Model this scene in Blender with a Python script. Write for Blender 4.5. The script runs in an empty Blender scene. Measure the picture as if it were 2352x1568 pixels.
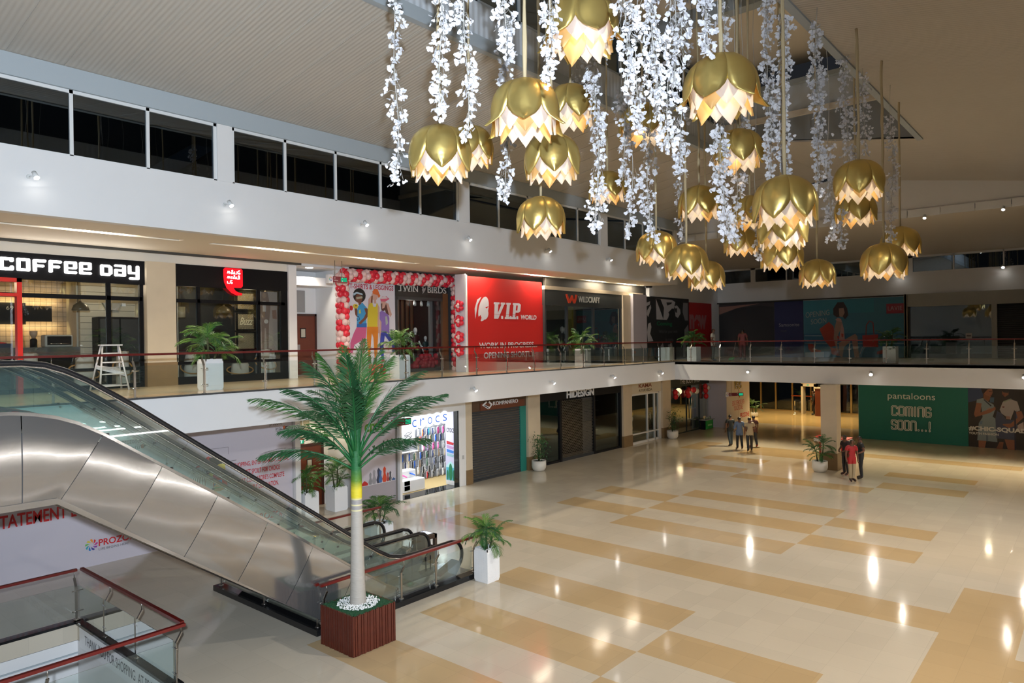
import bpy, bmesh, math, random
from mathutils import Vector, Matrix
R = math.radians
SC = bpy.context.scene
COL = SC.collection

# ---------------------------------------------------------------- camera (level 1 of the mall, looking across the atrium)
HC = 5.7                                   # lens height above the ground floor, metres
YAW, PITCH, ROLL, FPX = 0.702142, -0.0026609, -0.0133703, 1621.38
def _cam():
    cp, sp, cr, sr = math.cos(PITCH), math.sin(PITCH), math.cos(ROLL), math.sin(ROLL)
    P = Matrix(((1, 0, 0), (0, cp, sp), (0, -sp, cp))); Q = Matrix(((cr, -sr, 0), (sr, cr, 0), (0, 0, 1)))
    a = Q @ P @ Vector((math.sin(YAW), 0, math.cos(YAW)))
    b = Q @ P @ Vector((-math.cos(YAW), 0, math.sin(YAW)))
    u = Q @ P @ Vector((0, -1, 0))
    m = Matrix((a, b, u))                  # rows: world axes seen from the camera
    right, up, back = m @ Vector((1, 0, 0)), m @ Vector((0, -1, 0)), m @ Vector((0, 0, -1))
    w = Matrix((right, up, back)).transposed().to_4x4(); w.translation = (0, 0, HC)
    cd = bpy.data.cameras.new('camera'); cd.sensor_width = 36; cd.lens = 36 * FPX / 2352; cd.clip_end = 300
    co = bpy.data.objects.new('camera', cd); COL.objects.link(co); co.matrix_world = w
    SC.camera = co
_cam()
SC.view_settings.view_transform = 'Standard'; SC.view_settings.look = 'None'
SC.view_settings.gamma = 1; SC.view_settings.use_curve_mapping = False
SC.view_settings.exposure = 0.25
try:
    SC.cycles.max_bounces = 6; SC.cycles.diffuse_bounces = 3; SC.cycles.glossy_bounces = 3; SC.cycles.transparent_max_bounces = 20; SC.cycles.adaptive_threshold = 0.03; SC.cycles.sample_clamp_indirect = 4
    SC.cycles.caustics_reflective = False; SC.cycles.caustics_refractive = False
except Exception: pass
wd = bpy.data.worlds.new('night'); SC.world = wd; wd.use_nodes = True
wd.node_tree.nodes['Background'].inputs[0].default_value = (0.55, 0.6, 0.72, 1)
wd.node_tree.nodes['Background'].inputs[1].default_value = 0.02

# ---------------------------------------------------------------- lights
def lamp(kind, name, loc, power, col=(1, 1, 1), size=0.3, aim=None, spot=None, blend=0.6, sy=None):
    l = bpy.data.lights.new(name, kind); l.energy = power; l.color = col
    if kind == 'AREA':
        l.size = size
        if sy: l.shape = 'RECTANGLE'; l.size_y = sy
    else: l.shadow_soft_size = size
    if kind == 'SPOT': l.spot_size = R(spot); l.spot_blend = blend
    o = bpy.data.objects.new(name, l); COL.objects.link(o); o.location = loc
    if aim is not None:
        o.rotation_euler = (Vector(aim) - Vector(loc)).to_track_quat('-Z', 'Y').to_euler()
    return o
COOL, NEUT, WARM = (0.76, 0.87, 1.0), (1.0, 0.95, 0.88), (1.0, 0.78, 0.5)
# camera flash towards the left wall, then unseen near-side fill added over the floor
lamp('SPOT', 'camera_flash', (-0.6, -0.9, 6.4), 9000, COOL, 0.10, (7.5, 15, 7.4), 105, 1.0)
lamp('SPOT', 'floor_fill', (13, 0.5, 9.0), 1900, NEUT, 0.12, (14, 7.0, 0), 100, 0.9)
lamp('SPOT', 'floor_fill', (23, 0.5, 9.0), 1500, NEUT, 0.12, (23, 7, 0), 100, 0.9)
for x_, y_ in ((36, 14), (36, 9), (36, 4), (36, 0)): lamp('SPOT', 'soffit_downlight', (x_, y_, 3.55), 560, (1, .84, .55), 0.1, (x_ - 1, y_, 0), 125, 0.8)
for x_ in (12, 18, 24, 30): lamp('SPOT', 'soffit_downlight', (x_, 18.2, 3.55), 40, (1, .86, .62), 0.1, (x_, 17.6, 0), 120, 0.8)

# ---------------------------------------------------------------- materials
M = {}
def nodes(m): return m.node_tree.nodes, m.node_tree.links
def mat(name, col, rough=0.5, metal=0.0, emit=None, es=0.0, alpha=1.0, spec=None, vary=0.0, vscale=4.0, bump=0.0, bscale=30.0, trans=0.0, coat=0.0):
    m = bpy.data.materials.new(name); m.use_nodes = True
    n, l = nodes(m); p = n['Principled BSDF']
    p.inputs['Base Color'].default_value = (*col, 1); p.inputs['Roughness'].default_value = rough; p.inputs['Metallic'].default_value = metal
    if spec is not None: p.inputs['Specular IOR Level'].default_value = spec
    if coat: p.inputs['Coat Weight'].default_value = coat; p.inputs['Coat Roughness'].default_value = 0.08
    if emit: p.inputs['Emission Color'].default_value = (*emit, 1); p.inputs['Emission Strength'].default_value = es
    if trans: p.inputs['Transmission Weight'].default_value = trans
    tc = n.new('ShaderNodeTexCoord')
    if vary:
        t = n.new('ShaderNodeTexNoise'); t.inputs['Scale'].default_value = vscale; t.inputs['Detail'].default_value = 5
        l.new(tc.outputs['Object'], t.inputs['Vector'])
        r = n.new('ShaderNodeMapRange'); r.inputs[3].default_value = 1 - vary; r.inputs[4].default_value = 1 + vary
        l.new(t.outputs['Fac'], r.inputs[0])
        mx = n.new('ShaderNodeVectorMath'); mx.operation = 'SCALE'; mx.inputs[0].default_value = col
        l.new(r.outputs[0], mx.inputs['Scale']); l.new(mx.outputs[0], p.inputs['Base Color'])
    if bump:
        t = n.new('ShaderNodeTexNoise'); t.inputs['Scale'].default_value = bscale
        l.new(tc.outputs['Object'], t.inputs['Vector'])
        b = n.new('ShaderNodeBump'); b.inputs['Strength'].default_value = bump; b.inputs['Distance'].default_value = 0.02
        l.new(t.outputs['Fac'], b.inputs['Height']); l.new(b.outputs[0], p.inputs['Normal'])
    M[name] = m
    return m
def glass(name, tint=(0.9, 0.97, 0.95), refl=0.09, rough=0.0, body=0.0, bodycol=(0.5, 0.62, 0.6)):
    """thin pane: transparent with a mirror share that grows at grazing angles and, if asked, a faint film of dust"""
    m = bpy.data.materials.new(name); m.use_nodes = True
    n, l = nodes(m); n.remove(n['Principled BSDF']); out = n['Material Output']
    t = n.new('ShaderNodeBsdfTransparent'); t.inputs[0].default_value = (*tint, 1)
    g = n.new('ShaderNodeBsdfGlossy'); g.inputs['Roughness'].default_value = rough; g.inputs[0].default_value = (0.95, 1, 0.99, 1)
    lw = n.new('ShaderNodeLayerWeight'); lw.inputs[0].default_value = 0.25
    mr = n.new('ShaderNodeMapRange'); mr.inputs[3].default_value = refl; mr.inputs[4].default_value = 0.6
    l.new(lw.outputs['Fresnel'], mr.inputs[0])
    mx = n.new('ShaderNodeMixShader'); l.new(mr.outputs[0], mx.inputs[0]); l.new(t.outputs[0], mx.inputs[1]); l.new(g.outputs[0], mx.inputs[2])
    last = mx
    if body:
        d = n.new('ShaderNodeBsdfDiffuse'); d.inputs[0].default_value = (*bodycol, 1)
        m2 = n.new('ShaderNodeMixShader'); m2.inputs[0].default_value = body
        l.new(mx.outputs[0], m2.inputs[1]); l.new(d.outputs[0], m2.inputs[2]); last = m2
    l.new(last.outputs[0], out.inputs['Surface'])
    M[name] = m
    return m
def emis(name, col, s):
    m = bpy.data.materials.new(name); m.use_nodes = True
    n, l = nodes(m); n.remove(n['Principled BSDF'])
    e = n.new('ShaderNodeEmission'); e.inputs[0].default_value = (*col, 1); e.inputs[1].default_value = s
    l.new(e.outputs[0], n['Material Output'].inputs['Surface']); M[name] = m
    return m
def petal_mat(name, front, back_share, rough, metal):
    """thin petal: lets lamp light glow through"""
    m = mat(name, front, rough, metal)
    n, l = nodes(m); p = n['Principled BSDF']
    t = n.new('ShaderNodeBsdfTranslucent'); t.inputs[0].default_value = (*front, 1)
    mx = n.new('ShaderNodeMixShader'); mx.inputs[0].default_value = back_share
    l.new(p.outputs[0], mx.inputs[1]); l.new(t.outputs[0], mx.inputs[2]); l.new(mx.outputs[0], n['Material Output'].inputs['Surface'])
    return m

mat('white_plaster', (0.80, 0.79, 0.78), 0.7, vary=0.03, vscale=1.2)
mat('grey_beam', (0.42, 0.47, 0.50), 0.6)
mat('soffit_paint', (0.80, 0.72, 0.60), 0.8)
mat('dark_slot', (0.05, 0.047, 0.04), 0.7)
mat('stone_beige', (0.60, 0.50, 0.36), 0.45, vary=0.10, vscale=2.0)
mat('stone_brown', (0.22, 0.14, 0.065), 0.4, vary=0.2, vscale=3.0)
mat('black_paint', (0.010, 0.010, 0.011), 0.45, spec=0.2)
mat('dark_void', (0.012, 0.014, 0.016), 0.8)
mat('charcoal', (0.04, 0.042, 0.045), 0.5)
mat('white_frame', (0.78, 0.79, 0.78), 0.4)
mat('red_rail', (0.13, 0.008, 0.006), 0.3)
mat('steel', (0.42, 0.40, 0.37), 0.30, 1.0)
mat('chrome', (0.75, 0.75, 0.76), 0.12, 1.0)
mat('black_rubber', (0.010, 0.010, 0.012), 0.25)
mat('black_granite', (0.012, 0.012, 0.013), 0.10, vary=0.3, vscale=40)
mat('wood_door', (0.13, 0.027, 0.010), 0.40, vary=0.18, vscale=3.0)
mat('door_frame_wood', (0.045, 0.012, 0.007), 0.45)
mat('white_laminate', (0.82, 0.82, 0.82), 0.3)
glass('rail_glass', (0.94, 0.975, 0.965), 0.03, body=0.008)
glass('escalator_glass', (0.93, 0.975, 0.97), 0.035, body=0.018, bodycol=(0.45, 0.62, 0.62))
glass('shop_glass', (0.95, 0.97, 0.96), 0.06)
glass('night_glass', (0.45, 0.52, 0.58), 0.09)
emis('lamp_white', (1.0, 0.97, 0.92), 30)
emis('lamp_warm', (1.0, 0.83, 0.58), 18)
emis('sign_white', (1.0, 0.98, 0.95), 4.0)

def floor_material():
    m = bpy.data.materials.new('polished_tiles'); m.use_nodes = True
    n, l = nodes(m); p = n['Principled BSDF']
    tc = n.new('ShaderNodeTexCoord'); sep = n.new('ShaderNodeSeparateXYZ'); l.new(tc.outputs['Object'], sep.inputs[0])
    def math_(op, a, b=None, c=None):
        q = n.new('ShaderNodeMath'); q.operation = op
        for i, v in enumerate((a, b, c)):
            if v is None: continue
            if isinstance(v, (int, float)): q.inputs[i].default_value = v
            else: l.new(v, q.inputs[i])
        return q.outputs[0]
    X, Y = sep.outputs[0], sep.outputs[1]
    # warm tile bars, each a rectangle (x0, x1, y0, y1) laid into the pale floor
    bars = BARS
    acc = None
    for (x0, x1, y0, y1) in bars:
        i = math_('MULTIPLY', math_('MULTIPLY', math_('GREATER_THAN', X, x0), math_('LESS_THAN', X, x1)),
                  math_('MULTIPLY', math_('GREATER_THAN', Y, y0), math_('LESS_THAN', Y, y1)))
        acc = i if acc is None else math_('MAXIMUM', acc, i)
    # 0.6 m tiles: joint lines and a little tone per tile
    fx, fy = math_('FRACT', math_('DIVIDE', math_('ADD', X, 100.01), 0.6)), math_('FRACT', math_('DIVIDE', math_('ADD', Y, 100.01), 0.6))
    jx = math_('LESS_THAN', math_('ABSOLUTE', math_('SUBTRACT', fx, 0.5)), 0.495)
    jy = math_('LESS_THAN', math_('ABSOLUTE', math_('SUBTRACT', fy, 0.5)), 0.495)
    joint = math_('MULTIPLY', jx, jy)
    cell = n.new('ShaderNodeCombineXYZ')
    l.new(math_('FLOOR', math_('DIVIDE', math_('ADD', X, 100.01), 0.6)), cell.inputs[0]); l.new(math_('FLOOR', math_('DIVIDE', math_('ADD', Y, 100.01), 0.6)), cell.inputs[1])
    wn = n.new('ShaderNodeTexWhiteNoise'); wn.noise_dimensions = '2D'; l.new(cell.outputs[0], wn.inputs['Vector'])
    nz = n.new('ShaderNodeTexNoise'); nz.inputs['Scale'].default_value = 0.7; nz.inputs['Detail'].default_value = 4
    l.new(tc.outputs['Object'], nz.inputs['Vector'])
    tone = math_('ADD', math_('MULTIPLY', wn.outputs['Value'], 0.07), math_('MULTIPLY', nz.outputs['Fac'], 0.12))
    tone = math_('ADD', tone, 0.88)
    tone = math_('MULTIPLY', tone, math_('ADD', math_('MULTIPLY', joint, 0.12), 0.88))
    mix = n.new('ShaderNodeMix'); mix.data_type = 'RGBA'
    mix.inputs[6].default_value = (0.62, 0.55, 0.44, 1); mix.inputs[7].default_value = (0.55, 0.40, 0.22, 1)
    l.new(acc, mix.inputs[0])
    sc = n.new('ShaderNodeVectorMath'); sc.operation = 'SCALE'; l.new(mix.outputs[2], sc.inputs[0]); l.new(tone, sc.inputs['Scale'])
    l.new(sc.outputs[0], p.inputs['Base Color'])
    p.inputs['Roughness'].default_value = 0.09; p.inputs['Specular IOR Level'].default_value = 0.5
    n2 = n.new('ShaderNodeTexNoise'); n2.inputs['Scale'].default_value = 2.2; n2.inputs['Detail'].default_value = 1
    l.new(tc.outputs['Object'], n2.inputs['Vector'])
    tilt = math_('ADD', math_('MULTIPLY', n2.outputs['Fac'], 0.6), math_('MULTIPLY', joint, 0.08))
    bp = n.new('ShaderNodeBump'); bp.inputs['Strength'].default_value = 0.12; bp.inputs['Distance'].default_value = 0.02
    l.new(tilt, bp.inputs['Height']); l.new(bp.outputs[0], p.inputs['Normal'])
    M['polished_tiles'] = m

def rib_material(name, col, axis, pitch, depth=0.012, rough=0.6):
    m = mat(name, col, rough, vary=0.05, vscale=0.5)
    n, l = nodes(m); p = n['Principled BSDF']
    tc = n.new('ShaderNodeTexCoord'); sp = n.new('ShaderNodeSeparateXYZ'); l.new(tc.outputs['Object'], sp.inputs[0])
    a = n.new('ShaderNodeMath'); a.operation = 'MULTIPLY'; a.inputs[1].default_value = 2 * math.pi / pitch; l.new(sp.outputs[axis], a.inputs[0])
    s = n.new('ShaderNodeMath'); s.operation = 'SINE'; l.new(a.outputs[0], s.inputs[0])
    b = n.new('ShaderNodeBump'); b.inputs['Strength'].default_value = 0.5; b.inputs['Distance'].default_value = depth
    l.new(s.outputs[0], b.inputs['Height']); l.new(b.outputs[0], p.inputs['Normal'])
    return m
rib_material('corrugated_ceiling', (0.54, 0.50, 0.44), 0, 0.10, 0.006)
rib_material('corrugated_upstand', (0.66, 0.70, 0.74), 0, 0.18)
rib_material('corrugated_end', (0.30, 0.32, 0.33), 1, 0.6)

# ---------------------------------------------------------------- mesh helpers
class MB:
    """collects shapes and links them as ONE mesh object"""
    def __init__(s, o=(0, 0, 0)): s.v = []; s.f = []; s.mi = []; s.o = Vector(o); s.k = 0; s.sm = []
    def add(s, vs, fs, k=None, smooth=False):
        b = len(s.v); s.v += [Vector(p) for p in vs]
        for f in fs: s.f.append([b + i for i in f]); s.mi.append(s.k if k is None else k); s.sm.append(smooth)
        return s
    def box(s, x0, y0, z0, x1, y1, z1, k=None):
        x0, x1 = min(x0, x1), max(x0, x1); y0, y1 = min(y0, y1), max(y0, y1); z0, z1 = min(z0, z1), max(z0, z1)
        return s.add([(x0, y0, z0), (x1, y0, z0), (x1, y1, z0), (x0, y1, z0), (x0, y0, z1), (x1, y0, z1), (x1, y1, z1), (x0, y1, z1)],
                     [(3, 2, 1, 0), (4, 5, 6, 7), (0, 1, 5, 4), (1, 2, 6, 5), (2, 3, 7, 6), (3, 0, 4, 7)], k)
    def poly(s, pts, k=None): return s.add(pts, [tuple(range(len(pts)))], k)
    def prism(s, pts, d, k=None):
        d = Vector(d); n = len(pts); pts = [Vector(p) for p in pts]
        fs = [tuple(range(n))[::-1], tuple(range(n, 2 * n))] + [(i, (i + 1) % n, n + (i + 1) % n, n + i) for i in range(n)]
        return s.add(pts + [p + d for p in pts], fs, k)
    def tube(s, path, r, n=8, k=None, cap=True, closed=False):
        P = [Vector(p) for p in path]; m = len(P); rr = r if isinstance(r, (list, tuple)) else [r] * m
        vs = []; ref = None
        for i, p in enumerate(P):
            if closed: t = P[(i + 1) % m] - P[i - 1]
            else: t = P[min(i + 1, m - 1)] - P[max(i - 1, 0)]
            if t.length < 1e-9: t = Vector((0, 0, 1))
            t.normalize()
            if ref is None: ref = t.orthogonal()
            a = ref - t * ref.dot(t)
            if a.length < 1e-6: a = t.orthogonal()
            a.normalize(); ref = a; b = t.cross(a)
            for j in range(n):
                q = 2 * math.pi * j / n
                vs.append(p + (a * math.cos(q) + b * math.sin(q)) * rr[i])
        fs = []
        for i in range(m if closed else m - 1):
            i2 = (i + 1) % m
            for j in range(n): fs.append((i * n + j, i * n + (j + 1) % n, i2 * n + (j + 1) % n, i2 * n + j))
        s.add(vs, fs, k, True)
        if cap and not closed: b = len(s.v) - len(vs); s.f.append([b + j for j in range(n)][::-1]); s.f.append([b + (m - 1) * n + j for j in range(n)]); s.mi += [s.k if k is None else k] * 2; s.sm += [False] * 2
        return s
    def cyl(s, p0, p1, r, n=12, r2=None, k=None): return s.tube([p0, p1], [r, r if r2 is None else r2], n, k)
    def lathe(s, c, prof, n=16, k=None, cap=True):
        c = Vector(c); vs = []
        for (r, z) in prof:
            for j in range(n): q = 2 * math.pi * j / n; vs.append(c + Vector((r * math.cos(q), r * math.sin(q), z)))
        m = len(prof); fs = [(i * n + j, i * n + (j + 1) % n, (i + 1) * n + (j + 1) % n, (i + 1) * n + j) for i in range(m - 1) for j in range(n)]
        s.add(vs, fs, k, True)
        if cap: b = len(s.v) - len(vs); s.f.append([b + j for j in range(n)][::-1]); s.f.append([b + (m - 1) * n + j for j in range(n)]); s.mi += [s.k if k is None else k] * 2; s.sm += [False] * 2
        return s
    def ball(s, c, r, n=10, m=7, sc=(1, 1, 1), k=None):
        prof = []
        c = Vector(c); vs = []
        for i in range(m + 1):
            a = -math.pi / 2 + math.pi * i / m
            for j in range(n): q = 2 * math.pi * j / n; vs.append(c + Vector((r * sc[0] * math.cos(a) * math.cos(q), r * sc[1] * math.cos(a) * math.sin(q), r * sc[2] * math.sin(a))))
        return s.add(vs, [(i * n + j, i * n + (j + 1) % n, (i + 1) * n + (j + 1) % n, (i + 1) * n + j) for i in range(m) for j in range(n)], k, True)
    def mesh(s, name, mats):
        me = bpy.data.meshes.new(name); me.from_pydata([tuple(p - s.o) for p in s.v], [], s.f)
        for m in mats: me.materials.append(M[m] if isinstance(m, str) else m)
        me.polygons.foreach_set('material_index', s.mi); me.polygons.foreach_set('use_smooth', s.sm); me.update()
        return me
    def build(s, name, mats, parent=None, bevel=0):
        if isinstance(mats, str): mats = [mats]
        if parent is not None: s.o = wloc(parent)
        o = bpy.data.objects.new(name, s.mesh(name, mats)); COL.objects.link(o)
        if parent is not None: o.parent = parent
        else: o.location = s.o
        if bevel:
            b = o.modifiers.new('bevel', 'BEVEL'); b.width = bevel; b.segments = 2; b.limit_method = 'ANGLE'
        return o
def wloc(o):
    v = Vector(o.location); p = o.parent
    while p is not None: v += Vector(p.location); p = p.parent
    return v
def tag(o, label=None, cat=None, group=None, kind=None):
    if label: o['label'] = label
    if cat: o['category'] = cat
    if group: o['group'] = group
    if kind: o['kind'] = kind
    return o
def thing(name, loc, label, cat, group=None, rz=0):
    o = bpy.data.objects.new(name, None); COL.objects.link(o); o.location = loc; o.rotation_euler = (0, 0, rz); o.empty_display_size = 0.1
    return tag(o, label, cat, group)
def struct(mb, name, mats, parent=None, bevel=0):
    o = mb.build(name, mats, parent, bevel)
    if parent is None: o['kind'] = 'structure'
    return o
def copy_tree(o, parent=None):
    c = o.copy(); COL.objects.link(c); c.parent = parent
    for ch in o.children: copy_tree(ch, c)
    return c

# lettering: filled glyph outlines turned into a mesh, scaled to the box it has to fill
_TX = {}
def glyphs(text, bold=0.0, shear=0.0, space=1.0, line=0.8, align='LEFT'):
    key = (text, bold, shear, space, line, align)
    if key not in _TX:
        c = bpy.data.curves.new('lettering', 'FONT'); c.body = text; c.dimensions = '2D'; c.fill_mode = 'FRONT'
        c.offset = bold; c.shear = shear; c.space_character = space; c.space_line = line; c.align_x = align; c.resolution_u = 4
        o = bpy.data.objects.new('lettering', c); COL.objects.link(o)
        dg = bpy.context.evaluated_depsgraph_get(); me = bpy.data.meshes.new_from_object(o.evaluated_get(dg))
        vs = [v.co.copy() for v in me.vertices]; fs = [tuple(p.vertices) for p in me.polygons]
        bpy.data.objects.remove(o); bpy.data.curves.remove(c); bpy.data.meshes.remove(me)
        x0, x1 = min(v.x for v in vs), max(v.x for v in vs); y0, y1 = min(v.y for v in vs), max(v.y for v in vs)
        _TX[key] = ([((v.x - x0) / (x1 - x0), (v.y - y0) / (y1 - y0)) for v in vs], fs)
    return _TX[key]
class Face:
    """a flat face standing in the place: origin (left end, z=0), direction of u; v is up, n comes out of the face"""
    def __init__(s, o, u): s.o = Vector(o); s.u = Vector(u).normalized(); s.w = Vector((0, 0, 1)); s.n = s.u.cross(s.w)
    def p(s, u, v, d=0): return s.o + s.u * u + s.w * v + s.n * d
    def rect(s, mb, u0, v0, u1, v1, d=0, k=None): return mb.poly([s.p(u0, v0, d), s.p(u1, v0, d), s.p(u1, v1, d), s.p(u0, v1, d)], k)
    def poly(s, mb, pts, d=0, k=None): return mb.poly([s.p(a, b, d) for a, b in pts], k)
    def slab(s, mb, u0, v0, u1, v1, d0, d1, k=None):
        return mb.prism([s.p(u0, v0, d0), s.p(u1, v0, d0), s.p(u1, v1, d0), s.p(u0, v1, d0)], s.n * (d1 - d0), k)
    def block(s, mb, pts, d0, d1, k=None): return mb.prism([s.p(a, b, d0) for a, b in pts], s.n * (d1 - d0), k)
    def text(s, mb, t, u0, v0, u1, v1, d=0.004, k=None, thick=0, slant=0.0, **kw):
        """slant: rise of the baseline over the full width"""
        vs, fs = glyphs(t, **kw)
        P = [s.p(u0 + a * (u1 - u0), v0 + b * (v1 - v0) + a * slant, d) for a, b in vs]
        mb.add(P, fs, k)
        if thick:
            n = len(vs); b0 = len(mb.v) - n; cnt = {}
            for f in fs:
                for i in range(len(f)):
                    a, b = f[i], f[(i + 1) % len(f)]; cnt[(a, b)] = 1
            Q = [q - s.n * thick for q in P]
            side = [(a, n + a, n + b, b) for (a, b) in cnt if (b, a) not in cnt]
            mb.add(P + Q, side, k)
        return mb
def disc(c, r, n=20, a0=0, a1=2 * math.pi): return [(c[0] + r * math.cos(a0 + (a1 - a0) * i / n), c[1] + r * math.sin(a0 + (a1 - a0) * i / n)) for i in range(n if abs(a1 - a0) > 6.28 else n + 1)]
def ell(c, rx, ry, n=20, rot=0):
    cr, sr = math.cos(rot), math.sin(rot)
    return [(c[0] + rx * math.cos(t) * cr - ry * math.sin(t) * sr, c[1] + rx * math.cos(t) * sr + ry * math.sin(t) * cr) for t in [2 * math.pi * i / n for i in range(n)]]
# ================================================================= the building
BARS = [(10.0, 11.2, 6.6, 11.1), (12.4, 13.6, 6.6, 11.35), (7.6, 8.8, 6.6, 11.6), (11.2, 12.4, 3.72, 6.6), (8.8, 10.0, 3.72, 6.6),
        (15.5, 16.7, 2.53, 16.3), (16.7, 18.45, 16.0, 17.3), (18.55, 19.75, 6.6, 11.85), (19.8, 20.95, 3.75, 6.6), (20.95, 22.15, 6.6, 11.85),
        (22.2, 23.35, 3.8, 6.6), (23.35, 24.5, 6.6, 11.85), (22.1, 23.25, 11.85, 14.75), (19.7, 20.85, 11.85, 14.75), (-6.0, 18.6, 1.3, 2.53), (14.0, 15.0, -4, 1.3),
        (27.6, 28.65, 6.7, 11.85), (28.8, 30.0, 3.9, 6.7), (31.4, 32.4, 3.9, 7.0), (28.6, 29.75, 11.9, 14.7), (31.1, 32.3, 11.9, 14.75), (33.4, 36.2, 15.85, 17.0),
        (33.5, 36.0, 10.0, 14.0), (35.7, 36.8, 2.8, 9.0)]
floor_material()
mat('lobby_marble', (0.62, 0.46, 0.22), 0.12, vary=0.12, vscale=1.5)
mat('gallery_tiles', (0.52, 0.42, 0.28), 0.2, vary=0.08, vscale=1.5)

VX, VY0, VY1 = 5.25, 12.0, 16.25           # stairwell opening in the ground floor
fl = MB()
for (x0, y0, x1, y1) in ((-6, -9, 46, VY0), (VX, VY0, 46, VY1), (-6, VY1, 46, 22.5)):
    fl.box(x0, y0, -0.35, x1, y1, 0)
struct(fl, 'floor', 'polished_tiles')
struct(MB().box(46, 6, -0.35, 62, 24, 0), 'floor', 'lobby_marble')
well = MB().box(-6, VY1, -4, VX, VY1 + 0.2, -0.36).box(VX, VY0 - .2, -4, VX + 0.2, VY1, -0.36).box(-6, VY0 - 0.2, -4, VX, VY0, -0.36)
struct(well, 'wall_stairwell', 'white_plaster')
struct(MB().box(-6, VY0 - .2, -4.2, VX + .2, VY1 + .2, -4), 'floor', 'gallery_tiles')
struct(MB().box(-6, VY1 - 0.03, -0.62, VX, VY1 - 0.005, -0.59), 'trim_1', 'grey_beam')

# ---- level 1 slabs, edges, soffits
struct(MB().box(-6, 16.6, 4.36, 32.2, 24.5, 4.5), 'floor', 'gallery_tiles')
struct(MB().box(32.2, -9, 4.36, 43, 24.5, 4.5), 'floor', 'gallery_tiles')
struct(MB().box(-6, 16.58, 3.6, 32.2, 16.8, 4.47), 'trim_2', 'white_plaster')
struct(MB().box(32.2, -9, 3.6, 32.4, 16.8, 4.47), 'trim_3', 'white_plaster')
struct(MB().box(-6, 16.55, 4.47, 32.2, 16.72, 4.505).box(32.17, -9, 4.47, 32.34, 16.72, 4.505), 'trim_4', 'charcoal')
struct(MB().box(-6, 16.8, 3.6, 32.2, 22.5, 3.68).box(32.4, -9, 3.6, 62, 24, 3.68), 'ceiling', 'soffit_paint')

# ---- left upper fascia, corridor soffit with light troughs
struct(MB().box(-6, 16.6, 8.37, 32.6, 16.85, 9.68).box(32.4, 16.85, 8.37, 32.6, 18.2, 9.68), 'trim_5', 'white_plaster')
TR = [(-2.0, 3.4), (4.0, 8.42), (9.2, 16.55), (17.5, 25.1), (26.35, 32.0)]
sf = MB(); ty0, ty1 = 18.1, 18.38
sf.box(-6, 16.85, 8.37, 32.4, ty0, 8.45); sf.box(-6, ty1, 8.37, 32.4, 20.75, 8.45)
xs = -6
for a, b in TR: sf.box(xs, ty0, 8.37, a, ty1, 8.45); xs = b
sf.box(xs, ty0, 8.37, 32.4, ty1, 8.45)
struct(sf, 'ceiling', 'soffit_paint')
struct(MB().box(-6, 20.75, 8.42, 32.4, 21.6, 8.75).box(-6, 20.75, 8.3, 13.6, 20.78, 8.42), 'trim_6', 'dark_slot')
slotm = MB()
x = -5.5
while x < 14: slotm.box(x, 20.93, 8.14, x + 0.012, 20.96, 8.37); x += 0.42
for a, b in TR:
    t = MB().box(a, ty0 - .02, 8.45, b, ty0, 8.62).box(a, ty1, 8.45, b, ty1 + .02, 8.62).box(a, ty0, 8.6, b, ty1, 8.62)
    lt = thing('light_trough', ((a + b) / 2, 18.24, 8.5), 'long recessed light trough in the upper corridor ceiling, ' + {-2.0: 'left of all others', 4.0: 'over the coffee shop lettering', 9.2: 'over the stone pillar and balloon arch', 17.5: 'in front of the red hoarding', 26.35: 'farthest, near the photo poster'}[a], 'ceiling light', 'light troughs in the upper corridor ceiling')
    t.build('housing', 'white_plaster', lt)
    n = 2 if b - a > 5 else 1
    for i in range(n):
        c = a + (b - a) * (i + 0.55) / n
        MB().box(c - 0.62, 18.2, 8.545, c + 0.62, 18.28, 8.57).build('tube_lamp', 'lamp_white', lt)
        lamp('AREA', 'trough_light', (c, 18.24, 8.53), 75, (1, .86, .64), 1.2, (c, 18.24, 0), sy=0.2)

# ---- clerestory above the left fascia
ZS, ZH = 9.68, 11.07
struct(MB().box(-6, 16.55, ZH, 32.6, 16.9, 11.52), 'trim_7', 'grey_beam')
cols = [(-0.2, 0.2), (8.56, 8.95), (16.95, 17.44), (25.56, 26.12), (32.3, 32.62)]
pil = MB()
for a, b in cols: pil.box(a, 16.58, ZS, b, 16.86, ZH)
struct(pil, 'trim_8', 'white_plaster')
bays = [(-6, -0.2, [-4.2, -2.2]), (0.2, 8.56, [1.9, 3.65, 5.40, 6.95]), (8.95, 16.95, [10.45, 12.05, 13.66, 15.25]), (17.44, 25.56, [19.02, 20.65, 22.06, 23.93]), (26.12, 32.3, [27.65, 29.25, 30.89])]
for i, (a, b, ms) in enumerate(bays):
    fr = MB()
    for m_ in [a + 0.035, b - 0.035] + ms: fr.box(m_ - 0.035, 16.62, ZS, m_ + 0.035, 16.7, ZH)
    fr.box(a, 16.62, ZH - 0.07, b, 16.7, ZH).box(a, 16.62, ZS, b, 16.7, ZS + 0.03)
    w = struct(fr, 'window_%d' % (i + 1), 'white_frame')
    MB().box(a, 16.655, ZS, b, 16.665, ZH).build('pane', 'night_glass', w)
    w['label'] = 'row of dark clerestory panes with white mullions'
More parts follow.
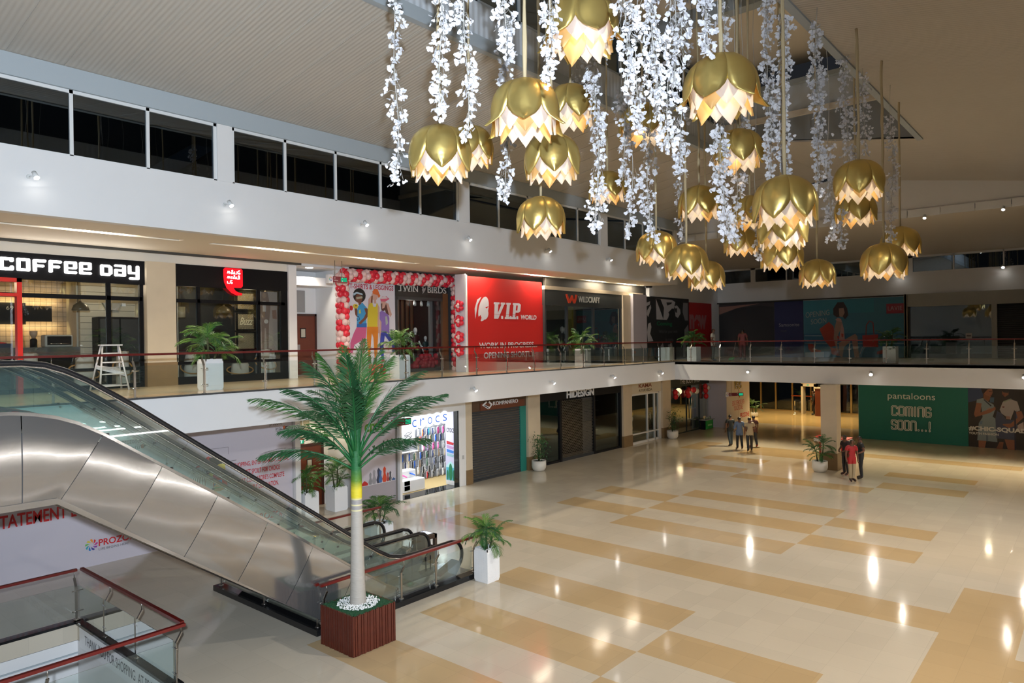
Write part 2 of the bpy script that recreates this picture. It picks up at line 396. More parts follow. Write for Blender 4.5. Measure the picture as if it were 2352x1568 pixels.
# what stands outside the clerestory: a lower roof and a wall coloured dark as the void
rib_material('roof_sheet', (0.16, 0.24, 0.34), 0, 0.12)
struct(MB().prism([(-6, 17.2, 9.5), (5.9, 17.2, 9.5), (7.4, 20.5, 10.35), (-6, 20.5, 10.35)], (0, 0, 0.05)), 'roof_outside', 'roof_sheet')
struct(MB().box(-6, 21.5, 8.6, 34, 21.8, 13), 'wall_outside', 'dark_void')
struct(MB().box(-6, 16.95, 10.85, 34, 21.5, 10.95), 'ceiling', 'charcoal')
struct(MB().prism([(7.0, 18.0, 9.6), (7.6, 18.0, 9.6), (9.3, 18.0, 10.9), (8.7, 18.0, 10.9)], (0, .3, 0)).box(5.6, 19.5, 9.5, 7.4, 19.8, 10.4).box(-6, 19, 9.95, 34, 19.1, 10.02), 'trim_9', 'charcoal')

# ---- roof: two corrugated slopes and a raised monitor over the middle
LS = lambda y: 11.5 + 0.158 * (16.75 - y)
RS = lambda y: 11.07 + 0.16 * y
YL, YR, YM, XE = 11.0, 4.45, 9.28, 25.0
def slope(x0, x1, y0, z0, y1, z1, t=0.06): return [(x0, y0, z0), (x1, y0, z0), (x1, y1, z1), (x0, y1, z1)]
struct(MB().prism(slope(-9, 33, 16.95, LS(16.95), YL, LS(YL)), (0, 0, .06)).prism(slope(XE, 33, YL, LS(YL), YM, LS(YM)), (0, 0, .06)), 'ceiling', 'corrugated_ceiling')
struct(MB().prism(slope(-9, 33, YR, RS(YR), -9, RS(-9)), (0, 0, .06)).prism(slope(XE, 33, YM, RS(YM), YR, RS(YR)), (0, 0, .06)), 'ceiling', 'corrugated_ceiling')
ru = MB()
x = -8
while x < 33: ru.prism([(x, 16.9, LS(16.9) - .012), (x + .035, 16.9, LS(16.9) - .012), (x + .035, 11.1, LS(11.1) - .012), (x, 11.1, LS(11.1) - .012)], (0, 0, .012)); x += 1.02
struct(ru, 'trim_10', 'corrugated_ceiling')
ZL, ZR, ZT = LS(YL), RS(YR), 15.4
struct(MB().box(-9, YL - 0.06, ZL - 0.04, XE, YL + 0.1, ZL + 0.26).box(-9, YR - 0.1, ZR - 0.06, XE, YR + 0.06, ZR + 0.12), 'trim_11', 'grey_beam')
struct(MB().box(-9, YL, ZL + 0.26, XE, YL + 0.08, ZL + 1.05).box(-9, YR - .08, ZR + 0.1, XE, YR, ZR + 1.4), 'wall_monitor', 'corrugated_upstand')
wm = MB().box(-9, YL - .02, ZL + 1.05, XE, YL + 0.06, ZL + 1.10).box(-9, YL - .02, ZL + 2.4, XE, YL + 0.06, ZL + 2.5)
x = -8.3
while x < XE: wm.box(x, YL - .02, ZL + 1.05, x + 0.07, YL + 0.06, ZL + 2.5); x += 1.55
w = struct(wm, 'window_6', 'grey_beam'); MB().box(-9, YL + .02, ZL + 1.05, XE, YL + .03, ZL + 2.5).build('pane', 'night_glass', w)
struct(MB().box(-9, YL + .5, 12.5, XE, YL + .6, ZT), 'wall_outside', 'dark_void')
struct(MB().box(-9, YR - .1, ZT, XE + 1, YL + .5, ZT + .1), 'ceiling', 'soffit_paint')
struct(MB().box(-9, YR - .1, ZR + 1.4, XE, YR, ZT), 'wall_monitor', 'charcoal')
ew = MB(); F = Face((XE, YL, 0), (0, -1, 0))
F.block(ew, [(0, LS(YL)), (YL - YM, LS(YM)), (YL - YR, RS(YR)), (YL - YR, 13.25), (0, 13.25)], -0.1, 0)
struct(ew, 'wall_monitor', 'corrugated_end')
struct(MB().box(XE - .1, YR, 13.25, XE + .1, YL, 13.45), 'trim_12', 'soffit_paint')
struct(MB().box(XE, YR, 13.45, XE + .1, YL, 14.35), 'wall_monitor', 'corrugated_upstand')
struct(MB().box(XE - 0.2, YR, 14.35, XE + .1, YL, 14.5), 'trim_13', 'grey_beam')
struct(MB().box(19.5, YR, 15.0, 19.9, YL, ZT), 'trim_14', 'grey_beam')

# ---- far gable of the roof, its panelled edge band, and the lower ceiling behind
g = MB(); F = Face((33, 16.95, 0), (0, -1, 0))
F.block(g, [(0, 10.82), (18.4, 10.82), (18.45, RS(-1.5)), (16.95 - YM, RS(YM)), (0, LS(16.95))], -0.1, 0)
struct(g, 'wall_gable', 'white_plaster')
bd = MB(); y = 16.95
while y > -1.2: bd.box(32.94, y, 10.52, 33.02, y - 1.16, 10.84); y -= 1.18
struct(bd, 'trim_15', 'white_plaster')
struct(MB().prism([(33, -9, 10.52), (33, 18.3, 10.52), (41, 18.3, 9.72), (41, -9, 9.72)], (0, 0, .1)), 'ceiling', 'soffit_paint')
# back wall of level 1 with its own clerestory
struct(MB().box(41, -9, 7.72, 41.3, 18.3, 8.9), 'wall_back', 'white_plaster')
bw = MB(); ys = [18.2 - 2.05 * i for i in range(14)]
for i, y in enumerate(ys): wd_ = 0.28 if i % 4 == 1 else 0.06; bw.box(41.0, y, 8.9, 41.1, y - wd_, 9.72)
bw.box(41.0, -9, 9.62, 41.1, 18.2, 9.72)
w = struct(bw, 'window_7', 'white_plaster'); MB().box(41.06, -9, 8.9, 41.08, 18.2, 9.72).build('pane', 'night_glass', w)
struct(MB().box(42.2, -9, 4.5, 42.4, 24, 10.5), 'wall_outside', 'dark_void')
struct(MB().box(32.6, 18.2, 4.5, 41.2, 18.4, 10.6).box(32.6, 18.2, 8.3, 32.9, 22, 10.6), 'wall_left', 'white_plaster')

# ---- column carrying the far gallery
cm = MB().box(31.45, 8.78, 0.72, 32.05, 9.42, 3.6)
struct(cm, 'column', 'stone_beige'); struct(MB().box(31.43, 8.76, 0, 32.07, 9.44, 0.72), 'trim_16', 'stone_brown')
# near side of the atrium, out of view but there to catch light and be mirrored in polished metal
struct(MB().box(-6, -8.8, 3.6, 32, 0.2, 3.7), 'ceiling', 'soffit_paint')
nl = MB(); emis('streak_glow', (1, .95, .88), 45)
nl.box(-6, -1.3, 3.57, 31, -1.26, 3.59)  # unseen glowing strip, added for the bright streaks on the escalator steel
struct(nl, 'trim_50', 'streak_glow')
ns = MB()
ns.box(-6, -5.0, 2.2, 31, -4.97, 2.25)  # lower added strip, out of view, mirrored as a streak in the cladding
emis('streak_glow2', (1, .95, .9), 40)
struct(ns, 'trim_51', 'streak_glow2')
struct(MB().box(-6, -5.3, 0, 32, -5.05, 3.6), 'wall_near', 'white_plaster')
struct(MB().box(-6, -9, 0, 46, -8.8, 10), 'wall_near', 'white_plaster')
struct(MB().box(-6.2, -9, -4, -6, 24, 12), 'wall_near', 'white_plaster')
# ================================================================= lotus lanterns and flower garlands under the monitor
def ceil_z(x, y):
    if YR < y < YL and x < XE: return ZT
    return RS(y) if y < YM else LS(y)
def petal_surface(mb, th, prof, nt=11, ns=6, crease=0.0, k=None, tip=0.0):
    """prof: rows (r, z, half width) from crown to tip, smoothed; the petal wraps round the axis"""
    def ip(t):
        x = t * (len(prof) - 1); i = min(int(x), len(prof) - 2); f = x - i
        p = [prof[max(i - 1, 0)], prof[i], prof[i + 1], prof[min(i + 2, len(prof) - 1)]]
        return [0.5 * (2 * p[1][c] + (p[2][c] - p[0][c]) * f + (2 * p[0][c] - 5 * p[1][c] + 4 * p[2][c] - p[3][c]) * f * f + (3 * p[1][c] - p[0][c] - 3 * p[2][c] + p[3][c]) * f ** 3) for c in range(3)]
    vs = []; fs = []
    for a in range(nt + 1):
        r, z, w = ip(a / nt); w = max(w, 0.004)
        for b in range(ns + 1):
            s = -1 + 2 * b / ns
            rr = r - crease * abs(s) ** 1.5 + 0.012 * (1 - abs(s)) ** 2 * (a / nt)
            q = th + s * w / max(r, 0.16)
            vs.append((rr * math.cos(q), rr * math.sin(q), z))
    for a in range(nt):
        for b in range(ns):
            i = a * (ns + 1) + b; fs.append((i, i + 1, i + ns + 2, i + ns + 1))
    mb.add(vs, fs, k, True)
g_ = petal_mat('gold_satin', (0.86, 0.66, 0.22), 0.10, 0.36, 0.85)
def _crinkle(m):
    n, l = nodes(m); p = n['Principled BSDF']; tc = n.new('ShaderNodeTexCoord')
    w = n.new('ShaderNodeTexNoise'); w.inputs['Scale'].default_value = 5; w.inputs['Detail'].default_value = 2
    l.new(tc.outputs['Object'], w.inputs['Vector'])
    b = n.new('ShaderNodeBump'); b.inputs['Strength'].default_value = 0.35; b.inputs['Distance'].default_value = 0.03
    l.new(w.outputs['Fac'], b.inputs['Height']); l.new(b.outputs[0], p.inputs['Normal'])
_crinkle(g_)
petal_mat('white_petal', (0.92, 0.86, 0.82), 0.5, 0.5, 0.0)
petal_mat('amber_petal', (0.74, 0.50, 0.22), 0.32, 0.45, 0.25)
mat('rope_cloth', (0.62, 0.50, 0.30), 0.8)
mat('blossom_white', (0.86, 0.86, 0.90), 0.6)
mat('twig_white', (0.62, 0.60, 0.55), 0.7)
def lantern_proto(flare):
    root = thing('lotus_lantern', (0, 0, 0), 'x', 'lantern')
    MB().lathe((0, 0, 0), [(0.0, 0.03), (0.06, 0.03), (0.16, 0.005), (0.15, -0.02), (0.0, -0.02)], 16, cap=False).build('crown', 'gold_satin', root)
    tipr = [0.47, 0.60][flare]
    for i in range(6):
        th = R(60 * i + 10)
        mb = MB(); petal_surface(mb, th, [(0.10, 0.012, .09), (0.27, -.045, .17), (0.415, -.18, .262), (0.475, -.38, .272), (0.47 + .02 * flare, -.55, .17), (tipr, -.69 + .02 * flare, 0.0)], crease=0.03)
        pt = mb.build('gold_petal', 'gold_satin', root)
        so = pt.modifiers.new('thickness', 'SOLIDIFY'); so.thickness = 0.006
    for i in range(6):
        th = R(60 * i + 40)
        mb = MB(); petal_surface(mb, th, [(0.10, -.03, .06), (0.30, -.12, .16), (0.40, -.30, .225), (0.405, -.47, .20), (0.40, -.61, .11), (0.40, -.73, 0.0)], crease=0.02, nt=9, ns=4)
        mb.build('white_petal', 'white_petal', root)
    for i in range(6):
        th = R(60 * i + 12)
        mb = MB(); petal_surface(mb, th, [(0.10, -.05, .05), (0.27, -.18, .14), (0.355, -.38, .20), (0.37, -.55, .17), (0.385, -.68, .085), (0.40, -.78, 0.0)], crease=0.02, nt=9, ns=4)
        mb.build('amber_petal', 'amber_petal' if i % 2 else 'white_petal', root)
    MB().ball((0, 0, -0.30), 0.055, 10, 7).cyl((0, 0, -.25), (0, 0, -.05), 0.025).build('bulb', 'lamp_warm', root)
    return root
LANT = [
 ((7.77, 5.29, 10.22), 1, 'gold lotus lantern cut by the top of the frame, highest of all'),
 ((7.41, 5.98, 9.17), 1, 'large open gold lotus lantern, left of centre, straight below the beige rope'),
 ((10.71, 7.57, 10.37), 0, 'gold lotus lantern half hidden behind the large open one'),
 ((7.29, 7.51, 8.84), 0, 'leftmost gold lotus lantern, near the left white garland'),
 ((10.01, 9.48, 9.85), 0, 'smaller gold lotus lantern peeping out behind the leftmost one'),
 ((9.37, 7.01, 9.06), 0, 'gold lotus lantern just below the large open one'),
 ((10.89, 8.43, 8.45), 0, 'gold lotus lantern hanging low and alone before the clerestory panes'),
 ((15.28, 9.68, 9.91), 0, 'small gold lotus lantern behind a long white garland, left of centre'),
 ((12.64, 7.16, 10.41), 0, 'gold lotus lantern buried in the thick white blossom cluster'),
 ((8.79, 3.82, 9.33), 1, 'large gold lotus lantern with spread tips, right of the thick blossoms'),
 ((13.39, 5.49, 9.71), 0, 'gold lotus lantern below the spread one, garland across its left side'),
 ((15.19, 7.16, 9.15), 0, 'mid-sized gold lotus lantern left of the leaning garland tail'),
 ((11.17, 3.84, 8.17), 0, 'big gold lotus lantern on top of the stack of three'),
 ((16.46, 6.48, 9.01), 0, 'gold lotus lantern hidden on the left side of the stack of three'),
 ((13.68, 4.76, 8.14), 0, 'gold lotus lantern in the middle of the stack of three'),
 ((16.58, 5.79, 7.99), 0, 'gold lotus lantern at the bottom of the stack of three'),
 ((14.90, 3.70, 9.08), 0, 'upper gold lotus lantern of the pair by the roof slope on the right'),
 ((18.48, 4.67, 9.11), 0, 'lower gold lotus lantern of the pair by the roof slope on the right'),
 ((15.02, 8.18, 8.21), 0, 'gold lotus lantern under a thin garland end, left of the low pair'),
 ((14.38, 7.10, 7.73), 0, 'front gold lotus lantern of the low pair at mid right'),
 ((17.70, 8.17, 7.71), 0, 'rear gold lotus lantern of the low pair at mid right'),
 ((19.25, 7.84, 8.73), 0, 'far gold lotus lantern left below the stack of three'),
 ((20.61, 6.22, 7.81), 0, 'small gold lotus lantern hanging lowest before the far gallery'),
 ((17.02, 3.74, 7.67), 0, 'front gold lotus lantern of the rightmost pair'),
 ((20.55, 4.12, 8.47), 0, 'rear gold lotus lantern of the rightmost pair, the farthest to the right'),
]
protos = [lantern_proto(0), lantern_proto(1)]; used = [False, False]
rnd = random.Random(5)
for (p, fl_, lab) in LANT:
    o = protos[fl_] if not used[fl_] else copy_tree(protos[fl_]); used[fl_] = True
    o.location = p; o.rotation_euler = (0, 0, rnd.uniform(0, 6.28)); o['label'] = lab; o['group'] = 'gold lotus lanterns hanging under the roof'
    zt = ceil_z(p[0], p[1]); r = random.Random(int(p[0] * 100))
    n = 12; path = [(0.012 * r.uniform(-1, 1), 0.012 * r.uniform(-1, 1), 0.02 + (zt - p[2] - 0.02) * i / n) for i in range(n + 1)]; path[0] = (0, 0, .02)
    mb = MB(); mb.tube(path, [0.02 + 0.006 * r.random() for _ in path], 6)
    ro = bpy.data.objects.new('rope', mb.mesh('rope', ['rope_cloth'])); COL.objects.link(ro); ro.parent = o
    lamp('POINT', 'lantern_light', (p[0], p[1], p[2] - 0.42), 7, (1.0, 0.76, 0.44), 0.05)

def fan(mb, c, ax, side, s, k):
    """ginkgo-shaped blossom: narrow at the stalk, lobed at the rim"""
    n = ax.cross(side).normalized() * s
    a, b = ax * s, side * s
    mb.add([c, c + a * .45 - b * .42, c + a * .85 - b * .46 + n * .1, c + a * .98 - b * .15, c + a * .86, c + a * .98 + b * .16, c + a * .84 + b * .47 + n * .1, c + a * .42 + b * .42],
           [(0, 1, 2, 3, 4), (0, 4, 5, 6, 7)], k)
def garland(x, y, z0, z1, dens, wid, seed, lab, lean=(0, 0)):
    r = random.Random(seed); zt = ceil_z(x, y)
    root = thing('flower_garland', (x, y, zt), lab, 'garland', 'white blossom garlands hanging under the roof')
    n = max(6, int((zt - z0) / 0.25)); ph = r.uniform(0, 6)
    def pt(z):
        t = (zt - z) / (zt - z0)
        return Vector((x + lean[0] * t ** 2 + 0.035 * math.sin(z * 3 + ph), y + lean[1] * t ** 2 + 0.035 * math.cos(z * 2.3 + ph), z))
    st = MB(); st.tube([pt(z0 + 0.1 + (zt - z0 - 0.1) * (1 - i / n)) for i in range(n + 1)], 0.006, 4)
    tw = MB(); bl = MB()
    z = z0 + 0.12
    while z < z1:
        clump = 0.55 + 0.45 * math.sin(z * 5.5 + ph) + 0.25 * math.sin(z * 11.3 + 2 * ph)
        taper = min(1, 0.35 + (z - z0) / 0.8)
        c0 = pt(z)
        for _ in range(r.choice((1, 2, 2))):
            a = r.uniform(0, 6.283); L = wid * taper * (0.35 + 0.65 * r.random()) * (0.55 + 0.45 * max(clump, 0))
            out = Vector((math.cos(a), math.sin(a), 0)); dz = -r.uniform(0.02, 0.16)
            tip = c0 + out * L + Vector((0, 0, dz))
            mid = c0 + out * L * .5 + Vector((0, 0, 0.02))
            tw.tube([c0, mid, tip], 0.0025, 3, cap=False)
            m = r.randint(2, 5) if clump > 0.1 else r.randint(1, 2)
            for i in range(m):
                q = mid.lerp(tip, r.random() ** .6) + Vector((r.uniform(-1, 1), r.uniform(-1, 1), r.uniform(-1, 1))) * 0.03
                ax = (out * r.uniform(.1, .9) + Vector((r.uniform(-.5, .5), r.uniform(-.5, .5), -r.uniform(.2, 1.1)))).normalized()
                sd = ax.cross(Vector((r.uniform(-1, 1), r.uniform(-1, 1), r.uniform(-.6, .6)))).normalized()
                fan(bl, q, ax, sd, r.uniform(.05, .078), 0)
        z += r.uniform(0.022, 0.05) / dens
    st.build('stem', 'twig_white', root); tw.build('twig', 'twig_white', root); b = bl.build('blossom', 'blossom_white', root); b['kind'] = 'stuff'
GAR = [
 (6.94, 8.07, 8.02, 11.67, .75, .17, 'thin white garland, leftmost of all, ending beside the left lantern'),
 (6.46, 6.61, 8.56, 11.04, .9, .15, 'white garland right above the leftmost lantern, left of two'),
 (6.67, 6.37, 8.29, 11.03, .9, .16, 'white garland beside the leftmost lantern, right of two'),
 (6.54, 5.60, 9.14, 10.74, 1.2, .17, 'short thick white garland left of the large open lantern'),
 (9.14, 7.79, 7.96, 11.13, 1.0, .17, 'long grey-white garland passing behind the large open lantern'),
 (6.56, 4.94, 8.62, 10.5, 1.1, .13, 'white garland left of the lantern cut by the top of the frame'),
 (12.40, 8.59, 11.09, 12.07, .7, .3, 'far grey garland tuft under the topmost lantern'),
 (9.70, 6.35, 7.42, 10.53, 1.1, .2, 'long white garland left of the thick cluster, reaching the clerestory'),
 (7.14, 4.27, 8.55, 10.53, 1.5, .19, 'left strand of the thick white blossom cluster at top centre'),
 (7.53, 4.12, 8.41, 10.62, 1.6, .19, 'middle strand of the thick white blossom cluster at top centre'),
 (8.06, 4.11, 8.74, 10.80, 1.5, .2, 'right strand of the thick white blossom cluster at top centre'),
 (8.20, 4.25, 8.02, 9.05, 1.5, .2, 'bright blossom tail below the thick cluster, left of the spread lantern'),
 (8.30, 4.76, 8.42, 9.20, 1.4, .18, 'blossom tail of the thick cluster hanging over a buried lantern'),
 (10.41, 6.28, 8.28, 9.99, 1.0, .17, 'white garland below the buried lantern, left of two'),
 (11.0, 6.48, 7.44, 8.72, .8, .14, 'thin garland with a ball of blossoms at its end'),
 (11.14, 6.19, 7.39, 9.47, 1.0, .2, 'white garland ending on the lantern left of the low pair'),
 (10.14, 5.05, 8.19, 9.36, 1.1, .17, 'white garland ending above the mid-sized lantern'),
 (8.14, 3.71, 9.10, 10.70, 1.5, .14, 'white garland wrapped round the rope of the spread lantern'),
 (10.57, 4.55, 10.06, 10.91, .8, .14, 'grey-white garland right of the spread lantern rope'),
 (10.04, 4.40, 7.18, 9.19, 1.4, .17, 'leaning white garland below the spread lantern, ending by the stack'),
 (14.68, 5.89, 8.96, 11.56, .9, .22, 'grey far garland right of the spread lantern'),
 (12.35, 4.5, 8.39, 12.3, 1.2, .15, 'long white garland left of the rope above the stack of three'),
 (11.68, 4.02, 8.26, 10.99, 1.2, .15, 'long white garland right of the rope above the stack of three'),
 (13.60, 4.06, 8.27, 11.49, 1.2, .18, 'long white garland halfway between the stack and the right pair'),
 (16.5, 4.33, 9.2, 11.9, 1.0, .18, 'white garland just left of the upper lantern of the right pair'),
 (17.42, 4.20, 9.73, 11.71, .9, .2, 'grey garland just right of the rope of the right pair'),
 (15.83, 4.52, 7.69, 9.87, .8, .17, 'grey garland left of the lower lantern of the right pair'),
 (17.09, 4.58, 7.59, 8.66, .7, .16, 'short wispy garland end below the right pair'),
 (18.92, 3.96, 7.83, 11.02, .9, .17, 'rightmost white garland, ending on the farthest lantern'),
 (15.9, 7.98, 8.04, 9.6, .7, .15, 'thin grey garland behind the mid-sized lantern'),
 (15.82, 6.08, 7.40, 8.78, .6, .13, 'thin wispy garland left of the middle lantern of the stack'),
 (13.4, 5.56, 7.5, 8.97, .8, .2, 'grey garland behind the leaning garland, left of the stack'),
 (12.94, 6.40, 11.09, 13.29, .8, .25, 'far grey garland high behind the thick cluster'),
]
for i, (x, y, z0, z1, dn, wd_, lab) in enumerate(GAR):
    garland(x, y, z0, z1, dn, wd_, 100 + i, lab, lean=(0.25, 0.02) if 'leaning' in lab and 'behind' not in lab else (0, 0))
# ================================================================= escalators
def steel_material(name, col, rough, amt):
    m = mat(name, col, rough, 0.8); n, l = nodes(m); p = n['Principled BSDF']
    tc = n.new('ShaderNodeTexCoord'); mp = n.new('ShaderNodeMapping'); mp.inputs['Scale'].default_value = (0.5, 40, 40); l.new(tc.outputs['Object'], mp.inputs[0])
    t = n.new('ShaderNodeTexNoise'); t.inputs['Scale'].default_value = 3; l.new(mp.outputs[0], t.inputs['Vector'])
    r = n.new('ShaderNodeMapRange'); r.inputs[3].default_value = rough - amt; r.inputs[4].default_value = rough + amt; l.new(t.outputs['Fac'], r.inputs[0]); l.new(r.outputs[0], p.inputs['Roughness'])
steel_material('brushed_steel', (0.33, 0.325, 0.32), 0.14, 0.03)
_p = M['brushed_steel'].node_tree.nodes['Principled BSDF']; _p.inputs['Coat Weight'].default_value = 0.9; _p.inputs['Coat Roughness'].default_value = 0.035
mat('step_grey', (0.10, 0.10, 0.10), 0.45, 0.6)
mat('comb_yellow', (0.75, 0.45, 0.03), 0.5)
emis('amber_lamp', (1.0, 0.42, 0.03), 14)
SL = 0.7
HAND = [(-5, 5.46), (3.2, 5.46), (3.5, 5.42), (3.77, 5.32), (4.06, 5.17), (4.69, 4.75), (6.2, 3.66), (8.0, 2.38), (9.0, 1.66), (9.6, 1.24), (9.95, 1.03), (10.3, 0.93), (10.7, 0.91), (11.85, 0.91)]
DECK = [(-5, 4.78), (3.0, 4.78), (3.3, 4.74), (3.59, 4.67), (3.87, 4.56), (4.23, 4.35), (6.94, 2.48), (8.9, 1.10), (9.7, 0.54), (10.05, 0.34), (10.4, 0.25), (11.3, 0.25), (11.95, 0.46)]
BOT = [(-5, 3.46), (3.58, 3.46), (8.42, 0.02)]
def lin(P, x):
    for (a, b), (c, d) in zip(P, P[1:]):
        if x <= c: return b + (d - b) * (x - a) / (c - a)
    return P[-1][1]
def escalator(yn, yf, label, front):
    e = thing('escalator', (8.4, (yn + yf) / 2, 0), label, 'escalator', 'pair of escalators side by side')
    o0, o1 = yn - 0.16, yf + 0.16
    # truss body between the two decks, below the steps
    core = [(x, z - 0.30) for x, z in DECK if x < 10.3] + [(10.4, -0.0)] + [(8.42, 0.02), (3.58, 3.46), (-5, 3.46)]
    MB().prism([(x, o0 + .02, z) for x, z in core], (0, o1 - o0 - .04, 0)).build('truss', 'charcoal', e)
    # outer cladding, one slightly pillowed sheet per panel
    for side, yo, sg in ((0, o0, -1), (1, o1, 1)):
        tops = [(-1.2, 1), (1.1, 1), (3.15, 1), (4.23, 0), (5.12, 0), (6.05, 0), (7.0, 0), (7.95, 0), (8.95, 0)]
        def joint(x, flat):
            zt = lin(DECK, x)
            if flat: return (x, zt), (x, 3.46)
            dx = 0.63 / 0.97
            # walk down, square to the incline, till the lower edge
            lo, hi = 0.0, 1.6
            for _ in range(40):
                m_ = (lo + hi) / 2; zz = lin(BOT, x - dx * m_)
                if zt - m_ > max(zz, 0.02): lo = m_
                else: hi = m_
            return (x, zt), (x - dx * lo, zt - lo)
        js = [joint(*t) for t in tops]; js.append(((9.75, lin(DECK, 9.75)), (9.4, 0.02)))
        for (a, b), (c, d) in zip(js, js[1:]):
            n1, n2 = 12, 20; vs = []; fs = []
            for i in range(n1 + 1):
                s = .005 + .99 * i / n1
                tx = a[0] + (c[0] - a[0]) * s; top = (tx, lin(DECK, tx)); bx = b[0] + (d[0] - b[0]) * s; bot = (bx, max(lin(BOT, bx), 0.02))
                if abs(b[0] - 3.6) < .1 and s > 0: bot = (bx, max(lin(BOT, bx), 0.02))
                for j in range(n2 + 1):
                    t = j / n2
                    bul = 0.034 * (1 - (2 * t - 1) ** 2) * (0.75 + 0.25 * math.sin(math.pi * s)) + 0.0015 * math.sin(6.3 * s + 4 * t)
                    vs.append((top[0] + (bot[0] - top[0]) * t, yo + sg * (bul + 0.004), top[1] + (bot[1] - top[1]) * t))
            for i in range(n1):
                for j in range(n2):
                    q = i * (n2 + 1) + j; f = (q, q + 1, q + n2 + 2, q + n2 + 1); fs.append(f if sg < 0 else f[::-1])
            mb = MB(); mb.add(vs, fs, 0, True); mb.build('cladding_panel', 'brushed_steel', e)
        # bottom trim strip
        mb = MB()
        for (x0, z0), (x1, z1) in zip(BOT, BOT[1:]):
            mb.prism([(x0, yo - .02 * (sg < 0), z0), (x1, yo - .02 * (sg < 0), z1), (x1, yo - .02 * (sg < 0), z1 - 0.09 if z1 > .1 else z1), (x0, yo - .02 * (sg < 0), z0 - 0.09)], (0, .02, 0))
        mb.build('lower_trim', 'brushed_steel', e)
    for y, yo in ((yn, o0), (yf, o1)):
        # deck strips either side of the glass, newel housing
        lo_, hi_ = min(y, yo) - 0.02, max(y, yo) + 0.02
        if y == yf: lo_ -= 0.08
        else: hi_ += 0.08
        mb = MB(); n = len(DECK)
        for (x0, z0), (x1, z1) in zip(DECK, DECK[1:]):
            mb.prism([(x0, lo_, z0), (x1, lo_, z1), (x1, lo_, z1 - 0.05), (x0, lo_, z0 - 0.05)], (0, hi_ - lo_, 0))
        mb.prism([(9.6, lo_ + .02, 0.55), (10.05, lo_ + .02, .32), (10.4, lo_ + .02, .22), (11.3, lo_ + .02, .22), (11.95, lo_ + .02, .44), (12.02, lo_ + .02, .38), (11.72, lo_ + .02, 0.0), (9.0, lo_ + .02, 0)], (0, hi_ - lo_ - .04, 0))
        mb.build('deck', 'brushed_steel', e)
        # glass, one pane per bay
        bx = [-3, -1.5, 0, 1.4, 2.6, 3.35] + [3.35 + 0.98 * i for i in range(1, 7)]
        pts = [((x, lin(DECK, x)), (x, lin(HAND, x) - 0.03)) for x in bx[:6]] + [((x, lin(DECK, x)), (x + 0.31, lin(HAND, x + .31) - .03)) for x in bx[6:]]
        pts.append(((10.6, lin(DECK, 10.6)), (10.6, 0.88)))
        for (b0, t0), (b1, t1) in zip(pts, pts[1:]):
            m_ = 5; lo = []; up = []
            for i in range(m_ + 1):
                s = i / m_; x = b0[0] + (b1[0] - b0[0]) * s; lo.append((x + (.004 if i == 0 else -.004 if i == m_ else 0), y, lin(DECK, x))); x = t0[0] + (t1[0] - t0[0]) * s; up.append((x + (.004 if i == 0 else -.004 if i == m_ else 0), y, lin(HAND, x) - .03))
            MB().prism(lo + up[::-1], (0, 0.01, 0)).build('glass_pane', 'escalator_glass', e)
        nw = [(10.608, y, .25), (11.3, y, .25), (11.9, y, .44)] + [(11.85 + .33 * math.cos(a), y, .55 + .33 * math.sin(a)) for a in [R(-15 + 15 * i) for i in range(8)]] + [(10.608, y, .88)]
        MB().prism(nw, (0, .01, 0)).build('glass_pane', 'escalator_glass', e)
        for (b, t) in pts[6:-1]:
            for f in (0.04, 0.72): MB().box(b[0] + (t[0] - b[0]) * f - .018, y - .012, b[1] + (t[1] - b[1]) * f - .018, b[0] + (t[0] - b[0]) * f + .018, y + .022, b[1] + (t[1] - b[1]) * f + .018).build('glass_clip', 'black_rubber', e)
        path = [(x, y + .005, z) for x, z in HAND] + [(11.85 + .36 * math.cos(a), y + .005, .55 + .36 * math.sin(a)) for a in [R(75 - 15 * i) for i in range(1, 11)]] + [(11.62, y + .005, .27)]
        MB().tube(path, 0.042, 8).build('handrail', 'black_rubber', e)
        MB().tube([(a, b, c - .045) for a, b, c in path[:14]], 0.02, 6).build('handrail_guide', 'chrome', e)
    # steps
    st = MB(); st.box(-0.2, yn + .12, -0.2, 0.2, yf - .12, 0)
    for k in range(8): st.box(-.2 + .05 * k, yn + .13, 0, -.2 + .05 * k + .02, yf - .13, .012)
    s0 = None
    for i in range(22):
        x = 10.0 - 0.29 * i; z = 0.10 + 0.2 * i if i else 0.05
        if s0 is None: s0 = st.build('step', 'step_grey'); s0.parent = e; s_ = s0
        else: s_ = s0.copy(); COL.objects.link(s_)
        s_.location = Vector((x, 0, z)) - Vector((8.4, (yn + yf) / 2, 0)) + Vector((0, 0, 0)); s_.location.y -= 0
    for s_ in [c for c in e.children if c.name.startswith('step')]: s_.location.y = -(yn + yf) / 2
    MB().box(10.3, yn + .1, -.02, 12.6, yf - .1, 0.02).build('landing_plate', 'brushed_steel', e)
    MB().box(10.22, yn + .12, .02, 10.40, yf - .12, 0.045).build('comb_strip', 'comb_yellow', e)
    mb = MB().ball((10.25, yf - .09, .16), .035, 10, 7); mb.build('comb_lamp', 'amber_lamp', e)
    lamp('POINT', 'comb_light', (10.3, yf - .2, .2), 2.5, (1, .5, .08), 0.03)
    sg_ = MB(); sg_.box(11.0, yn - .004, .42, 11.04, yn - .001, .75).box(11.15, yn - .004, .42, 11.18, yn - .001, .75)
    if front: sg_.build('sticker_strip', 'black_paint', e)
    return e
escalator(12.0, 13.15, 'near escalator with wavy brushed steel side cladding and clear glass', True)
escalator(13.75, 14.9, 'far escalator behind the first, only glass and black handrails in view', False)

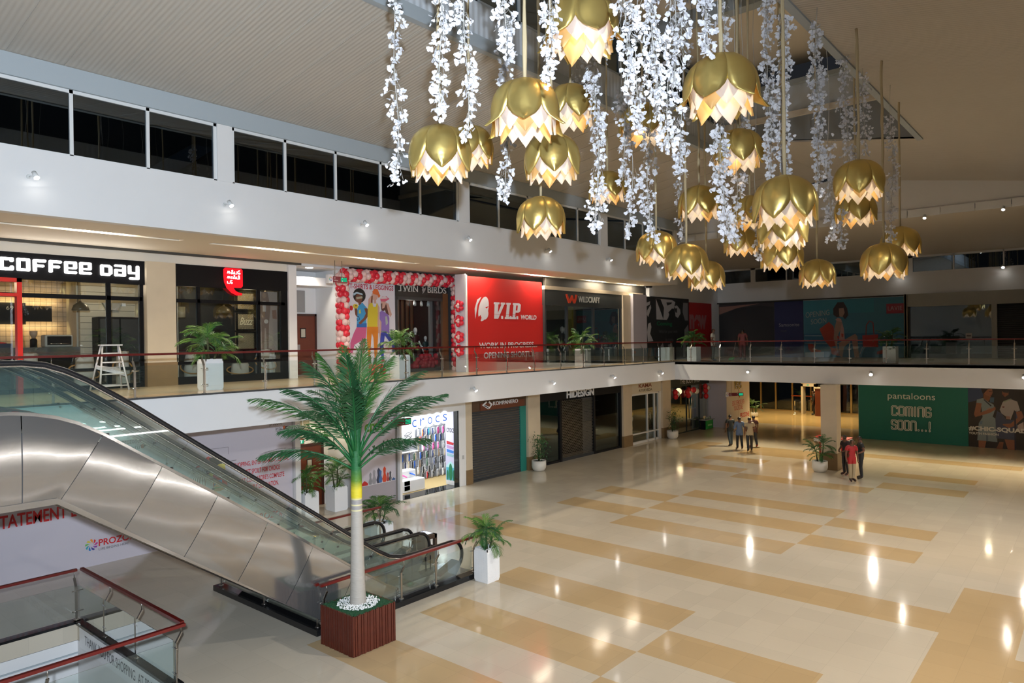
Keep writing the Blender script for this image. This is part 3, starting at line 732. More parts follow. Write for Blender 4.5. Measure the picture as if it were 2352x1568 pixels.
# ================================================================= glass guards with posts
def guard(name, pts, side, label, zb, h, post_pos, rail='red_rail', plinth=None, cat='glass railing', ext=(0, 0), kink=True, group=None):
    """pts: corner points of the guard line; side: +1/-1 picks which side the posts lean to; post_pos per run: distances"""
    root = thing(name, (pts[0][0], pts[0][1], zb), label, cat, group)
    for ri, (p, q) in enumerate(zip(pts, pts[1:])):
        P, Q = Vector((*p, zb)), Vector((*q, zb)); u = (Q - P).normalized(); n = Vector((-u.y, u.x, 0)) * side; L = (Q - P).length
        up = Vector((0, 0, 1))
        def bar(mb, a, b, wu, wn):
            d = (b - a).normalized(); s1 = u * wu / 2; s2 = d.cross(u).normalized() * wn / 2
            mb.add([a - s1 - s2, a + s1 - s2, a + s1 + s2, a - s1 + s2, b - s1 - s2, b + s1 - s2, b + s1 + s2, b - s1 + s2], [(3, 2, 1, 0), (4, 5, 6, 7), (0, 1, 5, 4), (1, 2, 6, 5), (2, 3, 7, 6), (3, 0, 4, 7)])
        z0 = 0.0
        if plinth:
            z0 = plinth[1]
            mb = MB(); a = P - n * plinth[0] / 2; mb.prism([a - u * ext[0], a + u * (L + ext[1]), a + u * (L + ext[1]) + n * plinth[0], a - u * ext[0] + n * plinth[0]], up * z0); mb.build('plinth', 'black_granite', root)
        for d in post_pos[ri]:
            c = P + u * d; mb = MB()
            bar(mb, c + up * z0, c + up * (h * .70), 0.045, 0.02)
            k = c + n * 0.10 + up * (h * .85)
            bar(mb, c + up * (h * .69), k, 0.045, 0.02)
            mb.tube([k - n * .01, k - n * .01 + up * (h * .13)], 0.009, 6)
            mb.tube([c + up * z0, c + up * (z0 + .012)], 0.055, 10)
            po = mb.build('post', 'steel', root)
            for f in (0.22, 0.62): MB().tube([c - u * .085 + up * (h * f) - n * .02, c + u * .085 + up * (h * f) - n * .02], 0.012, 6).build('glass_clamp', 'chrome', po)
        ds = sorted(set([0.0] + list(post_pos[ri]) + [L]))
        for a, b in zip(ds, ds[1:]):
            if b - a < 0.12: continue
            A, B = P + u * (a + .03) - n * .03, P + u * (b - .03) - n * .03
            MB().prism([A + up * (z0 + .06), B + up * (z0 + .06), B + up * (h * .74), A + up * (h * .74)], n * .012).build('glass_pane', 'rail_glass', root)
        mb = MB(); o = n * .09; e0, e1 = P + o + up * h - u * (ext[0] + (.09 if ri else 0)), Q + o + up * h + u * (ext[1] + .0)
        bar(mb, e0, e1, 0.001, 0.001) if False else mb.prism([e0 - n * .035 - up * .025, e0 + n * .035 - up * .025, e0 + n * .035 + up * .025, e0 - n * .035 + up * .025], e1 - e0)
        mb.build('handrail', rail, root)
    return root
guard('glass_railing', [(8.05, 15.85), (8.05, 11.75), (12.55, 11.75)], -1, 'red-topped glass railing round the foot of the near escalator', 0, 1.0, [[0.15, 2.0, 3.95], [0.05, 2.02, 3.05, 4.3]], plinth=(0.24, 0.12))
guard('glass_railing', [(9.0, 15.75), (12.85, 15.75)], 1, 'short red-topped glass railing behind the far escalator', 0, 1.0, [[0.1, 1.6, 3.75]], plinth=(0.2, 0.06))
guard('glass_railing', [(-6, 16.3), (5.3, 16.3), (5.3, 11.85), (-6, 11.85)], 1, 'red-topped glass railing round the stairwell in the floor', 0.0, 1.05, [[2.5, 4.3, 6.1, 7.9, 9.7, 11.25], [1.4, 2.85, 4.4], [1.9, 3.7, 5.5]], plinth=(0.22, 0.05))
LP = [-4.5, -3, -1.4, 0.2, 1.8, 3.4, 5.0, 6.6, 8.19, 9.80, 11.28, 12.95, 14.58, 16.13, 17.79, 19.38, 20.98, 22.65, 24.26, 25.82, 27.54, 29.17, 30.77, 32.1]
guard('glass_railing', [(-6, 16.66), (32.26, 16.66)], 1, 'upper gallery glass railing in front of the long row of shops', 4.505, 0.97, [[x + 6 for x in LP]])
BP = [15.75, 14.26, 12.77, 11.35, 9.89, 8.46, 7.04, 5.58, 4.15, 2.71, 1.3, -0.1, -1.5, -3, -4.5]
guard('glass_railing', [(32.26, 16.56), (32.26, -8.8)], 1, 'upper gallery glass railing across the far end of the atrium', 4.505, 0.97, [[16.56 - y for y in BP]])
# lettering on the slab edge inside the stairwell
wl = thing('lettered_fascia_panel', (5.24, 14, -0.2), 'white panel lettered THANK YOU FOR SHOPPING inside the stairwell', 'sign panel')
F = Face((5.235, 16.1, -0.33), (0, -1, 0)); mb = MB(); F.slab(mb, 0, -0.12, 4.2, 0.30, -0.01, 0.0); mb.build('panel', 'white_laminate', wl)
mat('ink_grey', (0.12, 0.12, 0.13), 0.6)
mb = MB(); F.text(mb, 'THANK YOU FOR SHOPPING  AT PROZONE', 0.30, 0.0, 4.0, 0.19, 0.003); mb.build('lettering', 'ink_grey', wl)
# ================================================================= palms and planters
mat('palm_dark', (0.018, 0.085, 0.030), 0.45, vary=0.35, vscale=3)
mat('palm_mid', (0.035, 0.13, 0.022), 0.45, vary=0.35, vscale=4)
mat('palm_light', (0.10, 0.22, 0.035), 0.45, vary=0.3, vscale=4)
mat('palm_stem', (0.05, 0.06, 0.02), 0.7)
mat('crownshaft_green', (0.012, 0.11, 0.030), 0.4, vary=0.2, vscale=6)
mat('soil_dark', (0.012, 0.012, 0.010), 0.9)
mat('pebble_white', (0.85, 0.85, 0.84), 0.5)
mat('turf_green', (0.012, 0.075, 0.028), 0.9, vary=0.4, vscale=60)
mat('planter_wood', (0.085, 0.016, 0.008), 0.45, vary=0.35, vscale=9)
mat('planter_gap', (0.012, 0.005, 0.004), 0.7)
mat('planter_white', (0.84, 0.85, 0.87), 0.35)
mat('pot_cream', (0.72, 0.69, 0.62), 0.4)
def trunk_material():
    m = mat('palm_trunk', (0.42, 0.39, 0.35), 0.6); n, l = nodes(m); p = n['Principled BSDF']
    tc = n.new('ShaderNodeTexCoord'); sp = n.new('ShaderNodeSeparateXYZ'); l.new(tc.outputs['Object'], sp.inputs[0])
    rmp = n.new('ShaderNodeValToRGB'); mr = n.new('ShaderNodeMapRange'); mr.inputs[1].default_value = 0.7; mr.inputs[2].default_value = 3.9
    l.new(sp.outputs[2], mr.inputs[0]); l.new(mr.outputs[0], rmp.inputs[0])
    cr = rmp.color_ramp; cr.interpolation = 'LINEAR'
    def st(z, c):
        e = cr.elements.new((z - 0.7) / 3.2); e.color = (*c, 1)
    g, gd, ye, yp = (0.40, 0.37, 0.33), (0.33, 0.31, 0.30), (0.70, 0.58, 0.03), (0.70, 0.64, 0.35)
    cr.elements[0].color = (*g, 1); cr.elements[1].color = (0.01, 0.10, 0.03, 1)
    for z, c in ((2.50, g), (2.505, yp), (2.53, yp), (2.535, gd), (2.60, gd), (2.605, yp), (2.63, yp), (2.635, gd), (2.72, gd), (2.725, yp), (2.76, ye), (2.90, ye), (3.08, (0.10, 0.22, 0.02)), (3.3, (0.012, 0.13, 0.035))): st(z, c)
    l.new(rmp.outputs[0], p.inputs['Base Color'])
    w = n.new('ShaderNodeTexNoise'); w.inputs['Scale'].default_value = 7; mp = n.new('ShaderNodeMapping'); mp.inputs['Scale'].default_value = (1, 1, 5); l.new(tc.outputs['Object'], mp.inputs[0]); l.new(mp.outputs[0], w.inputs['Vector'])
    b = n.new('ShaderNodeBump'); b.inputs['Strength'].default_value = .4; b.inputs['Distance'].default_value = .02; l.new(w.outputs['Fac'], b.inputs['Height']); l.new(b.outputs[0], p.inputs['Normal'])
trunk_material()
def frond(mb, base, az, el, L, leaf, n=26, droop=0.6, r0=0.012, rnd=None, kst=0, klf=1, start=0.25, wid=0.018, vsh=0.5, twist=0.0):
    """arching rachis with two rows of narrow leaflets"""
    r = rnd or random; base = Vector(base); P = []; e = el; p = base.copy(); m = 12
    for i in range(m + 1):
        P.append(p.copy()); d = Vector((math.cos(az) * math.cos(e), math.sin(az) * math.cos(e), math.sin(e)))
        p = p + d * (L / m); e -= droop / m * (0.5 + 1.2 * i / m)
    mb.tube(P, [r0 * (1 - .75 * i / m) for i in range(m + 1)], 5, kst)
    def at(t):
        x = t * m; i = min(int(x), m - 1); return P[i].lerp(P[i + 1], x - i), (P[i + 1] - P[i]).normalized()
    side0 = Vector((-math.sin(az), math.cos(az), 0))
    for i in range(n):
        t = start + (1 - start) * (i + .5) / n; c, d = at(t); up = side0.cross(d).normalized()
        ll = leaf * (math.sin(math.pi * min(1, (t - start) / (1 - start) * .86 + .12)) ** .7) * r.uniform(.85, 1.1)
        for s in (-1, 1):
            dr = (d * (.75 + .3 * t) + side0 * s * (.85 - .35 * t) + up * vsh * r.uniform(.4, 1.0) * (1 if r.random() > .25 else -.2)).normalized()
            q1 = c + dr * ll * .5; q2 = c + dr * ll + Vector((0, 0, -.16 * ll))
            w = (d.cross(dr)).cross(dr).normalized() * wid
            w2 = d * wid * .8
            mb.add([c - w2 * .4, c + w2 * .4, q1 + w2 * 1.0, q1 - w2 * 1.0, q2], [(0, 1, 2, 3), (3, 2, 4)], klf, True)
# ---- the tall palm in its slatted timber box
PX, PY = 8.285, 10.92
bp = thing('potted_palm_tree', (PX, PY, 0), 'tall artificial palm in a square dark timber slatted planter', 'palm tree')
def slat_box():
    mb = MB(); h = .49; t = .745
    mb.box(PX - h + .03, PY - h + .03, 0, PX + h - .03, PY + h - .03, t - .04, 1)
    n = 21; st = 2 * h / n
    for i in range(n):
        a = -h + st * i + .004; b = a + st - .010; d = .012 * ((i * 7) % 3)
        for s in (-1, 1):
            mb.box(PX + a, PY + s * (h - .035), 0.01, PX + b, PY + s * (h + d * .6), t - .006 * ((i * 5) % 3))
            mb.box(PX + s * (h - .035), PY + a, 0.01, PX + s * (h + d * .6), PY + b, t - .006 * ((i * 3) % 3))
    return mb
slat_box().build('planter_box', ['planter_wood', 'planter_gap'], bp)
rn = random.Random(3)
mb = MB(); mb.box(PX - .47, PY - .47, .70, PX + .47, PY + .47, .742)
for i in range(1500):
    x, y = PX + rn.uniform(-.485, .485), PY + rn.uniform(-.485, .485)
    if rn.random() < .5: s = rn.choice((-1, 1)); (x, y) = (x, PY + s * rn.uniform(.40, .49)) if rn.random() < .5 else (PX + s * rn.uniform(.40, .49), y)
    a = rn.uniform(0, 6.28); dx, dy = math.cos(a) * .006, math.sin(a) * .006; lx, ly = rn.uniform(-.02, .02), rn.uniform(-.02, .02)
    mb.add([(x - dx, y - dy, .74), (x + dx, y + dy, .74), (x + lx, y + ly, .74 + rn.uniform(.015, .035))], [(0, 1, 2)])
mb.build('turf', 'turf_green', bp)['kind'] = 'stuff'
mb = MB()
for i in range(560):
    a = rn.uniform(0, 6.28); q = .13 + .27 * rn.random() ** .8
    mb.ball((PX + q * math.cos(a), PY + q * math.sin(a), .752 + rn.uniform(0, .02)), rn.uniform(.010, .018), 6, 4, (1, rn.uniform(.7, 1.2), .65))
mb.build('pebbles', 'pebble_white', bp)['kind'] = 'stuff'
prof = []
for i in range(60):
    z = .72 + 2.02 * i / 59; rr = .150 - .048 * (i / 59) ** .8 + .010 * math.exp(-(z - .72) * 6) + (.003 if i % 5 == 0 else 0); prof.append((rr, z))
prof += [(.103, 2.76), (.105, 2.85), (.104, 3.0), (.097, 3.3), (.090, 3.55), (.088, 3.75), (.095, 3.9), (.11, 4.05), (.09, 4.3)]
MB().lathe((PX, PY, 0), prof, 20).build('trunk', 'palm_trunk', bp)
# stubs of cut leaf stalks round the crownshaft
rn = random.Random(11)
base_az = math.atan2(-0.764, 0.646)       # azimuth of image-right
FR = [ # azimuth from image right (deg, ccw seen from above), start elevation, length, droop, base height
 (180, 42, 2.05, .75, 4.05), (165, 68, 1.75, .75, 4.25), (150, 30, 1.6, .7, 3.95), (200, 22, 1.45, .75, 3.9), (120, 74, 1.75, .5, 4.3), (85, 80, 1.75, .35, 4.35), (60, 72, 1.7, .5, 4.3),
 (20, 60, 1.75, .75, 4.2), (5, 40, 1.75, .55, 4.1), (-15, 50, 1.6, .8, 4.15), (-40, 30, 1.4, .7, 3.95), (-80, 62, 1.6, .9, 4.2), (-115, 50, 1.55, .9, 4.1), (-150, 58, 1.6, .8, 4.15), (-95, 82, 1.5, .4, 4.35), (35, 24, 1.3, .7, 3.9), (140, 52, 1.6, .8, 4.15), (-170, 74, 1.6, .5, 4.3), (215, 40, 1.3, .8, 4.0), (-20, 72, 1.6, .6, 4.3)]
for a, el, L, dr, zb in FR:
    mb = MB(); az = base_az + R(a)
    frond(mb, (PX + .05 * math.cos(az), PY + .05 * math.sin(az), zb - .62), az, R(min(el + 12, 86)), L + .35, .46, n=58, droop=R(78) * dr, r0=.026, rnd=rn, start=.24, wid=.019, vsh=.5)
    mb.build('frond', ['crownshaft_green', 'palm_dark' if rn.random() < .75 else 'palm_mid'], bp)
mb = MB()
for a, z in ((95, 3.55), (-10, 3.75), (185, 3.72), (250, 3.85)):
    az = base_az + R(a); d = Vector((math.cos(az), math.sin(az), 0))
    mb.tube([Vector((PX, PY, z - .2)) + d * .07, Vector((PX, PY, z)) + d * .12, Vector((PX, PY, z + .16)) + d * .17], [.045, .035, .018], 6)
mb.build('leaf_base', 'crownshaft_green', bp)

# ---- smaller potted palms
def small_palm(name, loc, kind, label, group, h=1.0, seed=1, n=34, spread=.42, stems=3, light=0.4, pot=(.42, .79), rz=0.0, ribbed=False):
    root = thing(name, loc, label, 'potted plant', group); x, y, z = loc; r = random.Random(seed); w, ph = pot
    mb = MB()
    if kind == 'square':
        a = w / 2
        mb.box(x - a + .012, y - a + .012, z + .0, x + a - .012, y + a - .012, z + .03)
        mb.box(x - a, y - a, z + .03, x + a, y + a, z + ph - .05)
        for (p, q, s, t) in ((-a, -a, a, -a + .02), (-a, a - .02, a, a), (-a, -a, -a + .02, a), (a - .02, -a, a, a)): mb.box(x + p, y + q, z + ph - .05, x + s, y + t, z + ph)
        if ribbed:
            k = 32
            for i in range(k):
                zz = z + .06 + (ph - .13) * i / k
                mb.box(x - a - .006, y - a - .006, zz, x + a + .006, y + a + .006, zz + (ph - .13) / k * .6)
        top, rad = z + ph - .045, a - .03
    else:
        mb.lathe((x, y, z), [(w * .30, 0), (w * .36, .01), (w * .47, ph * .25), (w * .5, ph * .45), (w * .5, ph), (w * .46, ph), (w * .45, ph - .05), (0, ph - .05)], 24)
        top, rad = z + ph - .045, w * .42
    mb.build('planter', 'planter_white' if kind == 'square' else 'pot_cream', root)
    mb = MB()
    if kind == 'square': mb.box(x - rad, y - rad, top - .03, x + rad, y + rad, top + .003)
    else: mb.lathe((x, y, top), [(0, -.02), (rad, -.02), (rad, .004), (0, .004)], 16)
    mb.build('soil', 'soil_dark', root)
    mb = MB()
    for i in range(26): mb.ball((x + r.uniform(-rad, rad) * .8, y + r.uniform(-rad, rad) * .8, top + .015), r.uniform(.014, .026), 6, 4)
    mb.build('pebbles', 'pebble_white', root)['kind'] = 'stuff'
    heads = []
    for s in range(stems):
        a = 6.28 * s / stems + r.uniform(-.4, .4); bx, by = x + .09 * math.cos(a), y + .09 * math.sin(a); hh = h * (.16 + .34 * s / max(1, stems - 1)) if stems > 1 else h * .4
        ex, ey = bx + .07 * math.cos(a), by + .07 * math.sin(a)
        mb = MB().tube([(bx, by, top - .02), ((bx + ex) / 2, (by + ey) / 2, top + hh * .5), (ex, ey, top + hh)], [.032, .026, .02], 7); mb.build('stem', 'palm_stem', root); heads.append((ex, ey, top + hh))
    for i in range(n):
        hd = heads[i % len(heads)]; az = 6.28 * i * .618 + r.uniform(-.3, .3); el = R(r.choice((5, 20, 38, 58, 78)) + r.uniform(-8, 8))
        L = (spread * 1.25 if el < 1 else (z + ph + h - hd[2]) * .95) * r.uniform(.8, 1.05)
        mb = MB(); frond(mb, hd, az, el, L, spread * .42, n=15, droop=R(80), r0=.007, rnd=r, start=.18, wid=.017, vsh=.35)
        mb.build('frond', ['palm_mid', 'palm_light' if r.random() < light else 'palm_mid' if r.random() < .7 else 'palm_dark'], root)
    return root
small_palm('potted_palm', (12.36, 11.33, 0), 'square', 'bushy palm in a ribbed white square planter at the end of the railing', 'palms in square white planters', h=.98, seed=21, spread=.46, ribbed=True, n=42)
small_palm('potted_palm', (14.42, 20.1, 0), 'square', 'palm with two tiers in a plain white planter right of the brown door', 'palms in square white planters', h=1.2, seed=22, spread=.5, pot=(.52, .82))
small_palm('potted_palm', (13.28, 20.1, 0), 'square', 'palm in a plain white planter covering the brown door', 'palms in square white planters', h=1.05, seed=23, spread=.5, pot=(.52, .82))
small_palm('potted_palm', (13.35, 16.55, 0), 'square', 'dark spreading palm in a low white planter behind the tree trunk', 'palms in square white planters', h=1.05, seed=24, spread=.55, pot=(.6, .36), light=.25)
up = 'palms in white planters on the upper gallery'
small_palm('potted_palm', (8.99, 17.95, 4.5), 'square', 'palm in a ribbed white planter in front of the coffee shop', up, h=1.2, seed=25, spread=.62, pot=(.46, .80), ribbed=True, n=40, light=.5)
small_palm('potted_palm', (15.03, 17.45, 4.5), 'square', 'palm in a white planter in front of the balloon arch window', up, h=1.05, seed=26, spread=.5, pot=(.46, .76))
small_palm('potted_palm', (25.3, 17.4, 4.5), 'square', 'palm in a white planter in front of the dark shop with the red W', up, h=1.1, seed=27, spread=.6, pot=(.5, .76), light=.6)
small_palm('potted_palm', (32.9, 15.9, 4.5), 'square', 'palm in a white planter at the far corner before the red poster', up, h=1.1, seed=28, spread=.55, pot=(.5, .72), light=.1)
small_palm('potted_palm', (33.3, 7.1, 4.5), 'square', 'palm in a white planter before the blue handbag poster', up, h=1.05, seed=29, spread=.48, pot=(.5, .70), light=.1)
small_palm('potted_palm', (31.15, 9.5 - .35 - .0, 0), 'round', 'palm with bare stems in a round cream pot beside the column', 'round cream floor pots', h=1.35, seed=30, spread=.5, pot=(.62, .46), light=.15) if False else None
small_palm('potted_palm', (30.85, 9.3, 0), 'round', 'palm with bare stems in a round cream pot beside the column', 'round cream floor pots', h=1.35, seed=30, spread=.5, pot=(.62, .46), light=.15)
small_palm('potted_palm', (49.4, 19.3, 0), 'round', 'small green palm far back beside the entrance lobby glass', 'round cream floor pots', h=1.4, seed=33, spread=.5, pot=(.5, .3), light=.2, n=14)
def shrub(loc, label, seed, h=1.35, w=.5):
    root = thing('potted_shrub', loc, label, 'potted plant', 'round cream floor pots'); x, y, z = loc; r = random.Random(seed)
    MB().lathe((x, y, z), [(.19, 0), (.23, .01), (.30, .12), (.32, .22), (.32, .45), (.295, .45), (.29, .40), (0, .40)], 24).build('planter', 'pot_cream', root)
    MB().lathe((x, y, z), [(0, .39), (.28, .39), (.28, .405), (0, .405)], 16).build('soil', 'soil_dark', root)
    st = MB(); tips = []
    for i in range(16):
        a = r.uniform(0, 6.28); q = w * r.uniform(.2, .8); zz = z + .55 + (h - .3) * r.random(); q *= math.sin(math.pi * min(.95, (zz - z - .3) / h)) ** .6
        p = (x + q * math.cos(a), y + q * math.sin(a), zz); tips.append(p); st.tube([(x, y, z + .38), (x + q * .3 * math.cos(a), y + q * .3 * math.sin(a), (z + .38 + zz) / 2), p], [.018, .012, .006], 5)
    st.build('stem', 'palm_stem', root)
    lf = MB()
    for i in range(520):
        c = Vector(r.choice(tips)) + Vector((r.gauss(0, .11), r.gauss(0, .11), r.gauss(0, .12)))
        if c.z < z + .47: continue
        d = Vector((r.uniform(-1, 1), r.uniform(-1, 1), r.uniform(-.8, .5))).normalized(); sd = d.cross(Vector((r.uniform(-1, 1), r.uniform(-1, 1), 1))).normalized(); L = r.uniform(.06, .10)
        lf.add([c, c + d * L * .5 - sd * L * .28, c + d * L, c + d * L * .5 + sd * L * .28], [(0, 1, 2, 3)], r.choice((0, 0, 1)))
    lf.build('foliage', ['palm_dark', 'palm_mid'], root)
shrub((24.1, 18.95, 0), 'leafy shrub in a round cream pot beside the white-lettered shutter shop', 41)
shrub((36.2, 18.85, 0), 'leafy shrub in a round cream pot between the white-framed shop and the dark glass shop', 42)
# ================================================================= ground floor shops along the left wall and across the far end
_INK = {}
def ink(c, rough=0.55):
    key = tuple(round(v, 3) for v in c)
    if key not in _INK: n_ = 'print_ink_%d' % (len(_INK) + 1); mat(n_, c, rough); _INK[key] = n_
    return _INK[key]
class Art:
    """printed artwork: coloured shapes on one flat face, gathered into one mesh"""
    def __init__(s, F, u0, v0, u1, v1, bg, d=0.0): s.F = F; s.mb = MB(); s.mats = []; s.d = d + .001; F.rect(s.mb, u0, v0, u1, v1, s.d, s.k(bg))
    def k(s, c):
        m = ink(c)
        if m not in s.mats: s.mats.append(m)
        return s.mats.index(m)
    def nx(s): s.d += .0007; return s.d
    def poly(s, c, pts): s.F.poly(s.mb, pts, s.nx(), s.k(c)); return s
    def rect(s, c, a, b, e, f): s.F.rect(s.mb, a, b, e, f, s.nx(), s.k(c)); return s
    def ell(s, c, ctr, rx, ry, rot=0, n=18): return s.poly(c, ell(ctr, rx, ry, n, rot))
    def line(s, c, pts, w):
        d = s.nx(); k = s.k(c)
        for (a, b), (e, f) in zip(pts, pts[1:]):
            L = math.hypot(e - a, f - b) or 1; nx_, ny_ = -(f - b) / L * w / 2, (e - a) / L * w / 2
            s.F.poly(s.mb, [(a - nx_, b - ny_), (e - nx_, f - ny_), (e + nx_, f + ny_), (a + nx_, b + ny_)], d, k)
        return s
    def text(s, c, t, a, b, e, f, **kw): s.F.text(s.mb, t, a, b, e, f, s.nx(), s.k(c), **kw); return s
    def build(s, parent, name='print'): return s.mb.build(name, s.mats, parent)
RED, WHT, BLK, GRY = (0.55, 0.012, 0.015), (0.80, 0.79, 0.80), (0.012, 0.012, 0.012), (0.10, 0.10, 0.105)
LIL = (0.56, 0.52, 0.58)
def pinwheel(a, c, r):
    cols = [(0.6, .03, .03), (.75, .25, .02), (.65, .5, .03), (.15, .45, .1), (.02, .35, .4), (.02, .2, .5), (.05, .06, .3), (.25, .05, .35), (.5, .03, .25)]
    for i, q in enumerate(cols):
        t = 2 * math.pi * i / len(cols) + .4
        a.poly(q, [(c[0] + r * k * math.cos(t + dt), c[1] + r * k * math.sin(t + dt)) for k, dt in ((.28, 0), (.7, .12), (1, .38), (.98, .72), (.75, .62), (.5, .35))])
# ---- white hoardings left of the brown door
F = Face((0, 20.1, 0), (1, 0, 0))
h1 = thing('white_hoarding', (7.5, 20.1, 0), 'white printed hoarding running behind the escalators, with red slogan lines', 'hoarding')
MB().box(-6, 20.1, 0, 12.74, 20.2, 3.58).build('panel', 'white_laminate', h1)
a = Art(F, -6, 0.0, 12.74, 3.58, LIL)
a.rect((.30, .29, .31), 8.772, 0, 8.786, 3.58)
for (x0, x1, s) in ((11.95, 12.38, 1), (7.62, 8.06, .98)):
    a.text(GRY, 'prozone', x0, 3.06 * s, x1, 3.20 * s).text(GRY, 'intu', x0 + .2, 2.93 * s, x1, 3.04 * s)
    bx = x1 + .03; by = 2.985 * s
    a.poly((.45, .10, .03), [(bx, by + .05), (bx + .05, by + .075), (bx + .10, by + .05), (bx + .09, by - .02), (bx + .05, by - .05), (bx + .01, by - .03)]).poly((.06, .03, .03), [(bx + .08, by + .05), (bx + .21, by + .055), (bx + .14, by + .01), (bx + .07, by - .02)])
    a.poly((.06, .04, .04), [(bx - .02, by + .04), (bx + .015, by + .055), (bx + .01, by + .03)])
for t, x0, x1, z0, z1 in (('SHOPPING, ENTERTAINMENT, LEISURE.', 10.76, 12.62, 1.94, 2.10), ('GET SPOILT FOR CHOICE', 11.10, 12.28, 1.70, 1.85), ("AT COIMBATORE'S COMPLETE", 10.98, 12.43, 1.46, 1.61), ('FAMILY DESTINATION.', 11.18, 12.23, 1.22, 1.37)):
    a.text(RED, t, x0, z0, x1, z1, bold=.012)
a.text(RED, 'PROZONE', 11.43, .24, 12.62, .44, bold=.02, slant=-.05).text(GRY, 'LIFE BEGINS HERE', 11.7, .14, 12.4, .19)
a.text(RED, 'STATEMENT EVERYDAY', 4.75, 1.36, 7.75, 1.68, bold=.02)
pinwheel(a, (6.84, .55), .15); a.text(RED, 'PROZONE', 7.01, .48, 8.05, .655, bold=.02).text(GRY, 'LIFE BEGINS HERE', 7.01, .37, 7.75, .43)
# shopping and food drawings
a.poly((.5, .03, .03), [(9.55, 2.12), (9.95, 2.42), (10.08, 2.36), (9.98, 2.18)]).poly(BLK, [(9.98, 2.36), (10.22, 2.38), (10.38, 2.15), (10.2, 2.0), (10.02, 2.1)]).ell(BLK, (10.0, 2.0), .13, .11).ell((.55, .45, .05), (10.02, 1.86), .1, .08)
a.poly((.48, .03, .03), [(10.08, 1.85), (10.5, 1.88), (10.54, 1.36), (10.1, 1.44)])
for i in range(7): a.poly((.7, .55, .06), [(10.06 + .06 * i, 1.86), (10.1 + .06 * i, 1.86), (10.14 + .055 * i, 2.06 - .01 * abs(i - 3)), (10.09 + .055 * i, 2.07 - .01 * abs(i - 3))])
a.ell((.7, .6, .1), (10.33, 2.08), .14, .07).rect((.05, .18, .45), 10.12, 1.52, 10.36, 1.68)
a.ell((.55, .33, .12), (10.25, 1.50), .15, .07).rect((.15, .35, .08), 10.10, 1.44, 10.40, 1.48).ell((.5, .28, .1), (10.25, 1.40), .15, .05)
a.poly((.75, .72, .72), [(9.46, 1.86), (9.92, 1.82), (9.84, 1.5), (9.56, 1.52)])
for i in range(8): a.poly((.25, .05, .08), [(9.49 + .055 * i, 1.855), (9.51 + .055 * i, 1.85), (9.60 + .034 * i, 1.52), (9.585 + .034 * i, 1.52)])
rr = random.Random(8)
for i in range(34): a.ell((.16, .12, .08), (9.69 + rr.gauss(0, .12), 1.98 + abs(rr.gauss(0, .07))), .012, .01, n=7)
a.poly(GRY, [(10.55, 1.72), (10.66, 1.8), (10.68, 1.62), (10.6, 1.5)])
a.line(GRY, [(9.95, 2.62), (10.55, 2.62), (10.55, 2.40)], .008).line(GRY, [(10.4, 2.18), (10.8, 2.2)], .014)
a.build(h1)
struct(MB().box(12.76, 19.95, 0, 12.95, 20.35, 3.6), 'trim_17', 'white_plaster')
# ---- recess with the brown exit door
struct(MB().box(12.9, 21.2, 0, 15.0, 21.4, 3.6), 'wall_left', 'white_plaster')
struct(MB().box(14.86, 19.62, 0, 15.0, 21.2, 3.6), 'wall_left', 'white_plaster')
struct(MB().box(12.80, 20.3, 0, 12.9, 21.2, 3.6), 'wall_left', 'white_plaster')
F = Face((0, 21.2, 0), (1, 0, 0))
d = thing('brown_door', (14.1, 21.18, 0), 'dark brown ground floor door with a small window, behind two palms', 'door', 'brown service doors')
mb = MB(); F.slab(mb, 13.05, 0, 13.12, 2.2, 0, .05); F.slab(mb, 14.56, 0, 14.66, 2.2, 0, .05); F.slab(mb, 13.05, 2.11, 14.66, 2.2, 0, .05); mb.build('door_frame', 'door_frame_wood', d)
mb = MB(); F.slab(mb, 13.12, 0.01, 14.56, 2.11, 0, .035); dl = mb.build('door_leaf', 'wood_door', d)
mb = MB(); F.slab(mb, 13.97, 1.33, 14.19, 1.66, .035, .045); mb.build('window_frame', 'black_paint', dl)
mb = MB(); F.slab(mb, 13.995, 1.355, 14.165, 1.635, .045, .048); mb.build('window_pane', ink((.45, .40, .30)), dl)
mb = MB(); F.slab(mb, 13.2, .95, 13.26, 1.2, .035, .06); mb.build('handle', 'chrome', dl)
e = thing('exit_sign', (13.68, 21.15, 2.3), 'green EXIT sign above the ground floor brown door', 'exit sign')
mb = MB(); F.slab(mb, 13.48, 2.21, 13.88, 2.39, .0, .05); mb.build('frame', ink((.35, .03, .02)), e)
emis('exit_green', (0.02, 0.50, 0.24), .7); mb = MB(); F.rect(mb, 13.5, 2.23, 13.86, 2.37, .052); mb.build('panel', 'exit_green', e)
mb = MB(); F.text(mb, 'EXIT', 13.56, 2.255, 13.80, 2.345, .056); mb.build('lettering', 'sign_white', e)
v = thing('vent_window', (13.7, 21.15, 2.75), 'cream louvred pane above the exit sign', 'window')
mb = MB(); F.slab(mb, 13.3, 2.44, 14.12, 3.06, 0, .03); mb.build('pane', ink((.45, .40, .28)), v)
mb = MB(); F.slab(mb, 13.82, 2.44, 13.85, 3.06, .03, .04); F.slab(mb, 14.10, 2.44, 14.13, 3.06, .0, .04); mb.build('frame', 'white_frame', v)
lamp('SPOT', 'recess_downlight', (14.1, 20.4, 3.55), 90, (1, .86, .60), .1, (14.1, 20.6, 0), 110)
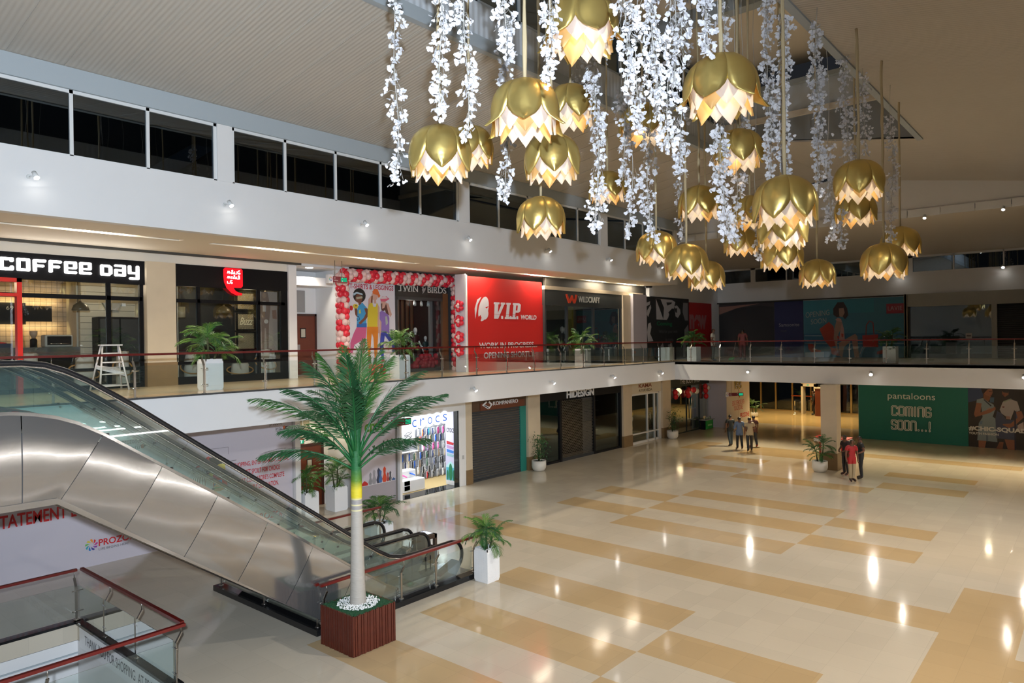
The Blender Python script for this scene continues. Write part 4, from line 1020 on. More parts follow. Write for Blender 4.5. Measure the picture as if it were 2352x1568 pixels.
# ---- sandal shop: printed panel and lit interior
F = Face((0, 19.52, 0), (1, 0, 0))
p = thing('printed_wall_panel', (15.7, 19.55, 0), 'lilac printed wall panel with green lettering and a row of shoes', 'hoarding')
MB().box(15.0, 19.53, 0, 16.6, 19.64, 3.6).build('panel', 'white_laminate', p)
mb = MB(); F.slab(mb, 16.54, 0, 16.62, 3.6, -.01, .03); F.slab(mb, 15.0, 0, 16.6, .08, -.01, .02); mb.build('frame', 'steel', p)
a = Art(F, 15.0, .08, 16.54, 3.6, LIL)
a.rect((.36, .33, .36), 15.0, .08, 16.54, .74)
a.text((.10, .30, .02), 'crocs', 15.18, 2.58, 16.27, 2.86, bold=.03)
def clogp(c, x, z, s, up):
    if up: a.poly(c, [(x - .06 * s, z), (x + .07 * s, z), (x + .10 * s, z + .16 * s), (x + .05 * s, z + .30 * s), (x + .07 * s, z + .46 * s), (x, z + .54 * s), (x - .06 * s, z + .45 * s), (x - .04 * s, z + .28 * s), (x - .1 * s, z + .12 * s)])
    else: a.poly(c, [(x - .16 * s, z), (x + .16 * s, z), (x + .16 * s, z + .08 * s), (x + .04 * s, z + .17 * s), (x - .02 * s, z + .2 * s), (x - .14 * s, z + .10 * s)])
for c, x, s, u in (((.5, .02, .02), 15.16, .85, 0), ((.25, .25, .27), 15.40, .8, 1), ((.30, .29, .32), 15.56, .95, 1), ((.04, .05, .09), 15.76, 1.0, 1), ((.06, .14, .35), 15.84, .85, 1), ((.6, .06, .02), 16.02, 1.02, 1), ((.35, .04, .04), 16.17, .6, 1), ((.06, .06, .07), 16.28, .65, 1), ((.04, .10, .25), 16.43, .5, 0)):
    clogp(c, x, .755, s, u)
for i in range(6): a.ell((.75, .75, .75), (16.30 + .012 * i, .80 + .05 * i), .014, .018, n=7)
a.rect((.75, .75, .75), 15.0, .742, 16.54, .756); a.rect((.1, .1, .1), 16.3, 2.84, 16.36, 2.85)
a.build(p)
cs = MB(); cs.box(16.62, 19.35, 2.96, 19.98, 19.62, 3.6).box(16.60, 19.35, 0, 16.70, 19.62, 2.96).box(19.62, 19.35, 0, 19.98, 19.62, 2.96)
sf_ = thing('white_shopfront', (18.3, 19.5, 0), 'white framed open front of the brightly lit shoe shop', 'shopfront'); cs.build('frame', 'white_laminate', sf_)
MB().box(19.56, 19.38, 0, 19.62, 19.6, 2.96).build('shutter_channel', 'black_granite', sf_)
MB().box(16.7, 19.35, 0.004, 19.62, 20.0, 0.012).build('threshold', 'black_granite', sf_)
struct(MB().box(16.5, 21.7, 0, 21.3, 21.8, 3.4).box(16.5, 19.62, 0, 16.62, 21.8, 3.4).box(21.15, 20.1, 0, 21.3, 21.7, 3.4).box(19.98, 19.8, 0, 21.3, 20.1, 3.4), 'wall_left', 'white_laminate')
struct(MB().box(16.6, 19.62, 3.2, 21.2, 21.7, 3.3), 'ceiling', 'white_laminate'); struct(MB().box(16.62, 20.0, .002, 21.2, 21.7, .01), 'floor', ink((.55, .40, .18)))
lamp('AREA', 'shop_light', (18.9, 20.6, 3.15), 110, (.90, .96, 1), 3.2, (18.9, 21.0, 0), sy=.8)
sg = thing('lit_letter_sign', (18.05, 19.3, 2.68), 'glowing white sign with blue lowercase letters in the shoe shop opening', 'sign')
F = Face((0, 19.32, 0), (1, 0, 0)); emis('halo_white', (.92, .96, 1), 2.6); emis('letter_blue', (.10, .22, .75), .9)
rw = 1.94 / 5; hb = MB(); lt = MB()
for i, ch in enumerate('crocs'):
    c0 = 17.08 + rw * i; z = 2.50 + .055 * i * .35
    F.block(hb, ell((c0 + rw / 2, z + .2), rw * .56, .235, 20), -.05, 0)
    F.text(lt, ch, c0 + .085, z + .06, c0 + rw - .085, z + .335, .004, bold=.0)
hb.build('halo', 'halo_white', sg); lt.build('lettering', 'letter_blue', sg)
MB().box(17.2, 19.36, 2.6, 17.22, 19.38, 3.0).box(18.9, 19.36, 2.6, 18.92, 19.38, 3.0).build('bracket', 'steel', sg)
# side poster on the right wall of the shop
sp = thing('side_poster', (19.6, 19.9, 0), 'tall lilac poster with a green cactus just inside the shoe shop', 'poster')
MB().box(19.6, 19.5, .02, 19.66, 20.1, 2.95).build('panel', 'white_laminate', sp); F = Face((19.6, 20.1, 0), (0, -.55, 0)); F.u = Vector((0, -.52, 0)); F.n = Vector((-1, 0, 0))
a = Art(F, 0.0, .12, 1.05, 2.9, (.62, .60, .80)); a.rect((.85, .85, .9), 0, .12, 1.05, .2)
a.text(GRY, 'crocs', .12, 2.08, .95, 2.26, bold=.02).rect((.1, .45, .6), .05, .2, 1.0, .75).poly((.5, .8, .85), [(.05, .75), (.5, .95), (1, .8), (1, .7), (.05, .7)])
a.ell((.02, .22, .10), (.52, .52), .2, .34).ell((.02, .20, .10), (.2, .4), .1, .2).ell((.02, .20, .10), (.85, .4), .1, .22)
for c, z in (((.5, .03, .04), 1.62), ((.5, .28, .5), 1.46), ((.05, .2, .6), 1.30), ((.3, .5, .55), 1.15)): a.poly(c, [(.15, z), (.85, z - .03), (.9, z + .06), (.5, z + .1), (.12, z + .12)])
a.build(sp)
# display plinths, feature box and shelf
for lab, bx_ in (('low white display plinth with green drawers, front of the shoe shop', (17.42, 20.12, 0.012, 18.5, 20.55, .46)), ('taller white display plinth behind the low one in the shoe shop', (17.3, 20.58, .012, 18.45, 20.97, .74))):
    t = thing('display_plinth', ((bx_[0] + bx_[3]) / 2, (bx_[1] + bx_[4]) / 2, .012), lab, 'display plinth'); MB().box(*bx_).build('body', 'white_laminate', t, bevel=.03)
    if 'low' in lab:
        for z in (.1, .29): MB().box(17.46, 20.105, z, 17.72, 20.13, z + .16).build('drawer', ink((.25, .55, .02)), t)
t = thing('shoe_advert_box', (18.7, 21.3, 1.8), 'white advert box with a strapped sandal drawing in the shoe shop', 'advert box')
MB().box(18.28, 21.2, 1.72, 18.98, 21.6, 2.5).build('box', 'white_laminate', t)
F = Face((18.28 - 16.85 * .7, 21.2, .43), (1, 0, 0)); F.u = Vector((.7, 0, 0)); F.w = Vector((0, 0, .75)); a = Art(F, 16.87, 1.77, 17.83, 2.73, (.80, .82, .83)); a.text(GRY, 'UP FOR', 17.1, 2.58, 17.6, 2.66).text(GRY, 'ANYTHING', 17.0, 2.45, 17.7, 2.53)
for z in (2.12, 1.92): a.ell(GRY, (17.33, z), .30, .09, .25).ell((.8, .82, .83), (17.33, z + .02), .22, .055, .25).line(GRY, [(17.15, z - .03), (17.3, z + .1), (17.5, z + .04)], .04)
a.build(t)
t = thing('glass_shoe_shelf', (18.7, 21.4, 1.4), 'pair of white shelves with two sandals below the advert box', 'shelf'); MB().box(18.24, 21.15, 1.62, 19.1, 21.65, 1.65).box(18.24, 21.15, 1.30, 19.1, 21.65, 1.33).build('shelf', 'white_laminate', t)
# footwear: one clog shape, hung toe down on the back wall
def clog_mesh(name, col):
    mb = MB(); n = 10; vs = []; fs = []
    rings = [(0.0, .012, .02), (.03, .035, .035), (.08, .046, .045), (.14, .048, .05), (.19, .042, .036), (.24, .040, .022), (.27, .025, .012)]
    for (l, w, h) in rings:
        for j in range(n): q = math.pi * j / (n - 1); vs.append((w * math.cos(q), -h * math.sin(q) - .012, l))
    for i in range(len(rings) - 1):
        for j in range(n - 1): fs.append((i * n + j, i * n + j + 1, (i + 1) * n + j + 1, (i + 1) * n + j))
    mb.add(vs, fs, 0, True); mb.tube([(-.04, -.03, .19), (-.03, -.05, .24), (0, -.055, .27), (.03, -.05, .24), (.04, -.03, .19)], .006, 5, 0)
    return mb.mesh(name, [ink(col)])
def sole_mesh():
    mb = MB(); pts = [(.03 * math.cos(t), 0, .03 + .03 * math.sin(t)) for t in [math.pi + math.pi * i / 6 for i in range(7)]]
    pts = [(-.02, 0, 0), (.02, 0, 0), (.045, 0, .06), (.052, 0, .13), (.044, 0, .2), (.042, 0, .25), (.02, 0, .28), (-.02, 0, .28), (-.042, 0, .25), (-.044, 0, .2), (-.052, 0, .13), (-.045, 0, .06)]
    mb.prism(pts, (0, -.016, 0)); return mb.mesh('sole', [ink((.7, .7, .7))])
SOLE = sole_mesh()
CC = {'navy': (.015, .03, .12), 'black': (.012, .012, .014), 'blue': (.02, .12, .55), 'turquoise': (.02, .42, .50), 'pink': (.75, .12, .38), 'plum': (.28, .02, .12), 'grey': (.30, .30, .31), 'white': (.78, .78, .78), 'brown': (.20, .12, .06), 'red': (.5, .02, .03), 'green': (.02, .09, .05), 'orange': (.75, .22, .08), 'beige': (.5, .42, .3), 'purple': (.3, .2, .45)}
CM = {k: clog_mesh('upper', v) for k, v in CC.items()}
ROWS = [(1.80, ['white', 'orange', 'navy', 'navy', 'turquoise', 'navy', 'white', 'plum', 'plum', 'pink', 'plum', 'plum']),
        (1.50, ['orange', 'pink', 'black', 'beige', 'brown', 'green', 'blue', 'navy', 'navy', 'black', 'navy', 'black']),
        (1.17, ['beige', 'white', 'pink', 'purple', 'brown', 'pink', 'plum', 'pink', 'grey', 'grey', 'white', 'grey']),
        (0.86, ['black', 'blue', 'white', 'blue', 'green', 'beige', 'blue', 'black', 'green', 'black', 'navy', 'beige', 'brown', 'grey', 'beige', 'grey']),
        (0.54, ['pink', 'navy', 'white', 'black', 'blue', 'brown', 'black', 'green', 'grey', 'navy', 'black', 'black', 'black', 'grey']),
        (0.27, ['white', 'beige', 'black', 'white', 'black', 'grey', 'black', 'grey', 'grey', 'white', 'grey', 'black']),
        (0.03, ['black', 'red', 'black', 'grey', 'black', 'grey', 'grey', 'white', 'grey', 'red'])]
OR = ['first', 'second', 'third', 'fourth', 'fifth', 'sixth', 'seventh', 'eighth', 'ninth', 'tenth', 'eleventh', 'twelfth', 'thirteenth', 'fourteenth', 'fifteenth', 'sixteenth']
struct(MB().box(18.0, 21.66, .02, 21.15, 21.7, 2.3), 'wall_left', ink((.30, .31, .34)))
for ri, (z, cols) in enumerate(ROWS):
    x1 = 21.12
    n = len(cols); sp_ = (1.72 if ri < 3 else 2.75 if ri < 5 else 1.85 if ri == 5 else 1.5) / n
    for i, c in enumerate(cols):
        o = bpy.data.objects.new('clog', CM[c]); COL.objects.link(o); x = x1 - sp_ * (n - i - .5)
        o.location = (x, 21.60 - .1 * ((i + ri) % 2), z); o.rotation_euler = (0, 0, R(35)); o.scale = (1.15, 1.15, 1.12)
        tag(o, '%s clog in the %s row of the shoe wall, %s from the left' % (c, OR[ri], OR[i]), 'shoe', 'clogs hanging on the shoe shop wall')
        s_ = bpy.data.objects.new('sole', SOLE); COL.objects.link(s_); s_.parent = o
    rail = MB().tube([(21.15 - sp_ * n, 21.64, z + .33), (21.15, 21.64, z + .33)], .008, 5); rl = rail.build('peg_rail', 'chrome'); tag(rl, 'thin metal peg rail above the %s row of clogs' % OR[ri], 'rail', 'peg rails on the shoe wall')
for nm, c, x, y, z, lab in (('sandal', 'pink', 17.75, 20.3, .46, 'pink sandal standing on the low white plinth'), ('sandal', 'blue', 18.25, 20.4, .46, 'blue sandal standing on the low white plinth'), ('boot', 'beige', 18.2, 20.75, .74, 'pale boot standing on the taller white plinth'), ('sandal', 'black', 18.55, 21.3, 1.33, 'black sandal on the shelf below the advert box'), ('sandal', 'grey', 18.9, 21.3, 1.33, 'grey sandal on the shelf below the advert box')):
    o = bpy.data.objects.new(nm, CM[c]); COL.objects.link(o); o.location = (x, y, z + .03); o.rotation_euler = (R(-70), 0, R(30)) if nm == 'sandal' else (0, 0, R(30)); tag(o, lab, 'shoe')
    if nm == 'sandal': o.location.z = z + .06
# ---- pilasters
for i, (x0, x1) in enumerate(((19.98, 20.32), (23.86, 24.71), (31.74, 32.62), (35.98, 36.95), (42.55, 42.75))):
    struct(MB().box(x0, 19.32, .58, x1, 19.8, 3.6), 'trim_%d' % (18 + 2 * i), 'stone_beige'); struct(MB().box(x0 - .01, 19.30, 0, x1 + .01, 19.8, .58), 'trim_%d' % (19 + 2 * i), 'stone_brown')
struct(MB().box(21.4, 20.6, 0, 42.6, 20.8, 3.6), 'wall_left', 'dark_void')
# ---- shop with slatted roller shutter
k = thing('shutter_shopfront', (22, 19.45, 0), 'brown shopfront with white diamond logo over a slatted grey shutter', 'shopfront')
F = Face((0, 19.45, 0), (1, 0, 0))
mb = MB(); F.slab(mb, 20.32, 2.82, 23.86, 3.6, -.2, .02); mb.build('fascia_board', ink((.10, .055, .03)), k)
mb = MB(); F.slab(mb, 20.9, 2.84, 23.7, 3.12, .02, .06); mb.build('sign_board', ink((.16, .045, .02)), k)
mb = MB(); F.block(mb, [(20.98, 3.06), (21.22, 3.2), (21.30, 3.16), (21.12, 3.06), (21.4, 2.92), (21.34, 2.87)], .061, .075); F.block(mb, [(21.1, 3.02), (21.16, 3.06), (21.42, 2.96), (21.52, 3.04), (21.36, 3.15), (21.42, 3.2), (21.62, 3.05), (21.42, 2.88)], .061, .075); mb.build('logo', ink(WHT), k)
mb = MB(); F.text(mb, 'KOMPANERO', 21.66, 3.0, 23.25, 3.16, .075, thick=.015, bold=.01); mb.build('lettering', ink(WHT), k)
for x0, x1 in ((20.33, 20.43), (23.46, 23.84)): mb = MB(); F.slab(mb, x0, 0, x1, 2.82, -.1, .02); mb.build('jamb', ink((.015, .20, .16)), k)
mb = MB(); n = 28
for i in range(n):
    z0 = .06 + (2.76) * i / n; z1 = z0 + 2.76 / n
    mb.add([F.p(20.43, z0, -.05), F.p(23.46, z0, -.05), F.p(23.46, z0 + .02, -.03), F.p(20.43, z0 + .02, -.03), F.p(23.46, z1 - .012, -.035), F.p(20.43, z1 - .012, -.035), F.p(23.46, z1, -.06), F.p(20.43, z1, -.06)], [(0, 1, 2, 3), (3, 2, 4, 5), (5, 4, 6, 7)], 0)
    mb.box(20.43, 19.462, z0 - .006, 23.46, 19.475, z0 + .012, 1)
mb.build('roller_shutter', [ink((.045, .05, .055)), 'steel'], k)
mb = MB(); F.slab(mb, 20.43, 0, 23.46, .07, -.06, 0); mb.build('bottom_bar', 'charcoal', k)
# ---- shop with brick-link grille
h = thing('grille_shopfront', (28.2, 19.45, 0), 'dark shopfront with heavy white letters over a brick-link grille', 'shopfront')
mb = MB(); F.slab(mb, 24.71, 2.88, 31.74, 3.6, -.2, .02); mb.build('fascia_board', 'black_paint', h)
mb = MB(); F.text(mb, 'HIDESIGN', 26.86, 2.91, 29.15, 3.27, .05, thick=.03, bold=.03); mb.build('lettering', ink(WHT), h)
mb = MB()
for x in (24.71, 26.35, 29.14, 31.62): F.slab(mb, x, 0, x + .14, 2.88, -.1, .02)
mb.build('frame', 'black_paint', h)
for x0, x1 in ((24.85, 26.35), (29.28, 31.62)):
    mb = MB(); F.slab(mb, x0, .1, x1, 2.88, -.06, -.05); mb.build('pane', 'night_glass', h)
    mb = MB(); F.slab(mb, x0, 0, x1, .1, -.08, .0); mb.build('kick_plate', 'black_paint', h)
mb = MB(); n = 36
for i in range(n):
    z0 = .14 + 2.7 * i / n; F.slab(mb, 26.5, z0, 29.14, z0 + .022, -.05, -.035)
    x = 26.5 + (.0 if i % 2 else .07)
    while x < 29.1: F.slab(mb, x, z0, x + .018, z0 + 2.7 / n, -.048, -.038); x += .14
mb.build('link_grille', 'steel', h); mb = MB(); F.slab(mb, 26.5, .0, 29.14, .14, -.07, .0); mb.build('bottom_bar', 'charcoal', h)
mb = MB()
for z in (1.0, 1.5, 2.0, 2.5): mb.box(29.6, 20.1, z, 30.6, 20.4, z + .03)
mb.box(29.6, 20.42, 0, 30.6, 20.44, 2.7); t = mb.build('display_rack', ink((.3, .3, .3))); tag(t, 'pale display rack behind the right pane of the grille shop', 'rack')
# ---- white framed shop with brown letters
k = thing('white_door_shopfront', (34.3, 19.45, 0), 'cream shopfront with brown lettering and white framed glass door', 'shopfront')
mb = MB(); F.slab(mb, 32.62, 2.69, 35.98, 3.6, -.2, .02); mb.build('fascia_board', ink((.62, .55, .42)), k)
mb = MB(); F.text(mb, 'KAMA', 33.5, 2.99, 34.95, 3.2, .024, bold=.03); mb.build('lettering', ink((.22, .05, .02)), k)
mb = MB(); F.text(mb, 'AYURVEDA', 33.5, 2.77, 34.98, 2.92, .024, bold=.03); mb.build('lettering', ink((.16, .12, .06)), k)
mb = MB()
for x in (32.62, 34.42, 35.22, 35.66): F.slab(mb, x, 0, x + (.06 if x > 32.7 and x < 35.5 else .08), 2.69, -.06, .03)
F.slab(mb, 35.74, 0, 35.98, 2.69, -.06, .02); F.slab(mb, 32.62, 2.6, 35.98, 2.69, -.06, .03); F.slab(mb, 32.62, .5, 35.66, .57, -.05, .03); F.slab(mb, 32.62, .0, 35.7, .12, -.05, .03); mb.build('frame', ink((.72, .70, .66)), k)
mb = MB(); F.slab(mb, 32.7, .12, 35.66, 2.6, -.03, -.02); mb.build('pane', 'shop_glass', k)
MB().tube([F.p(34.62, 1.2, .0), F.p(34.62, 1.2, .07), F.p(34.62, 1.62, .07), F.p(34.62, 1.62, 0)], .02, 6).build('handle', 'chrome', k)
t = thing('flower_display', (33.0, 19.7, .6), 'yellow and white flower cut-out standing inside the white framed shop', 'display'); rr = random.Random(4)
MB().box(32.7, 19.6, .5, 34.0, 19.9, .6).build('shelf', ink((.45, .35, .2)), t)
for i in range(16): MB().ball((32.85 + rr.random() * .5, 19.75, .75 + rr.random() * 1.0), rr.uniform(.08, .14), 8, 5, (1, .3, 1)).build('flower', ink((.62, .42, .04)) if i % 3 else ink(WHT), t)
# ---- dark glass shop with balloons
b = thing('glass_shopfront', (39.8, 19.45, 0), 'dark green glass shopfront with thin white lettering, last along the left wall', 'shopfront')
mb = MB(); F.slab(mb, 36.95, 2.78, 42.55, 3.6, -.2, .02); mb.build('fascia_board', ink((.02, .035, .028)), b)
mb = MB(); F.text(mb, 'THE BODY SHOP', 38.33, 2.93, 41.04, 3.2, .03); mb.build('lettering', ink(WHT), b)
mb = MB(); F.slab(mb, 42.35, 0, 42.55, 2.78, -.1, .02); F.slab(mb, 36.95, 0, 42.4, .06, -.06, .02); F.slab(mb, 40.9, 0, 40.96, 2.78, -.06, .0); F.slab(mb, 39.2, 0, 39.24, 2.78, -.06, .0); mb.build('frame', ink((.015, .03, .025)), b)
for x0, x1 in ((36.95, 39.2), (39.24, 40.9), (40.96, 42.35)): mb = MB(); F.slab(mb, x0, .06, x1, 2.78, -.04, -.03); mb.build('pane', 'shop_glass', b)
for x in (39.45, 39.75): MB().tube([F.p(x, .8, .06), F.p(x, 2.0, .06)], .02, 6).build('door_bar', 'steel', b)
struct(MB().box(41.0, 19.9, 0, 42.4, 20.0, 2.6), 'wall_left', ink((.25, .28, .25)))
lamp('POINT', 'shop_light', (39.5, 20.1, 2.4), 16, (1, .75, .45), .2)
t = thing('window_poster', (40.3, 19.6, .7), 'blue and cream poster with a figure inside the dark glass shop', 'poster'); a = Art(F, 39.88, .72, 40.83, 2.2, (.45, .42, .40), -.16)
a.rect((.02, .25, .35), 39.92, 1.35, 40.8, 2.16).rect((.10, .18, .3), 40.4, .76, 40.8, 1.3).ell((.35, .2, .12), (40.35, 1.9), .12, .14).poly((.05, .15, .06), [(40.2, 1.4), (40.5, 1.4), (40.48, 1.75), (40.25, 1.75)]).rect((.5, .4, .32), 39.92, .76, 40.36, 1.3).rect((.15, .3, .12), 40.05, .8, 40.2, 1.0); a.build(t)
t = thing('green_display_table', (41.3, 19.1, 0), 'small display table with a bright green front by the dark glass shop', 'table')
MB().box(40.85, 18.95, .03, 41.75, 19.25, .56).build('front', ink((.03, .38, .06)), t); MB().box(40.7, 18.9, .56, 41.9, 19.4, .6).build('top', ink((.4, .4, .38)), t); MB().box(40.72, 19.0, 0, 40.8, 19.3, .56).box(41.8, 19.0, 0, 41.88, 19.3, .56).build('side', 'black_paint', t)
F2 = Face((0, 18.95, 0), (1, 0, 0)); mb = MB(); F2.text(mb, 'SALE', 41.0, .2, 41.6, .33, .004) if False else mb.box(41.0, 18.945, .2, 41.6, 18.948, .3); mb.build('print', ink((.3, .6, .3)), t)
for i in range(6): MB().cyl((40.95 + .15 * i, 19.12, .6), (40.95 + .15 * i, 19.12, .6 + .1 + .03 * (i % 3)), .035, 8).build('jar', ink((.1, .2, .1)) if i % 2 else ink((.6, .6, .55)), t)
BC = {'red': (.55, .012, .015), 'cream': (.70, .62, .48)}
for i, (x, z, c, w) in enumerate(((37.5, 2.50, 'red', 'upper left'), (37.75, 2.38, 'cream', 'left'), (37.55, 2.25, 'red', 'lower left'), (39.0, 2.42, 'red', 'middle, outer'), (39.3, 2.30, 'cream', 'middle, lower'), (39.15, 2.22, 'red', 'middle, under its neighbours'), (39.9, 2.5, 'red', 'next to the poster top'), (40.3, 2.40, 'cream', 'above the poster'), (41.5, 2.62, 'red', 'right, top'), (41.9, 2.5, 'cream', 'right'), (41.55, 2.35, 'red', 'right, lower'), (41.6, 2.0, 'red', 'lowest on the right'))):
    o = MB((x, 19.32, z)).ball((x, 19.32, z), .165, 12, 8, (1, .9, 1.1)).build('balloon', ink(BC[c], .25)); tag(o, '%s balloon on the dark glass shop, %s' % (c, w), 'balloon', 'balloons on the dark glass shop')
# ---- banner block beside the lobby
struct(MB().box(42.3, 18.3, 0, 46.0, 19.6, 3.6), 'wall_left', ink((.50, .47, .52)))
bn = thing('wall_banner', (44.2, 18.29, 0), 'white wall banner with red film slogan at the mouth of the lobby', 'banner')
F = Face((0, 18.29, 0), (1, 0, 0)); a = Art(F, 42.32, 0.02, 45.98, 3.58, (.72, .66, .57))
a.text(RED, 'BOND OVER MOVIES WITH', 43.2, 1.30, 45.1, 1.62, bold=.01).text(RED, 'YOUR LOVED ONES.', 43.4, .98, 44.85, 1.28, bold=.01).text(RED, 'PROZONE', 44.4, .44, 45.88, .74, bold=.03).rect((.4, .37, .33), 44.1, .06, 44.13, 1.9)
for i in range(9): a.poly(GRY if i % 2 else (.45, .33, .05), [(43.55 + .12 * i, 2.3 + .1 * (i % 3)), (43.65 + .13 * i, 2.35), (43.6 + .13 * i, 3.1 - .1 * (i % 4)), (43.5 + .12 * i, 2.9)])
for i in range(4): a.ell(WHT, (43.8 + .25 * i, 2.5 + .13 * (i % 2)), .1, .09).ell(BLK, (43.8 + .25 * i, 2.5 + .13 * (i % 2)), .05, .045)
a.poly((.35, .25, .05), [(44.0, 1.9), (44.3, 1.95), (44.4, 1.85), (44.25, 1.72), (44.2, 1.85)]); a.build(bn)
# ---- teal hoarding and fashion poster on the far wall
struct(MB().box(42.06, -9, 0, 42.3, 10.6, 3.6), 'wall_back', 'white_plaster')
F = Face((42.0, 18.3, 0), (0, -1, 0)); U = lambda y: 18.3 - y
t = thing('teal_hoarding', (42, 8, 0), 'large teal hoarding lettered COMING SOON at the far end of the floor', 'hoarding')
MB().box(42.0, 5.46, .01, 42.02, 10.58, 3.6).build('panel', 'white_laminate', t)
TEAL = (0.0, 0.135, 0.105); a = Art(F, U(10.58), .01, U(5.46), 3.58, TEAL); a.text((.72, .72, .66), 'pantaloons', U(9.12), 2.16, U(6.9), 2.60, bold=-.0)
a.build(t)
# rounded double-line letters
def stroke_letters(words, z0, hgt, u0, u1, w):
    G = {'C': [[(1, .78), (1, .9), (.85, 1), (.15, 1), (0, .9), (0, .1), (.15, 0), (.85, 0), (1, .1), (1, .22)]], 'O': [[(.15, 0), (.85, 0), (1, .1), (1, .9), (.85, 1), (.15, 1), (0, .9), (0, .1), (.15, 0)]],
         'M': [[(0, 0), (0, .9), (.1, 1), (.4, 1), (.5, .9), (.5, 0)], [(.5, .9), (.6, 1), (.9, 1), (1, .9), (1, 0)]], 'I': [[(.5, 0), (.5, 1)]], 'N': [[(0, 0), (0, .9), (.15, 1), (.85, 1), (1, .9), (1, 0)]],
         'G': [[(1, .8), (1, .9), (.85, 1), (.15, 1), (0, .9), (0, .1), (.15, 0), (.85, 0), (1, .1), (1, .48), (.55, .48)]], 'S': [[(1, .8), (1, .9), (.85, 1), (.15, 1), (0, .9), (0, .65), (.15, .55), (.85, .45), (1, .35), (1, .1), (.85, 0), (.15, 0), (0, .1), (0, .2)]],
         '.': [[(.4, 0), (.4, .06)]], '!': [[(.5, .28), (.5, 1)], [(.5, 0), (.5, .06)]]}
    Wd = {'I': .3, '.': .35, '!': .35, 'M': 1.2}
    tot = sum(Wd.get(c, 1) * .8 + .35 for c in words) - .35; s = (u1 - u0) / tot; x = u0
    for c in words:
        cw = Wd.get(c, 1) * .8 * s
        for off, (col, ww) in enumerate((((.70, .70, .64), w), (TEAL, w * .30))):
            for path in G[c]:
                pts = [(x + px * cw, z0 + py * hgt) for px, py in path]
                a2.line(col, pts, ww)
                for q in pts: a2.ell(col, q, ww / 2, ww / 2, n=8)
        x += cw + .35 * s
a2 = Art(F, U(9.0), 1.33, U(8.99), 1.34, TEAL, .004); stroke_letters('COMING', 1.40, .46, U(8.92), U(7.10), .095); stroke_letters('SOON...!', .66, .46, U(8.92), U(7.1), .095); a2.build(t, 'lettering')
t = thing('fashion_poster', (42, 3, 0), 'dark fashion photo poster of two women in dresses, right of the teal hoarding', 'poster')
MB().box(42.0, .4, .01, 42.02, 5.46, 3.6).build('panel', 'white_laminate', t)
a = Art(F, U(5.46), .01, U(.4), 3.58, (.02, .015, .013)); sx = (5.46 - 3.18) / 1255 ; P = lambda u, v: (U(5.46) + (u - 135) * sx * 1.0, 3.02 - (v - 80) * .00226)
pl = lambda c, *q: a.poly(c, [P(*z) for z in q])
pl((.03, .05, .12), (135, 80), (500, 80), (480, 300), (300, 390), (135, 430)); pl((.05, .10, .16), (640, 300), (740, 300), (730, 410), (640, 410))
SK, SK2 = (.26, .10, .055), (.20, .075, .04)
pl(SK2, (500, 200), (640, 200), (650, 330), (600, 400), (490, 350)); pl(SK, (500, 90), (690, 80), (705, 200), (660, 290), (560, 260), (500, 210)); pl((.02, .012, .01), (430, 80), (700, 60), (690, 110), (600, 120), (520, 200), (490, 240), (460, 180)); pl((.05, .02, .015), (620, 165), (690, 170), (688, 185), (625, 182)); pl((.15, .03, .03), (640, 250), (680, 252), (670, 266), (640, 262))
DR = (.20, .25, .27); pl(DR, (340, 360), (480, 320), (600, 400), (720, 450), (760, 560), (700, 720), (760, 760), (800, 1270), (340, 1260), (380, 880), (470, 740), (440, 500), (330, 440)); pl((.30, .20, .18), (560, 560), (640, 520), (660, 620), (580, 640)); pl((.12, .18, .26), (400, 840), (470, 820), (460, 900), (400, 900)); pl((.10, .13, .18), (545, 1080), (590, 1080), (590, 1270), (545, 1270)); pl((.02, .02, .03), (490, 355), (520, 350), (680, 480), (660, 500))
pl(SK, (330, 430), (450, 440), (420, 640), (700, 530), (760, 500), (770, 560), (640, 640), (300, 750), (270, 690)); pl(SK, (370, 1260), (550, 1262), (500, 1480), (370, 1480))
pl(SK2, (920, 100), (1060, 100), (1060, 230), (980, 280), (920, 220)); pl((.015, .012, .012), (860, 70), (1180, 70), (1160, 330), (1080, 300), (1060, 150), (930, 160), (890, 120)); pl((.02, .02, .02), (930, 150), (1060, 150), (1050, 190), (940, 180)); pl((.16, .03, .03), (930, 220), (980, 225), (970, 245), (930, 238))
pl((.36, .33, .34), (930, 390), (1130, 330), (1250, 370), (1310, 560), (1230, 590), (1180, 560), (1100, 770), (900, 640), (860, 560)); pl((.25, .30, .22), (940, 375), (1110, 310), (1130, 320), (960, 400)); pl((.12, .02, .02), (915, 490), (970, 485), (960, 515), (920, 512))
pl((.05, .06, .11), (800, 590), (900, 640), (1010, 780), (1190, 770), (1230, 560), (1260, 720), (1200, 1200), (780, 1190), (760, 760)); pl(SK, (1220, 590), (1340, 570), (1390, 700), (1180, 900), (1060, 950), (920, 890), (930, 870), (1100, 850), (1250, 720)); pl(SK, (960, 1200), (1180, 1200), (1220, 1500), (1060, 1500)); pl(SK2, (850, 1260), (940, 1260), (900, 1490), (760, 1440)); pl((.30, .17, .14), (1000, 690), (1090, 700), (1100, 760), (1000, 760)); pl((.02, .015, .03), (1180, 580), (1220, 600), (1215, 1500), (1180, 1500)); pl((.45, .35, .33), (1250, 880), (1380, 800), (1390, 1000), (1250, 1000))
a.text((.66, .64, .60), '#CHIC-SQUAD', U(5.44), .80, U(3.05), 1.06, bold=.045).text((.62, .60, .56), 'YOUTH FASHION', U(5.45), .64, U(4.2), .755, bold=.035)
a.build(t)
